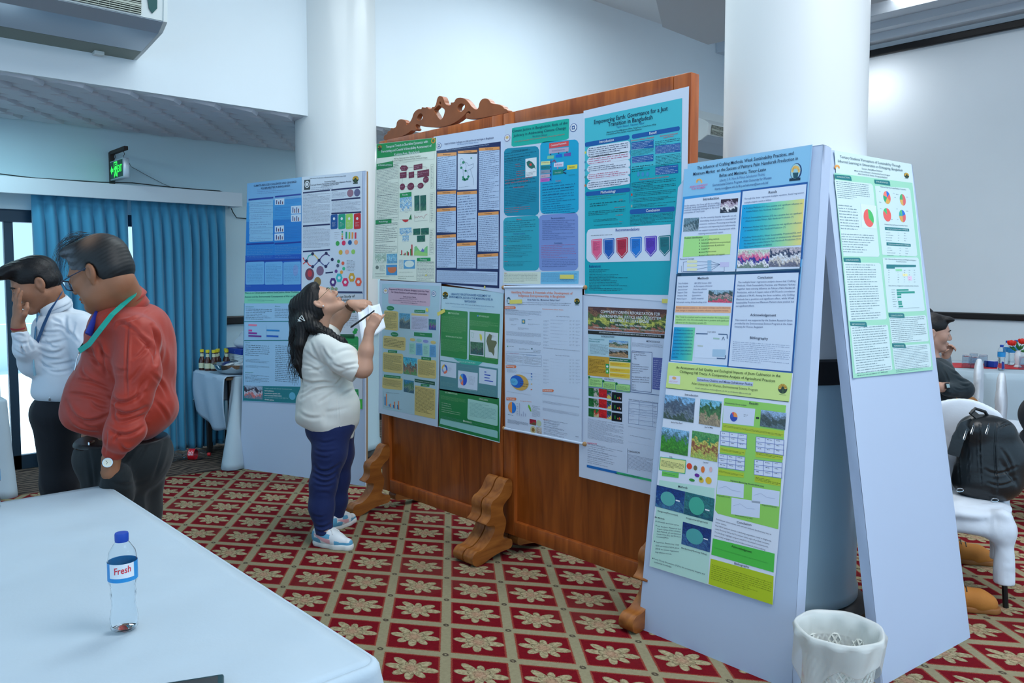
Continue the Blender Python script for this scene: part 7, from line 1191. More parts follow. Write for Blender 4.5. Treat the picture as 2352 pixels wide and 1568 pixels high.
# ================================================================ MAN IN WHITE SHIRT
SK_V=skinmat('skin_white_shirt_man',(160,112,86))
t=thing('person','young man in white shirt and blue lanyard rubbing his eye beside the curtain','person',tuple(K(140,900,4.0).xy)+(0,)); wh=t
hdr=-RT*.74-FW*.52-UP*.42; HB=basis(hdr,UP*.9-RT*.33-FW*.2); hc=K(83,654,3.95); s=1.04
F=Field(); T=head_ops(F,hc,HB,s,K(130,722,4.02),.058)
F.ell(K(150,800,4.02),(.11,.11,.18),None,.05).cap(K(150,850,4.03),K(148,950,4.04),.085,.085,.05)
F.chain([K(125,960,3.95),K(140,1120,3.95),K(150,1290,3.95)],[.07,.055,.04],.03).chain([K(165,960,4.12),K(170,1120,4.12),K(172,1260,4.12)],[.07,.055,.04],.03)
F.chain([K(112,765,4.08),K(72,835,3.9)],[.05,.043],.03).chain([K(72,835,3.9),K(55,795,3.82),K(42,748,3.78)],[.042,.036,.028],.03)
BHv=basis(UP*1.0-RT*.02-FW*.05,-FW*.75-RT*.6); hand_ops(F,K(42,745,3.78),BHv,-1,(.12,.1,.1,.12),.15,1.0,.08)
F.chain([K(200,765,3.95),K(215,860,3.95)],[.05,.043],.03).chain([K(215,860,3.95),K(205,950,3.85)],[.042,.03],.03); hand_ops(F,K(205,955,3.85),basis(-UP,-RT),1,(.3,.3,.3,.3),.4,.95,.05)
field_obj(F,'body',SK_V,t,.0045); eyes(T,s,t,HB,(0,-.1))
for y in (-1,1): part_local(MB().tube([T(.095,y*.012,.022),T(.099,y*.03,.03),T(.088,y*.05,.022)],[.003,.0045,.002],6),'eyebrow',t,HAIRB)
q=MB(); q.ell(T(.1,0,-.0605)[:],(.007,.02,.0045),Matrix.Translation(T(.1,0,-.0605))@HB.to_4x4()@Matrix.Translation(-T(.1,0,-.0605))); part_local(q,'lips',t,mat('lips_brown',(134,82,72),.4))
q=MB(); q.tube([T(.104,-.022,-.055),T(.11,0,-.05),T(.104,.022,-.055)],[.001,.0022,.001],5); part_local(q,'moustache',t,HAIRB)
TR2=cloth('black_trousers',(10,16,26),.8,.15,500); Bs=basis(RT,UP)
F=Field(); F.ell(K(146,940,4.03),(.146,.155,.11),Bs,.05).chain([K(128,960,3.96),K(140,1110,3.96),K(150,1270,3.95)],[.105,.085,.07],.05).chain([K(168,960,4.12),K(172,1110,4.12),K(174,1250,4.12)],[.105,.085,.07],.05)
F.cut(K(140,915,3.9),UP).cut(Vector((0,0,.04)),(0,0,-1)).crease(K(110,950,3.85),K(122,1080,3.85),.01,.008); field_obj(F,'trousers',TR2,t,.006)
F=Field(); F.ell(K(148,915,4.03),(.145,.155,.06),Bs,.02).cut(K(140,902,3.9),UP).cut(K(140,918,3.9),(0,0,-1)); field_obj(F,'belt',mat('black_belt'),t,.006)
q=MB(); q.bbox((-.004,-.02,-.016),(.004,.02,.016),.003,Matrix.Translation(K(112,912,3.89))@basis(-RT*.7-FW*.7,UP).to_4x4()); part_local(q,'belt_buckle',t,mat('buckle_steel'))
WS=cloth('white_shirt',(214,224,234),.7,.1,500)
F=Field()
F.ell(K(150,745,4.03),(.125,.17,.08),Bs,.05).ell(K(150,790,4.03),(.15,.165,.14),Bs,.06).ell(K(148,860,4.03),(.14,.155,.15),Bs,.06).ell(K(148,898,4.03),(.138,.15,.07),Bs,.05)
F.chain([K(112,762,4.08),K(88,808,3.98),K(72,838,3.9)],[.062,.056,.052],.04).chain([K(72,838,3.9),K(58,800,3.83),K(45,765,3.79)],[.052,.046,.038],.03)
F.chain([K(188,752,3.95),K(206,800,3.93),K(214,860,3.94),K(205,945,3.86)],[.07,.064,.056,.04],.04)
F.ell(K(136,700,4.02),(.06,.07,.05),Bs,.02)
F.ell(K(43,757,3.785)+(UP*.95-RT*.15)*.085,(.09,.09,.09),None,.006,1)
F.ell(K(122,690,3.97),(.055,.06,.06),Bs,.01,1)
F.wave(noise_wrinkle((.4,.3,1),30,.0028))
field_obj(F,'shirt',WS,t,.005,folds=[(650,990,740,1000,860,1090,16,8),(480,1045,600,1060,720,1050,14,6),(430,1170,600,1195,790,1150,18,8),(440,1240,620,1310,770,1260,18,9),(500,1330,600,1380,760,1390,18,8),(790,880,800,1000,880,1130,20,11),(620,900,690,930,770,985,16,7),(150,1130,240,1190,340,1180,16,7),(160,1260,220,1310,290,1335,16,7),(255,1195,262,1250,285,1305,9,14),(350,1120,360,1200,385,1265,14,9),(600,1450,750,1440,900,1400,18,8),(480,1400,560,1470,680,1500,16,8),(900,960,880,1080,940,1180,16,7),(540,1150,620,1230,700,1240,14,7),(430,1000,480,1080,560,1110,14,5),(800,640,700,700,690,800,10,4),(560,1500,700,1540,860,1500,14,7),(180,1100,230,1090,290,1110,12,6)],crop=(0,560,5.225))
collar_ring(t,K(127,712,3.99),K(108,668,3.96)-K(132,722,4.0),-RT*.8-FW*.6-UP*.2,.068,.08,.055,WS,32,.5)
# hair
F=Field(); Hh=lambda x,y,z:Vector(hc)+HB@Vector((x*s,y*s,z*s)); sc=lambda *r:[q_*s for q_ in r]
F.ell(Hh(-.014,0,.05),sc(.108,.085,.088),HB,.02).ell(Hh(-.04,0,.0),sc(.078,.081,.06),HB,.02).ell(Hh(.065,.01,.105),sc(.062,.066,.034),HB,.03).ell(Hh(.105,.02,.098),sc(.03,.05,.02),HB,.02)
F.ell(Hh(.115,0,.012),sc(.06,.1,.062),HB,.01,1).ell(Hh(.06,0,-.045),sc(.085,.2,.065),HB,.01,1).ell(Hh(-.04,0,-.085),sc(.07,.2,.05),HB,.01,1).ell(Hh(-.012,-.085,.0),sc(.021,.02,.034),HB,.006,1).ell(Hh(-.012,.085,.0),sc(.021,.02,.034),HB,.006,1)
hB2=np.array(HB)
F.wave(lambda X,Y,Z:(.0008*np.sin((X*hB2[0,0]+Y*hB2[1,0]+Z*hB2[2,0])*70+(X*hB2[0,1]+Y*hB2[1,1]+Z*hB2[2,1])*300)).astype(np.float32))
field_obj(F,'hair',HAIRB,t,.004)
LBm=mat('blue_lanyard',(70,130,170),.5); LBd=mat('blue_lanyard_dark',(40,84,130),.5)
part_local(ribbon([K(143,672,3.98),K(136,682,3.92),K(116,712,3.87),K(100,748,3.85),K(86,785,3.86),K(80,803,3.87)],.02,[-FW-RT*.5]*6,.002),'lanyard',t,LBd,smooth=False)
part_local(ribbon([K(88,718,3.9),K(83,745,3.88),K(80,780,3.87),K(79,803,3.87)],.016,[-FW-RT*.8]*4,.002),'lanyard',t,LBm,smooth=False)
q=MB(); q.bbox((-.002,-.03,-.1),(.002,.03,.0),.003,Matrix.Translation(K(80,815,3.865))@basis(-RT*.95-FW*.3,UP).to_4x4()); part_local(q,'id_badge',t,mat('badge_plastic',(150,205,225),.2,alpha=.7))
q=MB(); q.tube([K(79,803,3.87),K(79,816,3.87)],.003,6); part_local(q,'badge_clip',t,mat('buckle_steel'))
a0,b0=K(42,748,3.78),K(45,765,3.79); ax=(b0-a0).normalized(); M=Matrix.Translation(K(42,752,3.78))@ax.to_track_quat('Z','X').to_matrix().to_4x4()
q=MB(); q.lathe([(.030,-.005),(.033,-.003),(.033,.004),(.030,.005)],(0,0,0),24,M); part_local(q,'red_wristband',t,mat('red_thread',(140,30,40),.7))
for hx,dd in ((150,3.95),(172,4.12)):
    h_=K(hx+6,1290,dd); h_.z=0; F=Field(); d=-RT*.8-FW*.5; d.normalize(); h2=h_+d*.17; F.chain([h_+UP*.05,h_+d*.1+UP*.05,h2+UP*.035],[.042,.042,.038],.03).cap(h_+UP*.08,h_+UP*.1,.04,.04).cut(Vector((0,0,0)),(0,0,-1)); field_obj(F,'shoe',mat('black_shoe'),t,.006)
# ================================================================ CURTAINS, PELMET, AIR CONDITIONERS, EXIT SIGN
t=thing('curtain_pelmet','long white boxed pelmet above the blue curtains','pelmet',(1.2,7.3,2.3))
PELM=mat('pelmet_paint',(214,226,234),.7,bump=.06,bs=20)
part(MB().bbox((-2.0,7.19,2.235),(3.19,7.215,2.362),.003),'front_board',PELM,t)
part(MB().box((-2.0,7.215,2.34),(3.19,YB,2.362)),'top_board',PELM,t); part(MB().box((3.165,7.215,2.235),(3.19,YB,2.34)),'end_board',PELM,t)
CUR=mat('blue_curtain_cloth',(66,146,182),.75,bump=.12,bs=400,sheen=.25)
def curtain(x0,x1,zb,label,seed,flare=0):
    rnd=random.Random(seed); npl=int((x1-x0)/.082); cen=[x0+(i+.5)*(x1-x0)/npl+rnd.uniform(-.012,.012) for i in range(npl)]
    ph=[rnd.uniform(-.5,.5) for _ in cen]; am=[rnd.uniform(.75,1.25) for _ in cen]
    q=MB(); nu=npl*14;nv=44
    def f(u,v_):
        x=x0+(x1-x0)*u; z=2.31-(2.31-zb)*v_; i=min(int(u*npl),npl-1); w=(x1-x0)/npl; l=(x-x0)/w-i
        amp=am[i]*(.012+.034*min(1,v_*5))*(1-.25*v_); 
        # pinch: pleat narrow near the heading tape
        pin=math.exp(-((v_-.045)/.018)**2); sh=abs(math.sin(math.pi*l))**(.7 if v_>.1 else 1.6)
        y=7.33-amp*sh*2*(1-.6*pin)+.010*math.sin(x*31+v_*5+ph[i]*3)*min(1,v_*3)+.02*v_*math.sin(x*4+seed)
        xx=x+.010*math.sin(v_*7+i*1.3+ph[i])*v_+flare*v_*v_*(u-.5)
        return (xx,y,z+.003*math.sin(x*40))
    q.grid(f,nu,nv); o=q.build('curtain',CUR,smooth=True,ang=180,solid=.003); return tag(o,label,'curtain',)
curtain(1.50,2.225,.04,'blue pleated curtain beside the glass door, behind the standing men',1,-.06)
curtain(2.255,3.085,.02,'blue pleated curtain by the buffet corner, reaching the dark strip of carpet',2,-.10)
# wall unit
ACW=mat('ac_off_white',(206,214,214),.4,bump=.02); ACS=mat('ac_silver_panel',(158,172,186),.28,metal=.35,coat=.2); ACG=mat('ac_dark_grille',(30,38,36),.6); ACL=mat('ac_louvre',(168,176,164),.5); ACB=mat('ac_under_panel',(120,132,124),.5)
def air_con(x1,L_,label,yw=YF,z0=3.06):
    x0=x1-L_; t=thing('air_conditioner',label,'air conditioner',((x0+x1)/2,yw-.3,z0))
    dz=z0-3.06
    prof=[(yw,3.06),(yw-.17,3.082),(yw-.49,3.13),(yw-.578,3.178),(yw-.592,3.30),(yw-.53,3.345),(yw-.40,3.40),(yw-.36,3.5),(yw,3.56)]
    prof=[(y,z+dz) for y,z in prof]
    fr=lambda y,z,d:(d,y,z)
    q=MB(); q.prism(prof,fr,(x0+.02,x1-.02)); part(q,'housing',ACW,t)
    for a,b in ((x0,x0+.02),(x1-.025,x1)):
        q=MB(); pr_=[(y+( -.008 if y<yw else 0),z+(-.006 if z<3.3+dz else .004)) for y,z in prof]; q.prism(pr_,fr,(a,b)); o=part(q,'end_cap',ACW,t); md=o.modifiers.new('bevel','BEVEL'); md.width=.006; md.segments=2
    q=MB(); q.add([(x0+.02,yw-.17,3.076+dz),(x1-.025,yw-.17,3.076+dz),(x1-.025,yw-.49,3.122+dz),(x0+.02,yw-.49,3.122+dz),(x0+.02,yw-.580,3.172+dz),(x1-.025,yw-.580,3.172+dz)],[(0,1,2,3),(3,2,5,4)]); part(q,'front_panel',ACS,t,solid=.004)
    q=MB(); q.add([(x0+.02,yw,3.054+dz),(x1-.025,yw,3.054+dz),(x1-.025,yw-.165,3.076+dz),(x0+.02,yw-.165,3.076+dz)],[(0,1,2,3)]); part(q,'under_panel',ACB,t,solid=.004)
    # outlet grilles: bays between mullions on the sloping face from (yw-.585,3.195) to (yw-.46,3.325)
    A_=Vector((0,yw-.580,3.182+dz)); B_=Vector((0,yw-.594,3.298+dz)); d=(B_-A_); n=Vector((0,-d.z,d.y)).normalized()
    if n.y>0: n=-n
    nb=2 if L_<1.3 else 3; xa=x0+.06; xb=x1-.14; wb=(xb-xa)/nb
    for i in range(nb):
        a=xa+i*wb+.015;b=xa+(i+1)*wb-.015
        q=MB(); P=[Vector((a,0,0))+A_+n*.002+d*.04,Vector((b,0,0))+A_+n*.002+d*.04,Vector((b,0,0))+A_+n*.002+d*.96,Vector((a,0,0))+A_+n*.002+d*.96]; q.add(P,[(0,1,2,3)]); g=part(q,'outlet',ACG,t,solid=.002)
        q=MB()
        for j in range(9):
            p=A_+d*(.08+.84*j/8)+n*.006; h=.0026 if j!=4 else .006
            q.box((a,p.y-.004,p.z-h),(b,p.y+.003,p.z+h))
        for j in range(1,7): 
            xx=a+(b-a)*j/7; q.tube([Vector((xx,0,0))+A_+d*.05+n*.003,Vector((xx,0,0))+A_+d*.95+n*.003],.0018,4)
        subpart(q,'louvres',ACL,g)
    p=A_+d*.62+n*.004; q=MB(); q.prism([(0,0),(.058,.0),(.058,-.05),(.03,-.085),(.01,-.06)],lambda x,y,z:Vector((x1-.12+x,0,0))+A_+d*.95+Vector((0,y*d.y/d.length,y*d.z/d.length))*1+n*z,(0,.006)); ds=part(q,'display_badge',mat('ac_green_badge',(20,78,76),.3),t)
    q=MB(); q.ell((Vector((x1-.112,0,0))+A_+d*.9+n*.008)[:],(.004,.004,.004)); subpart(q,'indicator_light',mat('red_led',(255,40,40),.4,emis=(255,40,40),es=3),ds)
    q=MB(); q.bbox((x1-.28,yw-.06,3.035+dz),(x1-.22,yw,3.06+dz),.004); part(q,'bracket',ACW,t)
    return t
air_con(1.84,1.55,'big white and silver wall air conditioner at the upper left corner')
# second unit farther along the same wall
air_con(9.02,1.3,'small-looking wall air conditioner seen beyond the right end of the wooden screens',z0=3.06)
# exit sign hung on a dark wooden bracket
t=thing('exit_sign','lit green exit sign with arrow hanging from a dark wooden bracket','exit sign',(2.14,7.2,2.39))
DW=mat('dark_bracket_wood',(44,30,24),.6)
part(MB().bbox((2.118,YB-.045,2.362),(2.155,YB,2.655),.004),'bracket_post',DW,t); part(MB().bbox((2.12,7.03,2.63),(2.153,YB-.02,2.662),.004),'bracket_arm',DW,t)
for y in (7.10,7.34): part(MB().tube([(2.137,y,2.63),(2.141,y-.008,2.60),(2.134,y+.008,2.585),(2.137,y,2.565)],.0025,6),'hanging_hook',DW,t)
SG=mat('sign_silver_case',(190,205,212),.3,metal=.5); cs=part(MB().bbox((2.112,7.04,2.405),(2.163,7.40,2.57),.008),'case',SG,t,smooth=True)
FG=mat('sign_face_green',(8,50,40),.4,emis=(6,60,44),es=.25); FE=mat('sign_glow_green',(60,255,90),.4,emis=(50,255,80),es=1.1)
q=MB(); xf=2.1115; q.box((xf-.0012,7.055,2.418),(xf,7.388,2.557)); sf=part(q,'face',FG,t)
# lettering runs toward -y when seen from the hall; u: 0 left ... 1 right
fu=lambda u,w: (xf-.0022,7.388-.333*u,2.418+.139*w)
def flatshape(q,pts): 
    from mathutils.geometry import tessellate_polygon
    q.add([fu(*p) for p in pts],[list(x) for x in tessellate_polygon([[Vector((a,b,0)) for a,b in pts]])])
q=MB(); flatshape(q,[(.05,.5),(.16,.78),(.16,.6),(.27,.6),(.27,.4),(.16,.4),(.16,.22)]); subpart(q,'arrow',FE,sf)
q=MB(); flatshape(q,[(.33,.04),(.33,.96),(.60,.96),(.60,.04),(.565,.04),(.565,.9),(.365,.9),(.365,.04)]); subpart(q,'doorway_symbol',FE,sf)
q=MB(); flatshape(q,[(.44,.8),(.48,.86),(.52,.8),(.48,.74)]); flatshape(q,[(.43,.7),(.53,.7),(.56,.5),(.53,.48),(.51,.6),(.50,.42),(.56,.1),(.51,.08),(.46,.36),(.42,.1),(.375,.12),(.43,.42),(.44,.58),(.40,.48),(.375,.52)]); subpart(q,'running_figure',FE,sf)
vs,fs,wd=text_mesh('EXIT',2); q=MB(); q.add([fu(.64+.32*a,.3+.42*b) for a,b in vs],fs); subpart(q,'lettering',FE,sf)
q=MB(); q.tube([(2.14,7.03,2.56),(2.29,7.42,2.546),(2.44,7.43,2.475),(2.56,7.43,2.42),(2.66,7.43,2.385)],.002,5); part(q,'cable',mat('grey_cable',(60,70,72),.6),t)
BC=mat('black_cable',(20,34,36),.5)
q=MB(); q.tube([(-1.5,7.25,2.42)]+[(-1.5+i*.25,7.26+.02*math.sin(i*1.7),2.372+.018*max(0,math.sin(i*1.3+.7))) for i in range(1,19)]+[(3.1,7.36,2.37),(3.2,7.43,2.2),(3.24,7.44,2.15),(3.5,7.44,2.14)],.0045,6); tag(q.build('cable',BC,smooth=True),'thin dark cable lying along the top of the white pelmet','cable')
# ================================================================ FRONT TABLE
LIN=cloth('white_table_linen',(180,198,210),.75,.06,120,.1,.3,2.6,.07,2.2)
TL2=mat('table_frame_dark',(40,38,38),.5)
def table_frame(name,label,x0,y0,x1,y1,h,m=TL2):
    t=thing(name,label,'table',((x0+x1)/2,(y0+y1)/2,0)); part(MB().bbox((x0,y0,h-.025),(x1,y1,h),.004),'tabletop',mat('plywood_top',(120,96,70),.6),t)
    for x in (x0+.06,x1-.06):
        for y in (y0+.06,y1-.06): part(MB().bbox((x-.02,y-.02,0),(x+.02,y+.02,h-.025),.004),'leg',m,t)
    return t
def draped(x0,y0,x1,y1,h,drops,seed=1,fold=.03,corner=.09,nper=90,r=.02,mat_=None,name='tablecloth'):
    """cloth over a rectangular top; drops=(x-,y-,x+,y+) hanging lengths to floor level"""
    rnd=random.Random(seed); q=MB(); per=[]
    def pt(s_):  # perimeter with rounded corners
        pass
    xs=[(x0,y0),(x1,y0),(x1,y1),(x0,y1)]; R=.035; P=[];Nn=[]
    for i,(a,b) in enumerate(xs):
        cx=a+(R if a==x0 else -R);cy_=b+(R if b==y0 else -R); a0=[180,270,0,90][i]
        for j in range(9): an=math.radians(a0+j*90/8); P.append((cx+R*math.cos(an),cy_+R*math.sin(an)));Nn.append((math.cos(an),math.sin(an)))
        nx=xs[(i+1)%4]; L_=math.hypot(nx[0]-a,nx[1]-b)-2*R; k=max(2,int(L_/.03)); an=math.radians(a0+90); ex,ey=P[-1]
        dx,dy=(nx[0]-a),(nx[1]-b); l=math.hypot(dx,dy);dx/=l;dy/=l
        for j in range(1,k): P.append((ex+dx*L_*j/k,ey+dy*L_*j/k));Nn.append((math.cos(an),math.sin(an)))
    n=len(P); cum=[0]
    for i in range(1,n): cum.append(cum[-1]+math.hypot(P[i][0]-P[i-1][0],P[i][1]-P[i-1][1]))
    ph=[rnd.uniform(0,6) for _ in range(4)]
    def side_drop(nx,ny):
        w=[max(0,-nx),max(0,-ny),max(0,nx),max(0,ny)]; s_=sum(w); return sum(d*k for d,k in zip(drops,w))/s_
    rows=[(-.001,0)]+[(r*math.sin(a),r*(1-math.cos(a))) for a in (.4,.8,1.2,1.57)]; nd=14
    vs=[]
    for k in range(len(rows)+nd):
        for i in range(n):
            nx,ny=Nn[i]; cor=abs(nx*ny)*2
            if k<len(rows): o,dn=rows[k]; z=h+.004-dn; off=o
            else:
                f=(k-len(rows)+1)/nd; D=side_drop(nx,ny); D=min(drops[1]*1.04 if (nx<-.05 and ny<-.05) else D*(1+.1*cor),h); z=h+.004-r-(D-r)*f; s_=cum[i]
                off=r+fold*f*(.6*math.sin(s_*17+ph[0])+.45*math.sin(s_*31+ph[1])+.25*math.sin(s_*53+ph[2]))+corner*cor*f*(1 if nx<0 and ny<0 or corner<.15 else .3)+.02*f
                if z<.012: z=.004+.004*math.sin(s_*40)
            vs.append((P[i][0]+nx*off,P[i][1]+ny*off,z))
    fs=[[k*n+i,k*n+(i+1)%n,(k+1)*n+(i+1)%n,(k+1)*n+i] for k in range(len(rows)+nd-1) for i in range(n)]
    q.add(vs,fs)
    # top with faint rumples
    from mathutils.geometry import delaunay_2d_cdt
    pts=[Vector(p) for p in P]; st=.05; gx=int((x1-x0)/st);gy=int((y1-y0)/st)
    inn=[Vector((x0+.03+(x1-x0-.06)*i/gx,y0+.03+(y1-y0-.06)*j/gy)) for i in range(gx+1) for j in range(gy+1)]
    res=delaunay_2d_cdt(pts+inn,[],[list(range(n))],2,1e-6)
    def zz(x,y,i): 
        return h+.004 if i<n else h+.004+.003*math.sin(x*9+3*math.sin(y*4+seed))*math.sin(y*7+seed)+.0022*math.sin((x+y*.4)*38+2*math.sin(y*3))*max(0,math.sin(x*3+y*2))
    q.add([(p.x,p.y,zz(p.x,p.y,i)) for i,p in enumerate(res[0])],[list(f) for f in res[2]])
    return q.build(name,mat_ or LIN,smooth=True,ang=70,solid=.0015)
tb=table_frame('banquet_table','long table under the white cloth in the near left foreground',-.9,1.49,.925,3.475,.738)
tag(draped(-.92,1.47,.94,3.49,.74,(.73,.73,.73,.73),3,.04,.13),'creased white cloth over the foreground table carrying the water bottle','tablecloth')
# water bottle
PET=mat('clear_pet',(250,253,255),.05,trans=1,ior=1.16,spec=.6); CAPB=mat('blue_cap',(24,70,170),.4); WAT=mat('water',(252,254,255),.0,trans=1,ior=1.12)
def water_bottle(loc,h,label,group=None,brand=True,fill=.6,rz=0):
    t=thing('water_bottle',label,'bottle',loc,rz,group); s=h/.235; z=loc[2]; c=(loc[0],loc[1],z)
    pr_=[(0,.004),(.024,.0),(.030,.006),(.031,.03),(.027,.055),(.0265,.075),(.029,.09),(.0265,.10),(.029,.112),(.032,.12),(.0325,.125),(.0325,.165),(.032,.172),(.029,.19),(.019,.207),(.0135,.215),(.0135,.222)]
    q=MB(); q.lathe([(r*s,zz*s) for r,zz in pr_],c,32); part(q,'body',PET,t,smooth=True,ang=180,solid=.0008)
    q=MB(); q.lathe([(.0335*s,.124*s),(.0335*s,.168*s)],c,40); lb=part(q,'label',mat('bottle_label_blue',(40,140,205),.35),t,smooth=True)
    q=MB(); 
    # white swoosh field and red lettering on the side facing the hall
    va=math.atan2(-loc[1],-loc[0])-rz*0
    if brand:
        q.lathe([(.0338*s,.134*s),(.0338*s,.168*s)],c,20,None,va-.95,va+.8); subpart(q,'label_field',mat('label_white',(225,230,236),.4),lb,smooth=True)
        vs,fs,wd=text_mesh('Fresh',2); q=MB(); q.add([(c[0]+.0342*s*math.cos(va-.55+1.1*a),c[1]+.0342*s*math.sin(va-.55+1.1*a),z+(.144+.016*b+.004*a)*s) for a,b in vs],fs); subpart(q,'lettering',mat('label_red',(215,40,60),.4),lb)
    q=MB(); q.lathe([(0,.236*s),(.0145*s,.235*s),(.0155*s,.232*s),(.0155*s,.217*s),(.0148*s,.214*s)],c,28); part(q,'cap',CAPB,t,smooth=True)
    if fill: 
        q=MB(); q.lathe([(0,.006*s),(.0235*s,.006*s),(.0285*s,.012*s),(.0285*s,.03*s),(.025*s,.055*s),(.0245*s,.075*s),(.027*s,.09*s),(.0245*s,.10*s),(.030*s,.122*s),(.030*s,.122*s+.04*s*fill),(0,.122*s+.04*s*fill)],c,28); part(q,'water',WAT,t,smooth=True)
    return t
water_bottle((.578,2.02,.747),.236,'clear water bottle with blue cap and red lettering on the foreground table')
water_bottle((.536,3.40,.747),.2,'water bottle cut by the left picture edge at the far end of the foreground table',brand=False)
TM=Matrix.Translation((.498,1.603,.747))@Matrix.Rotation(math.radians(157),4,'Z'); q=MB(); q.bbox((-.14,-.08,0),(.14,.08,.012),.005,TM); t=thing('tablet','dark teal tablet lying on the foreground table at the bottom edge','tablet',(.498,1.603,.747)); part(q,'case',mat('teal_case',(8,58,66),.4),t,smooth=True)
q=MB(); q.box((-.128,-.07,.0122),(.128,.07,.0128),TM); part(q,'screen',mat('dark_screen',(10,16,20),.08),t)
# left edge table
tb=table_frame('banquet_table','table under the white cloth at the far left by the glass door',-.2,6.68,1.13,7.02,.70); tag(draped(-.22,6.66,1.15,7.04,.705,(.7,.7,.7,.7),5,.02,.03),'white cloth hanging to the floor at the far left edge, by the glass door','tablecloth')
# ================================================================ BUFFET CORNER
tb=table_frame('side_table','dark-legged side table under two white cloths behind the far display panel',2.72,6.52,3.38,7.12,.742)
tag(draped(2.80,6.47,3.40,7.14,.745,(.22,.74,.7,.3),7,.035,.2),'white cloth falling to the floor at the end of the buffet side table','tablecloth')
BL2=mat('grey_blue_linen',(176,196,216),.75,bump=.1,bs=60)
q=MB(); 
def f(u,v_):
    if v_<.35: x=2.95-(2.95-2.70)*(v_/.35); z=.753; 
    else: k=(v_-.35)/.65; x=2.692-.02*math.sin(k*3)-.014*math.sin(u*14+k*3)*k; z=.75-.42*k-.05*math.sin(u*5)*k
    return (x,6.47+.68*u+.02*math.sin(v_*6),z)
q.grid(f,24,24); tag(q.build('cloth_overlay',BL2,smooth=True,solid=.002),'creased grey-blue cloth folded over the buffet side table with ironing lines','tablecloth')
# sauce bottles
def sauce(loc,label,col=(110,24,16)):
    t=thing('sauce_bottle',label,'bottle',loc,0,'sauce bottles on the buffet table'); s=1.0;c=loc
    q=MB(); q.lathe([(0,0),(.026,0),(.029,.006),(.029,.07),(.027,.09),(.016,.12),(.0135,.13),(.0135,.165)],c,24); part(q,'body',mat('ketchup_glass',col,.12,coat=.6),t,smooth=True)
    q=MB(); q.lathe([(.0295,.02),(.0295,.066)],c,24); part(q,'label',mat('cream_label',(205,210,180),.5),t,smooth=True)
    q=MB(); q.lathe([(.016,.122),(.0145,.132),(.0145,.15)],c,24); part(q,'neck_label',mat('cream_label'),t,smooth=True)
    q=MB(); q.lathe([(0,.186),(.0165,.185),(.017,.18),(.017,.160)],c,24); part(q,'cap',mat('yellow_cap',(222,205,40),.4),t,smooth=True); return t
sp=[(2.745,7.10),(2.765,7.02),(2.80,6.97),(2.835,6.99),(2.87,7.05),(2.90,6.93),(2.94,7.04)]
names=['leftmost sauce bottle with yellow cap, against the curtain','sauce bottle with yellow cap, second from the curtain','sauce bottle with yellow cap in the front middle of the cluster','sauce bottle with yellow cap right behind the middle one','sauce bottle with yellow cap in the back middle','short-looking sauce bottle with yellow cap right behind the steel basin','rightmost sauce bottle with yellow cap beside the folded linen']
for p,nm in zip(sp,names): sauce((p[0],p[1],.755),nm+', red sauce',(110,24,16) if p[0]>2.77 else (70,36,26))
# steel basin with sachets
t=thing('steel_basin','shallow shiny steel basin of white sachets on the buffet table','basin',(2.90,6.68,.756)); c=(2.90,6.68,.756)
q=MB(); q.lathe([(0,.0),(.13,.0),(.17,.015),(.195,.05),(.205,.082),(.215,.085),(.214,.081),(.2,.078),(.19,.05),(.165,.02),(.125,.006),(0,.006)],c,48); part(q,'bowl',mat('polished_steel',(190,196,198),.12,metal=1),t,smooth=True)
rnd=random.Random(3); SACH=mat('white_sachet',(226,230,234),.4)
for i in range(9):
    a=rnd.uniform(0,6.3);r_=rnd.uniform(.02,.14); M=Matrix.Translation((2.90+r_*math.cos(a),6.68+r_*math.sin(a),.81+rnd.uniform(0,.035)))@Euler((rnd.uniform(-.4,.4),rnd.uniform(-.4,.4),rnd.uniform(0,3))).to_matrix().to_4x4()
    q=MB(); q.bbox((-.045,-.03,-.004),(.045,.03,.004),.004,M); tag(q.build('sachet',SACH,smooth=True),'white paper sachet heaped in the steel basin','sachet','white sachets in the steel basin')
q=MB()
for i in range(5): q.tube([(2.80+i*.012,6.49+.01*i,.757),(2.84+i*.012,6.50+.012*i,.760)],.004,6)
# linen stack and box
def folded(loc,sx,sy,h,label,m,rz=0,group=None,seed=0):
    q=MB(); n=max(1,int(h/.012)); rnd=random.Random(seed)
    M=Matrix.Translation(loc)@Matrix.Rotation(rz,4,'Z')
    for i in range(n): 
        a=rnd.uniform(-.006,.006); q.bbox((-sx/2+a,-sy/2+a,i*h/n),(sx/2+a,sy/2-a,(i+1)*h/n*.999),h/n*.42,M,3)
    return tag(q.build('folded_linen',m,smooth=True,ang=60),label,'linen',group)
WL=mat('folded_white_linen',(214,222,230),.8,bump=.1)
x_,y_=3.13,6.92
folded((x_,y_,.755),.30,.36,.05,'lowest folded white cloth in the stack behind the steel basin',WL,.1,seed=1)
folded((x_-.01,y_,.806),.31,.37,.035,'second folded white cloth up from the table in the stack',WL,.06,seed=2)
folded((x_,y_,.842),.33,.38,.055,'thick folded white cloth right under the blue tissue box',WL,-.04,seed=3)
t=thing('tissue_box','flat royal blue box with white crescent between folded cloths','box',(x_,y_,.898)); q=MB(); q.bbox((x_-.17,y_-.16,.898),(x_+.16,y_+.16,.945),.003); part(q,'carton',mat('blue_carton',(26,66,170),.4),t)
q=MB(); pts=[(x_-.171,y_-.09+.02*math.sin(a),.9215+.016*math.cos(a)) for a in [math.pi*2*i/20*.5 for i in range(21)]]
cres=[( .016*math.cos(a),.016*math.sin(a)) for a in [math.radians(-70+i*14) for i in range(11)]]+[(.006+.012*math.cos(a),.012*math.sin(a)) for a in [math.radians(70-i*14) for i in range(11)]]
from mathutils.geometry import tessellate_polygon
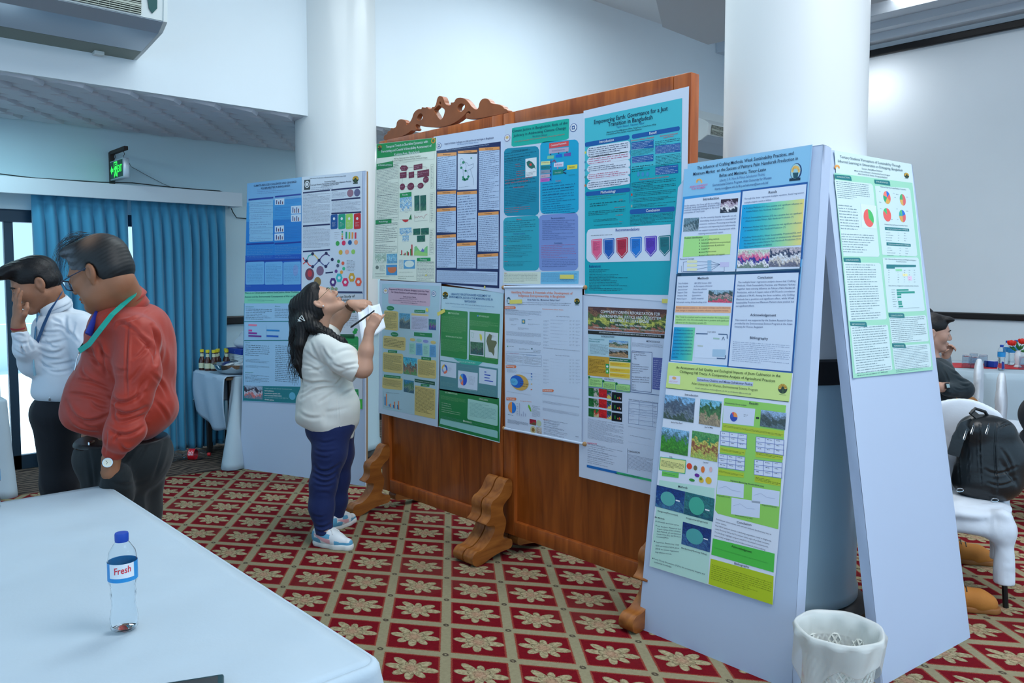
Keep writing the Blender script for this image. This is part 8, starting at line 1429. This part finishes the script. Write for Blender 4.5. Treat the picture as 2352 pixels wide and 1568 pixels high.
q=MB(); vs3=[Vector((x_-.09+p[0]*1.2,y_-.1612,.9215+p[1])) for p in cres]; q.add(vs3,[list(f) for f in tessellate_polygon([[Vector((a,b,0)) for a,b in cres]])]); part(q,'crescent_print',mat('label_white'),t)
q=MB(); vs3=[Vector((x_-.1712,y_-.05+p[0]*1.2,.9215+p[1])) for p in cres]; q.add(vs3,[list(f) for f in tessellate_polygon([[Vector((a,b,0)) for a,b in cres]])]); part(q,'crescent_print',mat('label_white'),t)
F=Field(); F.ell((x_,y_,.985),(.15,.15,.05),None,.03).ell((x_+.02,y_,1.04),(.13,.13,.07),None,.05).wave(noise_wrinkle((1,.4,.6),40,.006)).cut((0,0,.946),(0,0,-1)); o=field_obj(F,'crumpled_linen',WL,None,.008); tag(o,'crumpled white cloth heaped on top of the blue tissue box','linen')
# bottles on the floor
def soda(loc,rz,label,lab=True,capr=True):
    M=Matrix.Translation(loc)@Matrix.Rotation(rz,4,'Z')@Matrix.Rotation(math.radians(90),4,'X'); t=thing('soda_bottle',label,'bottle',loc)
    q=MB(); q.lathe([(0,0),(.035,0),(.046,.012),(.047,.09),(.042,.12),(.047,.15),(.046,.19),(.035,.235),(.018,.27),(.0135,.28),(.0135,.295)],(0,0,0),28,M); part(q,'body',PET,t,smooth=True,ang=180,solid=.0008)
    if lab:
        q=MB(); q.lathe([(.048,.13),(.048,.185)],(0,0,0),28,M); lb=part(q,'label',mat('red_label',(205,20,36),.35),t,smooth=True)
        vs,fs,wd=text_mesh('Coca-Cola',2); q=MB(); q.add([M@Vector((.0486*math.cos(2.84-.9*(b-.3)),.0486*math.sin(2.84-.9*(b-.3)),.135+.045*a)) for a,b in vs],fs); subpart(q,'lettering',mat('label_white'),lb)
    q=MB(); q.lathe([(0,.312),(.015,.311),(.0155,.290),(.0145,.287)],(0,0,0),20,M); part(q,'cap',mat('red_cap',(200,24,30),.4) if capr else PET,t,smooth=True); return t
soda((2.45,7.0,.053),math.radians(47.5),'empty soda bottle with red label lying on the dark carpet by the curtain')
soda((2.86,7.17,.053),math.radians(47.5),'empty clear bottle with red cap lying under the buffet side table',False)
soda((2.20,6.98,.053),math.radians(70),'unlabelled crushed clear bottle lying on the dark carpet behind the man in red',False,False)
# tape tabs
c_=[('shoreline_poster',.560,.888,.018,.008,-.1,'yellow tape tab at the lower right of the cream shoreline poster'),('child_marriage_poster',.487,.925,.011,.016,.1,'small yellow tape tab on the bottom edge of the navy grid poster'),('climate_justice_poster',.482,.848,.1,.022,0,'yellow tape strip on the lilac block of the climate justice poster'),('entrepreneurship_scroll',.095,.078,.1,.022,-.05,'yellow tape strip beside the crest of the roll-up poster'),('urban_justice_poster',-.005,.165,.085,.022,-.35,'slanted yellow tape strip joining the two lower left posters'),('women_leadership_poster',.545,.185,.025,.022,.2,'short yellow tape tab on the pale blue women leadership poster'),('reforestation_poster',.555,.02,.07,.02,0,'yellow tape strip above the forest banner poster')]
for a in c_: tape(*a)
# ================================================================ WASTEBIN AND RIGHT SIDE
BINM=mat('white_bin_plastic',(222,226,220),.45); BAG=mat('translucent_bin_bag',(236,240,238),.3,alpha=.42)
bx,by=2.725,1.25; t=thing('wastebin','white lattice wastebin lined with a clear bag between the leaning panels','wastebin',(bx,by,0))
q=MB(); H_=.36; nA=34; nZ=13
ZK=.95
def bp(a,z,o=0): r=.088+.045*z/H_+o; return Vector((bx+r*math.cos(a),by+r*math.sin(a),z))
for k in range(nA):
    for s_ in (-1,1):
        p=[]
        for j in range(nZ+1):
            z=.03+(.285-.03)*j/nZ; p.append(bp(2*math.pi*(k+s_*j*.5)/nA,z))
        q.tube(p,.0042,4,False)
q.lathe([(0,0),(.09,0),(.092,.03)],(bx,by,0),40); q.lathe([(.124,.285),(.133,.30),(.134,.345),(.140,.36),(.146,.352),(.139,.34),(.1375,.30),(.128,.283)],(bx,by,0),48)
q.lathe([(.0885,.028),(.0935,.03),(.0945,.038),(.0895,.036)],(bx,by,0),40)
part(q,'lattice_basket',BINM,t,smooth=True).scale.z=ZK
q=MB()
def bg_(u,v_):
    a=2*math.pi*u
    if v_<.35: k=v_/.35; r=.10+.028*k+.006*math.sin(a*9+k*4); z=.08+.27*k
    elif v_<.5: k=(v_-.35)/.15; r=.130+.022*math.sin(k*math.pi/2)+.003*math.sin(a*7); z=.35+.022*math.sin(k*math.pi)
    else: k=(v_-.5)/.5; r=.154+.006*math.sin(a*11+2*k)-.014*k+.014*math.sin(a*3+1)*k; z=.35-(.12+.05*math.sin(a*2+2.4)+.025*math.sin(a*5))*k
    return (bx+r*math.cos(a),by+r*math.sin(a),z)
q.grid(bg_,90,30,True); part(q,'bin_bag',BAG,t,smooth=True,ang=180,solid=.0006).scale.z=ZK
# coffee cup on the floor at the bottom edge
p=(3.02,1.02,0); t=thing('coffee_cup','dark paper coffee cup standing on the carpet at the bottom edge by the bin','cup',p)
q=MB(); q.lathe([(0,.0),(.028,0),(.036,.085),(.038,.087),(.036,.088),(0,.086)],p,32); part(q,'cup',mat('dark_grey_cup',(48,54,58),.5),t,smooth=True)
va=math.atan2(-p[1],-p[0]); vs,fs,wd=text_mesh('Coffee',2); q=MB(); q.add([(p[0]+(.0335+.0014)*math.cos(va-.6+1.2*a),p[1]+(.0335+.0014)*math.sin(va-.6+1.2*a),.058+.014*b) for a,b in vs],fs); part(q,'lettering',mat('label_white'),t)
q=MB(); q.lathe([(0,.094),(.03,.094),(.037,.09),(.039,.085)],p,32); part(q,'lid',mat('red_lid',(190,30,50),.4),t,smooth=True)
# chair covers
CC=cloth('white_chair_cover',(212,220,230),.75,.05,80,.1,.3,8); CLG=mat('black_chair_leg',(14,14,16),.3)
def chair(cx,cy_,ang,label,group=None,seed=0,arch=0):
    """covered banquet chair; ang = direction the sitter faces (radians from +x)"""
    t=thing('banquet_chair',label,'chair',(cx,cy_,0),0,group); f=Vector((math.cos(ang),math.sin(ang),0)); r_=Vector((math.sin(ang),-math.cos(ang),0)); O_=Vector((cx,cy_,0))
    P=lambda x,y,z:O_+f*x+r_*y+UP*z
    F=Field(); BB=basis(f,UP)
    F.ell(P(0,0,.43),(.23,.225,.045),BB,.03)
    for sx in (-1,1):
        for sy in (-1,1): F.cap(P(.18*sx,.18*sy,.43),P(.19*sx,.19*sy,.12),.04,.046,.05)
    for sx in (-1,1): F.cap(P(.19*sx,-.17,.36),P(.19*sx,.17,.36),.03,None,.06)
    for sy in (-1,1): F.cap(P(-.17,.19*sy,.36),P(.17,.19*sy,.36),.03,None,.06)
    F.ell(P(-.205,0,.66),(.03,.215,.28),BB,.05).ell(P(-.215,0,.80),(.028,.20,.14),BB,.03)
    rn=random.Random(seed)
    for i in range(8): 
        z=rn.uniform(.15,.4); sy=rn.choice((-1,1)); F.crease(P(.23,sy*.2,z),P(.0,sy*.23,z-.07),.012,.008).crease(P(-.24,rn.uniform(-.18,.18),rn.uniform(.5,.85)),P(-.24,rn.uniform(-.18,.18),rn.uniform(.5,.85)),.014,.005)
    F.wave(noise_wrinkle((.5,.5,1),30,.002)); F.cut(P(0,0,.115),(0,0,-1)); field_obj(F,'slip_cover',CC,t,.008)
    for sx in (-1,1):
        for sy in (-1,1): part(MB().tube([P(.185*sx,.185*sy,.2),P(.2*sx,.2*sy,0)],.013,8),'leg',CLG,t)
    return t
# chair carrying the backpack: faces the right wall corner, turned
chair(4.418,1.412,math.radians(-161),'white covered chair nearest the right panel with the backpack on its seat',seed=1)
chair(5.55,1.98,math.radians(-50),'white covered chair under the seated man in the dark shirt',seed=2)
chair(6.94,1.90,math.radians(-73.5),'empty white covered chair with buttoned back pushed to the round table, seen side on',seed=3)
chair(6.057,1.49,math.radians(-73.5),'white covered chair at the right picture edge holding the person in dark clothes',seed=4)
# backpack
BK=mat('black_leather',(16,22,26),.38,bump=.08,bs=60,coat=.1); CH=mat('chrome_zip',(205,210,212),.15,metal=1)
bo=K(2265,1050,4.02); t=thing('backpack','black leather backpack with chrome zip pulls standing on the covered chair','backpack',(bo.x,bo.y,.475))
F=Field(); BB=basis(RT,UP); D0=4.02
F.ell(K(2268,1078,D0),(.165,.10,.17),BB,.05).ell(K(2262,1010,D0),(.135,.085,.13),BB,.05).ell(K(2270,1110,D0),(.17,.105,.085),BB,.04).ell(K(2300,1060,D0+.02),(.12,.1,.17),BB,.04)
F.cap(K(2235,985,D0),K(2300,990,D0),.07,.06,.04)
for x in (2222,2246,2285): F.crease(K(x,975,D0-.10),K(x+2,1135,D0-.11),.007,.02)
F.crease(K(2288,985,D0-.09),K(2335,1000,D0-.09),.007,.015).crease(K(2240,1120,D0-.12),K(2300,1135,D0-.12),.01,.012).crease(K(2300,1060,D0-.1),K(2335,1120,D0-.08),.012,.01)
F.wave(noise_wrinkle((.4,.4,1),22,.003)); F.cut(K(2265,1145,D0),(0,0,-1)); field_obj(F,'bag_body',BK,t,.006,folds=[(400,1020,395,1200,410,1400,5,8),(560,960,556,1150,570,1420,5,8),(680,960,670,1200,690,1440,6,8),(690,1000,760,960,800,960,5,5),(600,1300,700,1330,830,1280,10,5),(620,1400,720,1420,820,1380,9,5),(720,1150,780,1250,800,1350,10,5),(470,980,468,1150,475,1400,4,4)],crop=(2080,680,3.268))
part_local(ribbon([K(2228,945,D0-.02),K(2245,958,D0-.03),K(2268,972,D0-.04),K(2300,975,D0-.02)],.03,[-FW+UP*.6]*4,.008),'top_flap',t,BK)
part_local(ribbon([K(2232,972,D0-.03),K(2215,978,D0-.05),K(2200,1005,D0-.06),K(2188,1045,D0-.06)],.055,[-FW-RT*.3]*4,.012),'shoulder_strap',t,BK)
part_local(MB().tube([K(2228,950,D0-.03),K(2240,938,D0-.03),K(2262,945,D0-.02),K(2275,965,D0-.01)],.008,8),'grab_handle',t,BK)
for x,y in ((2232,985),(2266,985),(2215,998)):
    q=MB(); a=K(x+5,y-8,D0-.105);b=K(x-1,y+12,D0-.115); s_=(b-a).normalized().cross(FW).normalized()*.004; q.tube([a+s_,b+s_,b-s_,a-s_,a+s_],.0018,5); q.tube([a+UP*.012,a],.003,5); part_local(q,'zip_pull',t,CH)
for x,y in ((2205,1125),(2285,1148)):
    q=MB(); a=K(x,y,D0-.1); q.tube([a+RT*.018*math.cos(i*math.pi/6)+UP*.009*math.sin(i*math.pi/6) for i in range(13)],.002,5); part_local(q,'strap_ring',t,CH)
# round table with runner
cx,cy_=8.36,2.42; R=.62
t=thing('round_table','round banquet table beneath the white cloth near the right wall','table',(cx,cy_,0)); q=MB(); q.lathe([(0,.70),(R-.02,.70),(R-.02,.738),(0,.738)],(cx,cy_,0),48); part(q,'tabletop',mat('plywood_top'),t)
for a in (.6,2.2,3.8,5.4): part(MB().tube([(cx+.4*math.cos(a),cy_+.4*math.sin(a),.7),(cx+.42*math.cos(a),cy_+.42*math.sin(a),0)],.016,8),'leg',TL2,t)
q=MB(); prof=[(0,0),(.3,0),(R-.02,0),(R-.005,.002),(R+.003,.010)]
def rc(u,v_):
    a=2*math.pi*u
    if v_<=.3: r=R*v_/.3; return (cx+r*math.cos(a),cy_+r*math.sin(a),.745-(.006 if v_==.3 else 0))
    k=(v_-.3)/.7; r=R+.005+k*(.05+.035*math.sin(a*13)+.02*math.sin(a*22+1)); return (cx+r*math.cos(a),cy_+r*math.sin(a),.74-.735*k)
q.grid(rc,160,20,True); tag(q.build('tablecloth',LIN,smooth=True,ang=80,solid=.001),'long white cloth over the round table by the right wall','tablecloth')
q=MB(); dr=Vector((.52,-.85,0)).normalized(); dn=Vector((-dr.y,dr.x,0))
def rn_(u,v_):
    s_=(u-.5)*2*.66; w=(v_-.5)*.44; p=Vector((cx,cy_,0))+dr*s_+dn*w; rr_=math.hypot(p.x-cx,p.y-cy_); z=.7495 if rr_<R+.004 else max(.6,.7495-(rr_-R-.004)*2.5)
    if rr_>R+.008: k=(R+.012)/rr_; p=Vector((cx+(p.x-cx)*k,cy_+(p.y-cy_)*k,0))
    return (p.x,p.y,z+.0015*math.sin(s_*20))
q.grid(rn_,30,10); tag(q.build('table_runner',mat('red_runner',(205,40,52),.6),smooth=True,solid=.001),'red runner across the round table cloth','table runner')
GLA=mat('tumbler_glass',(225,232,240),.03,trans=1,ior=1.25)
def on_table(px,py): # ray to table plane
    d=K(px,py,1)-Vector((0,0,1.6)); k=(.752-1.6)/d.z; return Vector((0,0,1.6))+d*k
lab=['inverted glass tumbler at the left end of the cluster on the round table','inverted glass tumbler at the back of the cluster on the round table','inverted glass tumbler in the front middle of the cluster','inverted glass tumbler farthest right in the cluster, behind the empty chair']
for (px,py),l in zip(((2219,843),(2236,838),(2238,846),(2258,842)),lab):
    p=on_table(px,py); t=q=MB(); q.lathe([(.037,0),(.035,.0),(.033,.10),(.0,.105),(0,.112),(.035,.112),(.037,0)],tuple(p),28); tag(q.build('glass_tumbler',GLA,smooth=True),l,'glass','glass tumblers upside down on the round table')
p=on_table(2350,846); q=MB(); q.lathe([(.037,0),(.035,.0),(.033,.10),(.0,.105),(0,.112),(.035,.112),(.037,0)],tuple(p),28); tag(q.build('glass_tumbler',GLA,smooth=True),'glass tumbler cut by the right picture edge beside the vase','glass')
for (px,py),l in zip(((2299,849),(2312,836),(2322,838),(2332,834)),('frontmost water bottle on the red runner, beside the blue box','water bottle at the back left of the group on the round table','water bottle behind the front one, half hiding its neighbour','water bottle behind the red flower on the round table')):
    p=on_table(px,py); water_bottle(tuple(p),.225,l,'water bottles on the round table',False,.5)
p=on_table(2279,842); t=thing('menu_box','small royal blue box with white top on the red runner','box',tuple(p)); q=MB(); M=Matrix.Translation(p)@Matrix.Rotation(math.radians(-20),4,'Z'); q.bbox((-.045,-.05,0),(.045,.05,.055),.003,M); part(q,'carton',mat('blue_carton'),t); q=MB(); q.box((-.035,-.04,.0552),(.035,.04,.0565),M); part(q,'tissue_slot',mat('label_white'),t)
# vase and flowers
p=on_table(2337,843); t=thing('flower_vase','white pottery vase with foot on the round table holding red flowers','vase',tuple(p)); q=MB(); q.lathe([(0,0),(.03,0),(.032,.008),(.018,.02),(.02,.04),(.028,.08),(.026,.12),(.02,.145),(.022,.155),(.019,.153),(.0,.12)],tuple(p),28); part(q,'vase_body',mat('white_pottery',(222,226,230),.2),t,smooth=True)
tp=p+UP*.15; FLW=mat('red_petal',(220,40,24),.5); LEAF=mat('green_leaf',(40,110,50),.5)
def flower(c,label):
    t=thing('red_flower',label,'flower',tuple(c),0,'red flowers in the white vase'); rnd=random.Random(label)
    for i in range(11):
        a=i*2.4; r_=.012+.0017*i; q=MB(); M=Matrix.Translation(c+Vector((r_*math.cos(a),r_*math.sin(a),.004*math.sin(i))))@Euler((rnd.uniform(-.6,.6),.5-.02*i,a),'XYZ').to_matrix().to_4x4(); q.ell((0,0,0),(.010,.02,.024),M,10,8); part_local(q,'petal',t,FLW)
    q=MB(); q.tube([c-UP*.01,c.lerp(tp,.5)-UP*.01,tp-UP*.05],.0025,6); part_local(q,'stem',t,LEAF)
flower(tp+UP*.075-RT*.065,'red flower leaning left from the vase'); flower(tp+UP*.09+RT*.035,'red flower upright in the vase, cut by the right picture edge')
t=thing('foliage','green leaves in the white vase on the round table','leaves',tuple(tp)); rnd=random.Random(2)
for i in range(9):
    a=rnd.uniform(-1.2,1.6); L_=rnd.uniform(.05,.1); d=(RT*math.sin(a)+UP*math.cos(a)*.8+FW*rnd.uniform(-.4,.4)).normalized(); s_=d.cross(FW).normalized()
    q=MB(); q.add([tp+d*.01,tp+d*L_*.5+s_*.014,tp+d*L_,tp+d*L_*.5-s_*.014,tp+d*L_*.5-FW*.005],[(0,1,4),(1,2,4),(2,3,4),(3,0,4)]); part_local(q,'leaf',t,LEAF,False)
# ================================================================ SEATED MAN IN DARK SHIRT
SK_S=skinmat('skin_seated_man',(186,146,128)); D1=5.45
t=thing('person','seated man in dark shirt with crossed arms and a digital watch, beyond the right panel','person',tuple(K(2145,930,D1).xy)+(0,))
hdr=RT*.93-FW*.32-UP*.1; HB=basis(hdr,UP); hc=K(2142,764,D1); s=1.02
F=Field(); T=head_ops(F,hc,HB,s,K(2127,815,D1),.058)
F.ell(K(2135,870,D1),(.10,.13,.17),None,.05).ell(K(2130,940,D1),(.10,.13,.08),None,.05)
F.chain([K(2135,848,D1-.18),K(2210,895,D1-.24)],[.05,.045],.03).chain([K(2210,895,D1-.24),K(2153,888,D1-.36)],[.044,.03],.03)
hand_ops(F,K(2151,888,D1-.36),basis(-RT,-FW),1,(.2,.2,.2,.2),.2,.95,.05)
F.chain([K(2135,848,D1+.16),K(2185,905,D1)],[.05,.04],.03).chain([K(2185,905,D1),K(2135,912,D1-.2)],[.04,.03],.03)
kn=K(2220,935,D1-.1); F.chain([K(2135,955,D1-.1),kn],[.07,.05],.03); an=Vector((kn.x,kn.y,.1))+RT*.05; F.chain([kn,an],[.05,.035],.03)
kn2=K(2210,935,D1+.15); F.chain([K(2135,955,D1+.1),kn2],[.07,.05],.03); an2=Vector((kn2.x,kn2.y,.1)); F.chain([kn2,an2],[.05,.035],.03)
field_obj(F,'body',SK_S,t,.0055); eyes(T,s,t,HB)
for y in (-1,1): part_local(MB().tube([T(.095,y*.012,.022),T(.099,y*.03,.03),T(.088,y*.05,.022)],[.003,.0045,.002],6),'eyebrow',t,HAIRB)
F=Field(); Hh=lambda x,y,z:Vector(hc)+HB@Vector((x*s,y*s,z*s)); sc=lambda *r:[q_*s for q_ in r]
F.ell(Hh(-.014,0,.048),sc(.106,.084,.088),HB,.02).ell(Hh(-.04,0,.0),sc(.078,.081,.07),HB,.02).ell(Hh(.07,0,.1),sc(.05,.055,.022),HB,.02)
F.ell(Hh(.112,0,.012),sc(.052,.1,.07),HB,.01,1).ell(Hh(.05,0,-.045),sc(.085,.2,.065),HB,.01,1).ell(Hh(-.04,0,-.085),sc(.07,.2,.045),HB,.01,1); field_obj(F,'hair',HAIRB,t,.005)
DK_=cloth('dark_teal_shirt',(18,36,44),.7,.12,400); Bs=basis(RT,UP)
F=Field(); F.ell(K(2135,850,D1),(.14,.2,.1),Bs,.05).ell(K(2133,895,D1),(.15,.19,.16),Bs,.05).ell(K(2135,925,D1),(.17,.2,.08),Bs,.04)
F.chain([K(2141,846,D1-.18),K(2175,868,D1-.22),K(2213,894,D1-.25)],[.07,.062,.06],.04).chain([K(2213,894,D1-.25),K(2175,895,D1-.33)],[.058,.042],.03)
F.chain([K(2135,846,D1+.16),K(2185,905,D1)],[.07,.055],.04).chain([K(2185,905,D1),K(2140,912,D1-.18)],[.055,.045],.03)
F.cut(K(2173,894,D1-.33),-RT*1+FW*.0) if False else None
F.ell(K(2127,812,D1),(.055,.055,.05),Bs,.01,1)
F.cut(K(2135,932,D1),(0,0,-1)); field_obj(F,'shirt',DK_,t,.006,folds=[(400,880,480,940,560,960,12,8),(520,1020,600,1050,700,1060,12,8),(320,860,380,1000,420,1100,12,7),(560,1100,640,1120,700,1100,10,8),(480,1150,560,1180,660,1170,10,7),(300,1180,400,1230,520,1250,12,6)],crop=(2112,700,6.03))
F=Field(); F.chain([K(2135,950,D1-.1),kn+UP*.005],[.095,.07],.05).chain([K(2135,950,D1+.1),kn2],[.095,.07],.05).chain([kn,an+UP*.05],[.07,.055],.04).chain([kn2,an2+UP*.05],[.07,.055],.04).crease(K(2185,918,D1-.2),K(2220,930,D1-.2),.01,.008); field_obj(F,'trousers',cloth('tan_chinos',(150,102,50),.8,.12,400),t,.007)
part_local(ribbon([K(2135,812,D1-.09),K(2143,835,D1-.17),K(2148,862,D1-.2),K(2153,880,D1-.22)],.022,[-FW-RT*-.4]*4,.002),'lanyard',t,LBm,smooth=False)
c_=K(2176,886,D1-.385); M=Matrix.Translation(c_)@(-FW+UP*.3+RT*.3).to_track_quat('Z','Y').to_matrix().to_4x4(); q=MB(); q.bbox((-.017,-.02,-.006),(.017,.02,.006),.005,M); o=part_local(q,'wristwatch',t,mat('black_plastic')); q=MB(); q.box((-.012,-.012,.006),(.012,.012,.0068),M); part_local(q,'watch_display',o,mat('lcd_grey',(150,175,180),.3))
for kp in (an,an2):
    F=Field(); d=(RT*.9-FW*.3).normalized(); b=Vector((kp.x,kp.y,0)); F.chain([b+UP*.05,b+d*.1+UP*.05,b+d*.17+UP*.035],[.045,.042,.036],.03).cap(b+UP*.08,b+UP*.1,.042,.042).cut((0,0,0),(0,0,-1)); field_obj(F,'shoe',mat('black_shoe'),t,.007)
# person behind, only the hand shows past the seated man's shoulder
def seated(label,hipx,hipy,D,face,skin,shirtm,trm,hand=None,hairm=HAIRB,lean=0,headz=1.25,shoe_m=None,crossed=False):
    h=K(hipx,hipy,D); h.z=.52; t=thing('person',label,'person',(h.x,h.y,0)); f=face.normalized(); l=UP.cross(f).normalized(); sh=h+UP*.47+f*lean; hc=sh+UP*.22+f*(lean*.4+.03); B=basis(f,UP)
    F=Field(); T=head_ops(F,hc,B,1.0,sh+UP*.03,.056); F.cap(h+UP*.05,h+UP*.4,.09,.09,.05)
    kn_=[];
    for s_ in (-1,1):
        k=h+f*.44+l*s_*.11-UP*.03; a=Vector((k.x,k.y,.09)); kn_.append((k,a)); F.chain([h+l*s_*.07,k,a],[.055,.045,.032],.03)
    arms=[]
    for i,s_ in enumerate((-1,1)):
        S0=sh+l*s_*.19-UP*.03; E_=S0-UP*.24+f*.06+l*s_*.03; W_=E_+f*.22+UP*.04-l*s_*.04
        if hand is not None and i==0: W_=hand; E_=(S0+W_)/2-UP*.1+f*.03
        arms.append((S0,E_,W_)); F.chain([S0,E_,W_],[.05,.042,.028],.03); d=(W_-E_).normalized()
        n=l.cross(d); hand_ops(F,W_,basis(d+f*.2,UP*.6-d*.1+l*.1),s_,(.35,.5,.6,.7),.5,.95,.1)
    field_obj(F,'body',skin,t,.006)
    F=Field(); F.ell(h+UP*.15,(.17,.19,.18),None,.05).ell(sh-UP*.08,(.14,.15,.14),None,.06).cap(sh+l*.15-UP*.03,sh-l*.15-UP*.03,.085,None,.05)
    for S0,E_,W_ in arms: F.chain([S0,E_,W_-(W_-E_).normalized()*.03],[.07,.06,.045],.04)
    F.cut(h+UP*.0,(0,0,-1)); F.wave(noise_wrinkle((.5,.3,1),28,.003)); field_obj(F,'shirt',shirtm,t,.007)
    F=Field(); F.ell(h,(.16,.18,.1),None,.04)
    for k,a in kn_: F.chain([h,k,a+UP*.06],[.1,.075,.06],.05)
    field_obj(F,'trousers',trm,t,.008)
    F=Field(); F.ell(hc+B@Vector((-.014,0,.048)),(.106,.084,.088),B,.02).ell(hc+B@Vector((-.04,0,0)),(.078,.081,.07),B,.02).ell(hc+B@Vector((.112,0,.0)),(.052,.1,.08),B,.01,1).ell(hc+B@Vector((.04,0,-.05)),(.08,.2,.065),B,.01,1); field_obj(F,'hair',hairm,t,.006)
    for k,a in kn_:
        F=Field(); b=Vector((a.x,a.y,0)); F.chain([b+UP*.05,b+f*.1+UP*.05,b+f*.17+UP*.035],[.045,.042,.036],.03).cap(b+UP*.08,b+UP*.12,.042,.042).cut((0,0,0),(0,0,-1)); field_obj(F,'shoe',shoe_m or mat('black_shoe'),t,.007)
    return t
seated('person hidden behind the seated man, only a raised hand with fingers showing',2108,900,6.6,RT*.9+FW*.2,SK_S,cloth('grey_shirt',(120,130,140)),TR2,hand=K(2172,818,6.3))
seated('person in dark jacket cut by the right picture edge, seated beside the round table',2416,960,5.19,Vector((.284,-.959,0)),SK_S,cloth('black_jacket',(14,22,28),.7),TR2,lean=.0)
# person behind the right panel: only brown boots show
SK_B=skinmat('skin_booted_person',(140,92,66)); BOOT=mat('tan_nubuck',(176,112,44),.75,bump=.1,bs=80); LACE=mat('dark_boot_laces',(50,46,34),.7)
hip=Vector((4.22,1.86,.50))
t=thing('person','person hidden behind the right panel, only tan laced boots showing','person',(hip.x,hip.y,0))
f=(RT*.9-FW*.35).normalized(); l=UP.cross(f).normalized()
b1=Vector((4.13,1.30,0))-f*.06; b2=Vector((4.80,1.56,0))-f*.02
F=Field(); sh=hip+UP*.47; T=head_ops(F,sh+UP*.21+f*.03,basis(f,UP),.95,sh+UP*.03,.054); F.cap(hip+UP*.05,hip+UP*.4,.085,.085,.05)
k1=hip+f*.34-l*.1+UP*.0; k2=hip+f*.34+l*.08+UP*.05
F.chain([hip-l*.08,k1,b1+UP*.12],[.07,.055,.034],.03).chain([hip+l*.08,k2,b2+UP*.06],[.07,.055,.036],.03)
for s_ in (-1,1): F.chain([sh+l*s_*.17,sh+l*s_*.19-UP*.24+f*.05,sh+l*s_*.06-UP*.28+f*.2],[.05,.04,.03],.03); hand_ops(F,sh+l*s_*.06-UP*.28+f*.2,basis(f,UP),s_,(.4,.5,.5,.5),.4,.9,.05)
field_obj(F,'body',SK_B,t,.006)
F=Field(); F.ell(hip+UP*.15,(.16,.17,.18),None,.05).ell(sh-UP*.06,(.13,.14,.13),None,.06).cap(sh+l*.14-UP*.03,sh-l*.14-UP*.03,.08,None,.05)
for s_ in (-1,1): F.chain([sh+l*s_*.17,sh+l*s_*.19-UP*.24+f*.05,sh+l*s_*.1-UP*.27+f*.14],[.068,.058,.045],.04)
F.cut(hip,(0,0,-1)); field_obj(F,'shirt',cloth('dark_hoodie',(36,40,48)),t,.007)
F=Field(); F.ell(hip,(.15,.17,.1),None,.04).chain([hip,k1,(k1+b1)/2+UP*.05],[.1,.075,.06],.05).chain([hip,k2,(k2+b2)/2+UP*.04],[.1,.075,.06],.05); field_obj(F,'trousers',cloth('dark_trousers',(24,28,36)),t,.008)
F=Field(); hh=sh+UP*.21+f*.03; B=basis(f,UP); F.ell(hh+B@Vector((-.014,0,.046)),(.104,.082,.086),B,.02).ell(hh+B@Vector((-.04,0,0)),(.076,.08,.07),B,.02).ell(hh+B@Vector((.11,0,.0)),(.052,.1,.08),B,.01,1); field_obj(F,'hair',HAIRB,t,.006)
for b,tilt in ((b1,0),(b2,0)):
    d=(f+UP*tilt).normalized(); u=(UP-d*UP.dot(d)).normalized(); F=Field()
    F.chain([b+u*.055-d*.04,b+d*.06+u*.055,b+d*.13+u*.048,b+d*.17+u*.04],[.045,.046,.05,.042],.03).chain([b+u*.07-d*.02,b+u*.13-d*.02],[.05,.048],.04); F.cut(b,-u); bt=field_obj(F,'boot',BOOT,t,.005)
    F=Field(); F.chain([b+u*.012-d*.05,b+d*.08+u*.012,b+d*.18+u*.012],[.048,.05,.045],.03); F.cut(b+u*.028,u).cut(b,-u); o=field_obj(F,'boot_sole',mat('gum_sole',(140,88,40),.6),t,.005); o.parent=bt
    for i in range(4):
        c0=b+d*(.05+.025*i)+u*(.118-.012*i); q=MB(); q.tube([c0-l*.035-u*.01,c0+u*.004,c0+l*.035-u*.01],.003,5); o=part_local(q,'lace',t,LACE); o.parent=bt
    F=Field(); F.chain([b+u*.13-d*.02,b+u*.17-d*.02],[.043,.045],.02); F.cut(b+u*.16-d*.02,u); field_obj(F,'sock',mat('navy_sock',(20,28,60),.8),t,.006)
# ceiling lamps of the hall (lit panels)
LAMP=mat('lamp_diffuser',(250,252,255),.5,emis=(250,252,255),es=4)
for x,y,l_ in ((8.6,2.6,'lit ceiling panel above the right wall cornice'),):
    t=thing('ceiling_light',l_,'ceiling light',(x,y,ZC)); part(MB().box((x-.16,y-1.4,ZC-.03),(x+.16,y+1.0,ZC-.004)),'diffuser',LAMP,t); part(MB().box((x-.19,y-1.43,ZC-.02),(x-.16,y+1.03,ZC)).box((x+.16,y-1.43,ZC-.02),(x+.19,y+1.03,ZC)),'frame',CEIL,t)
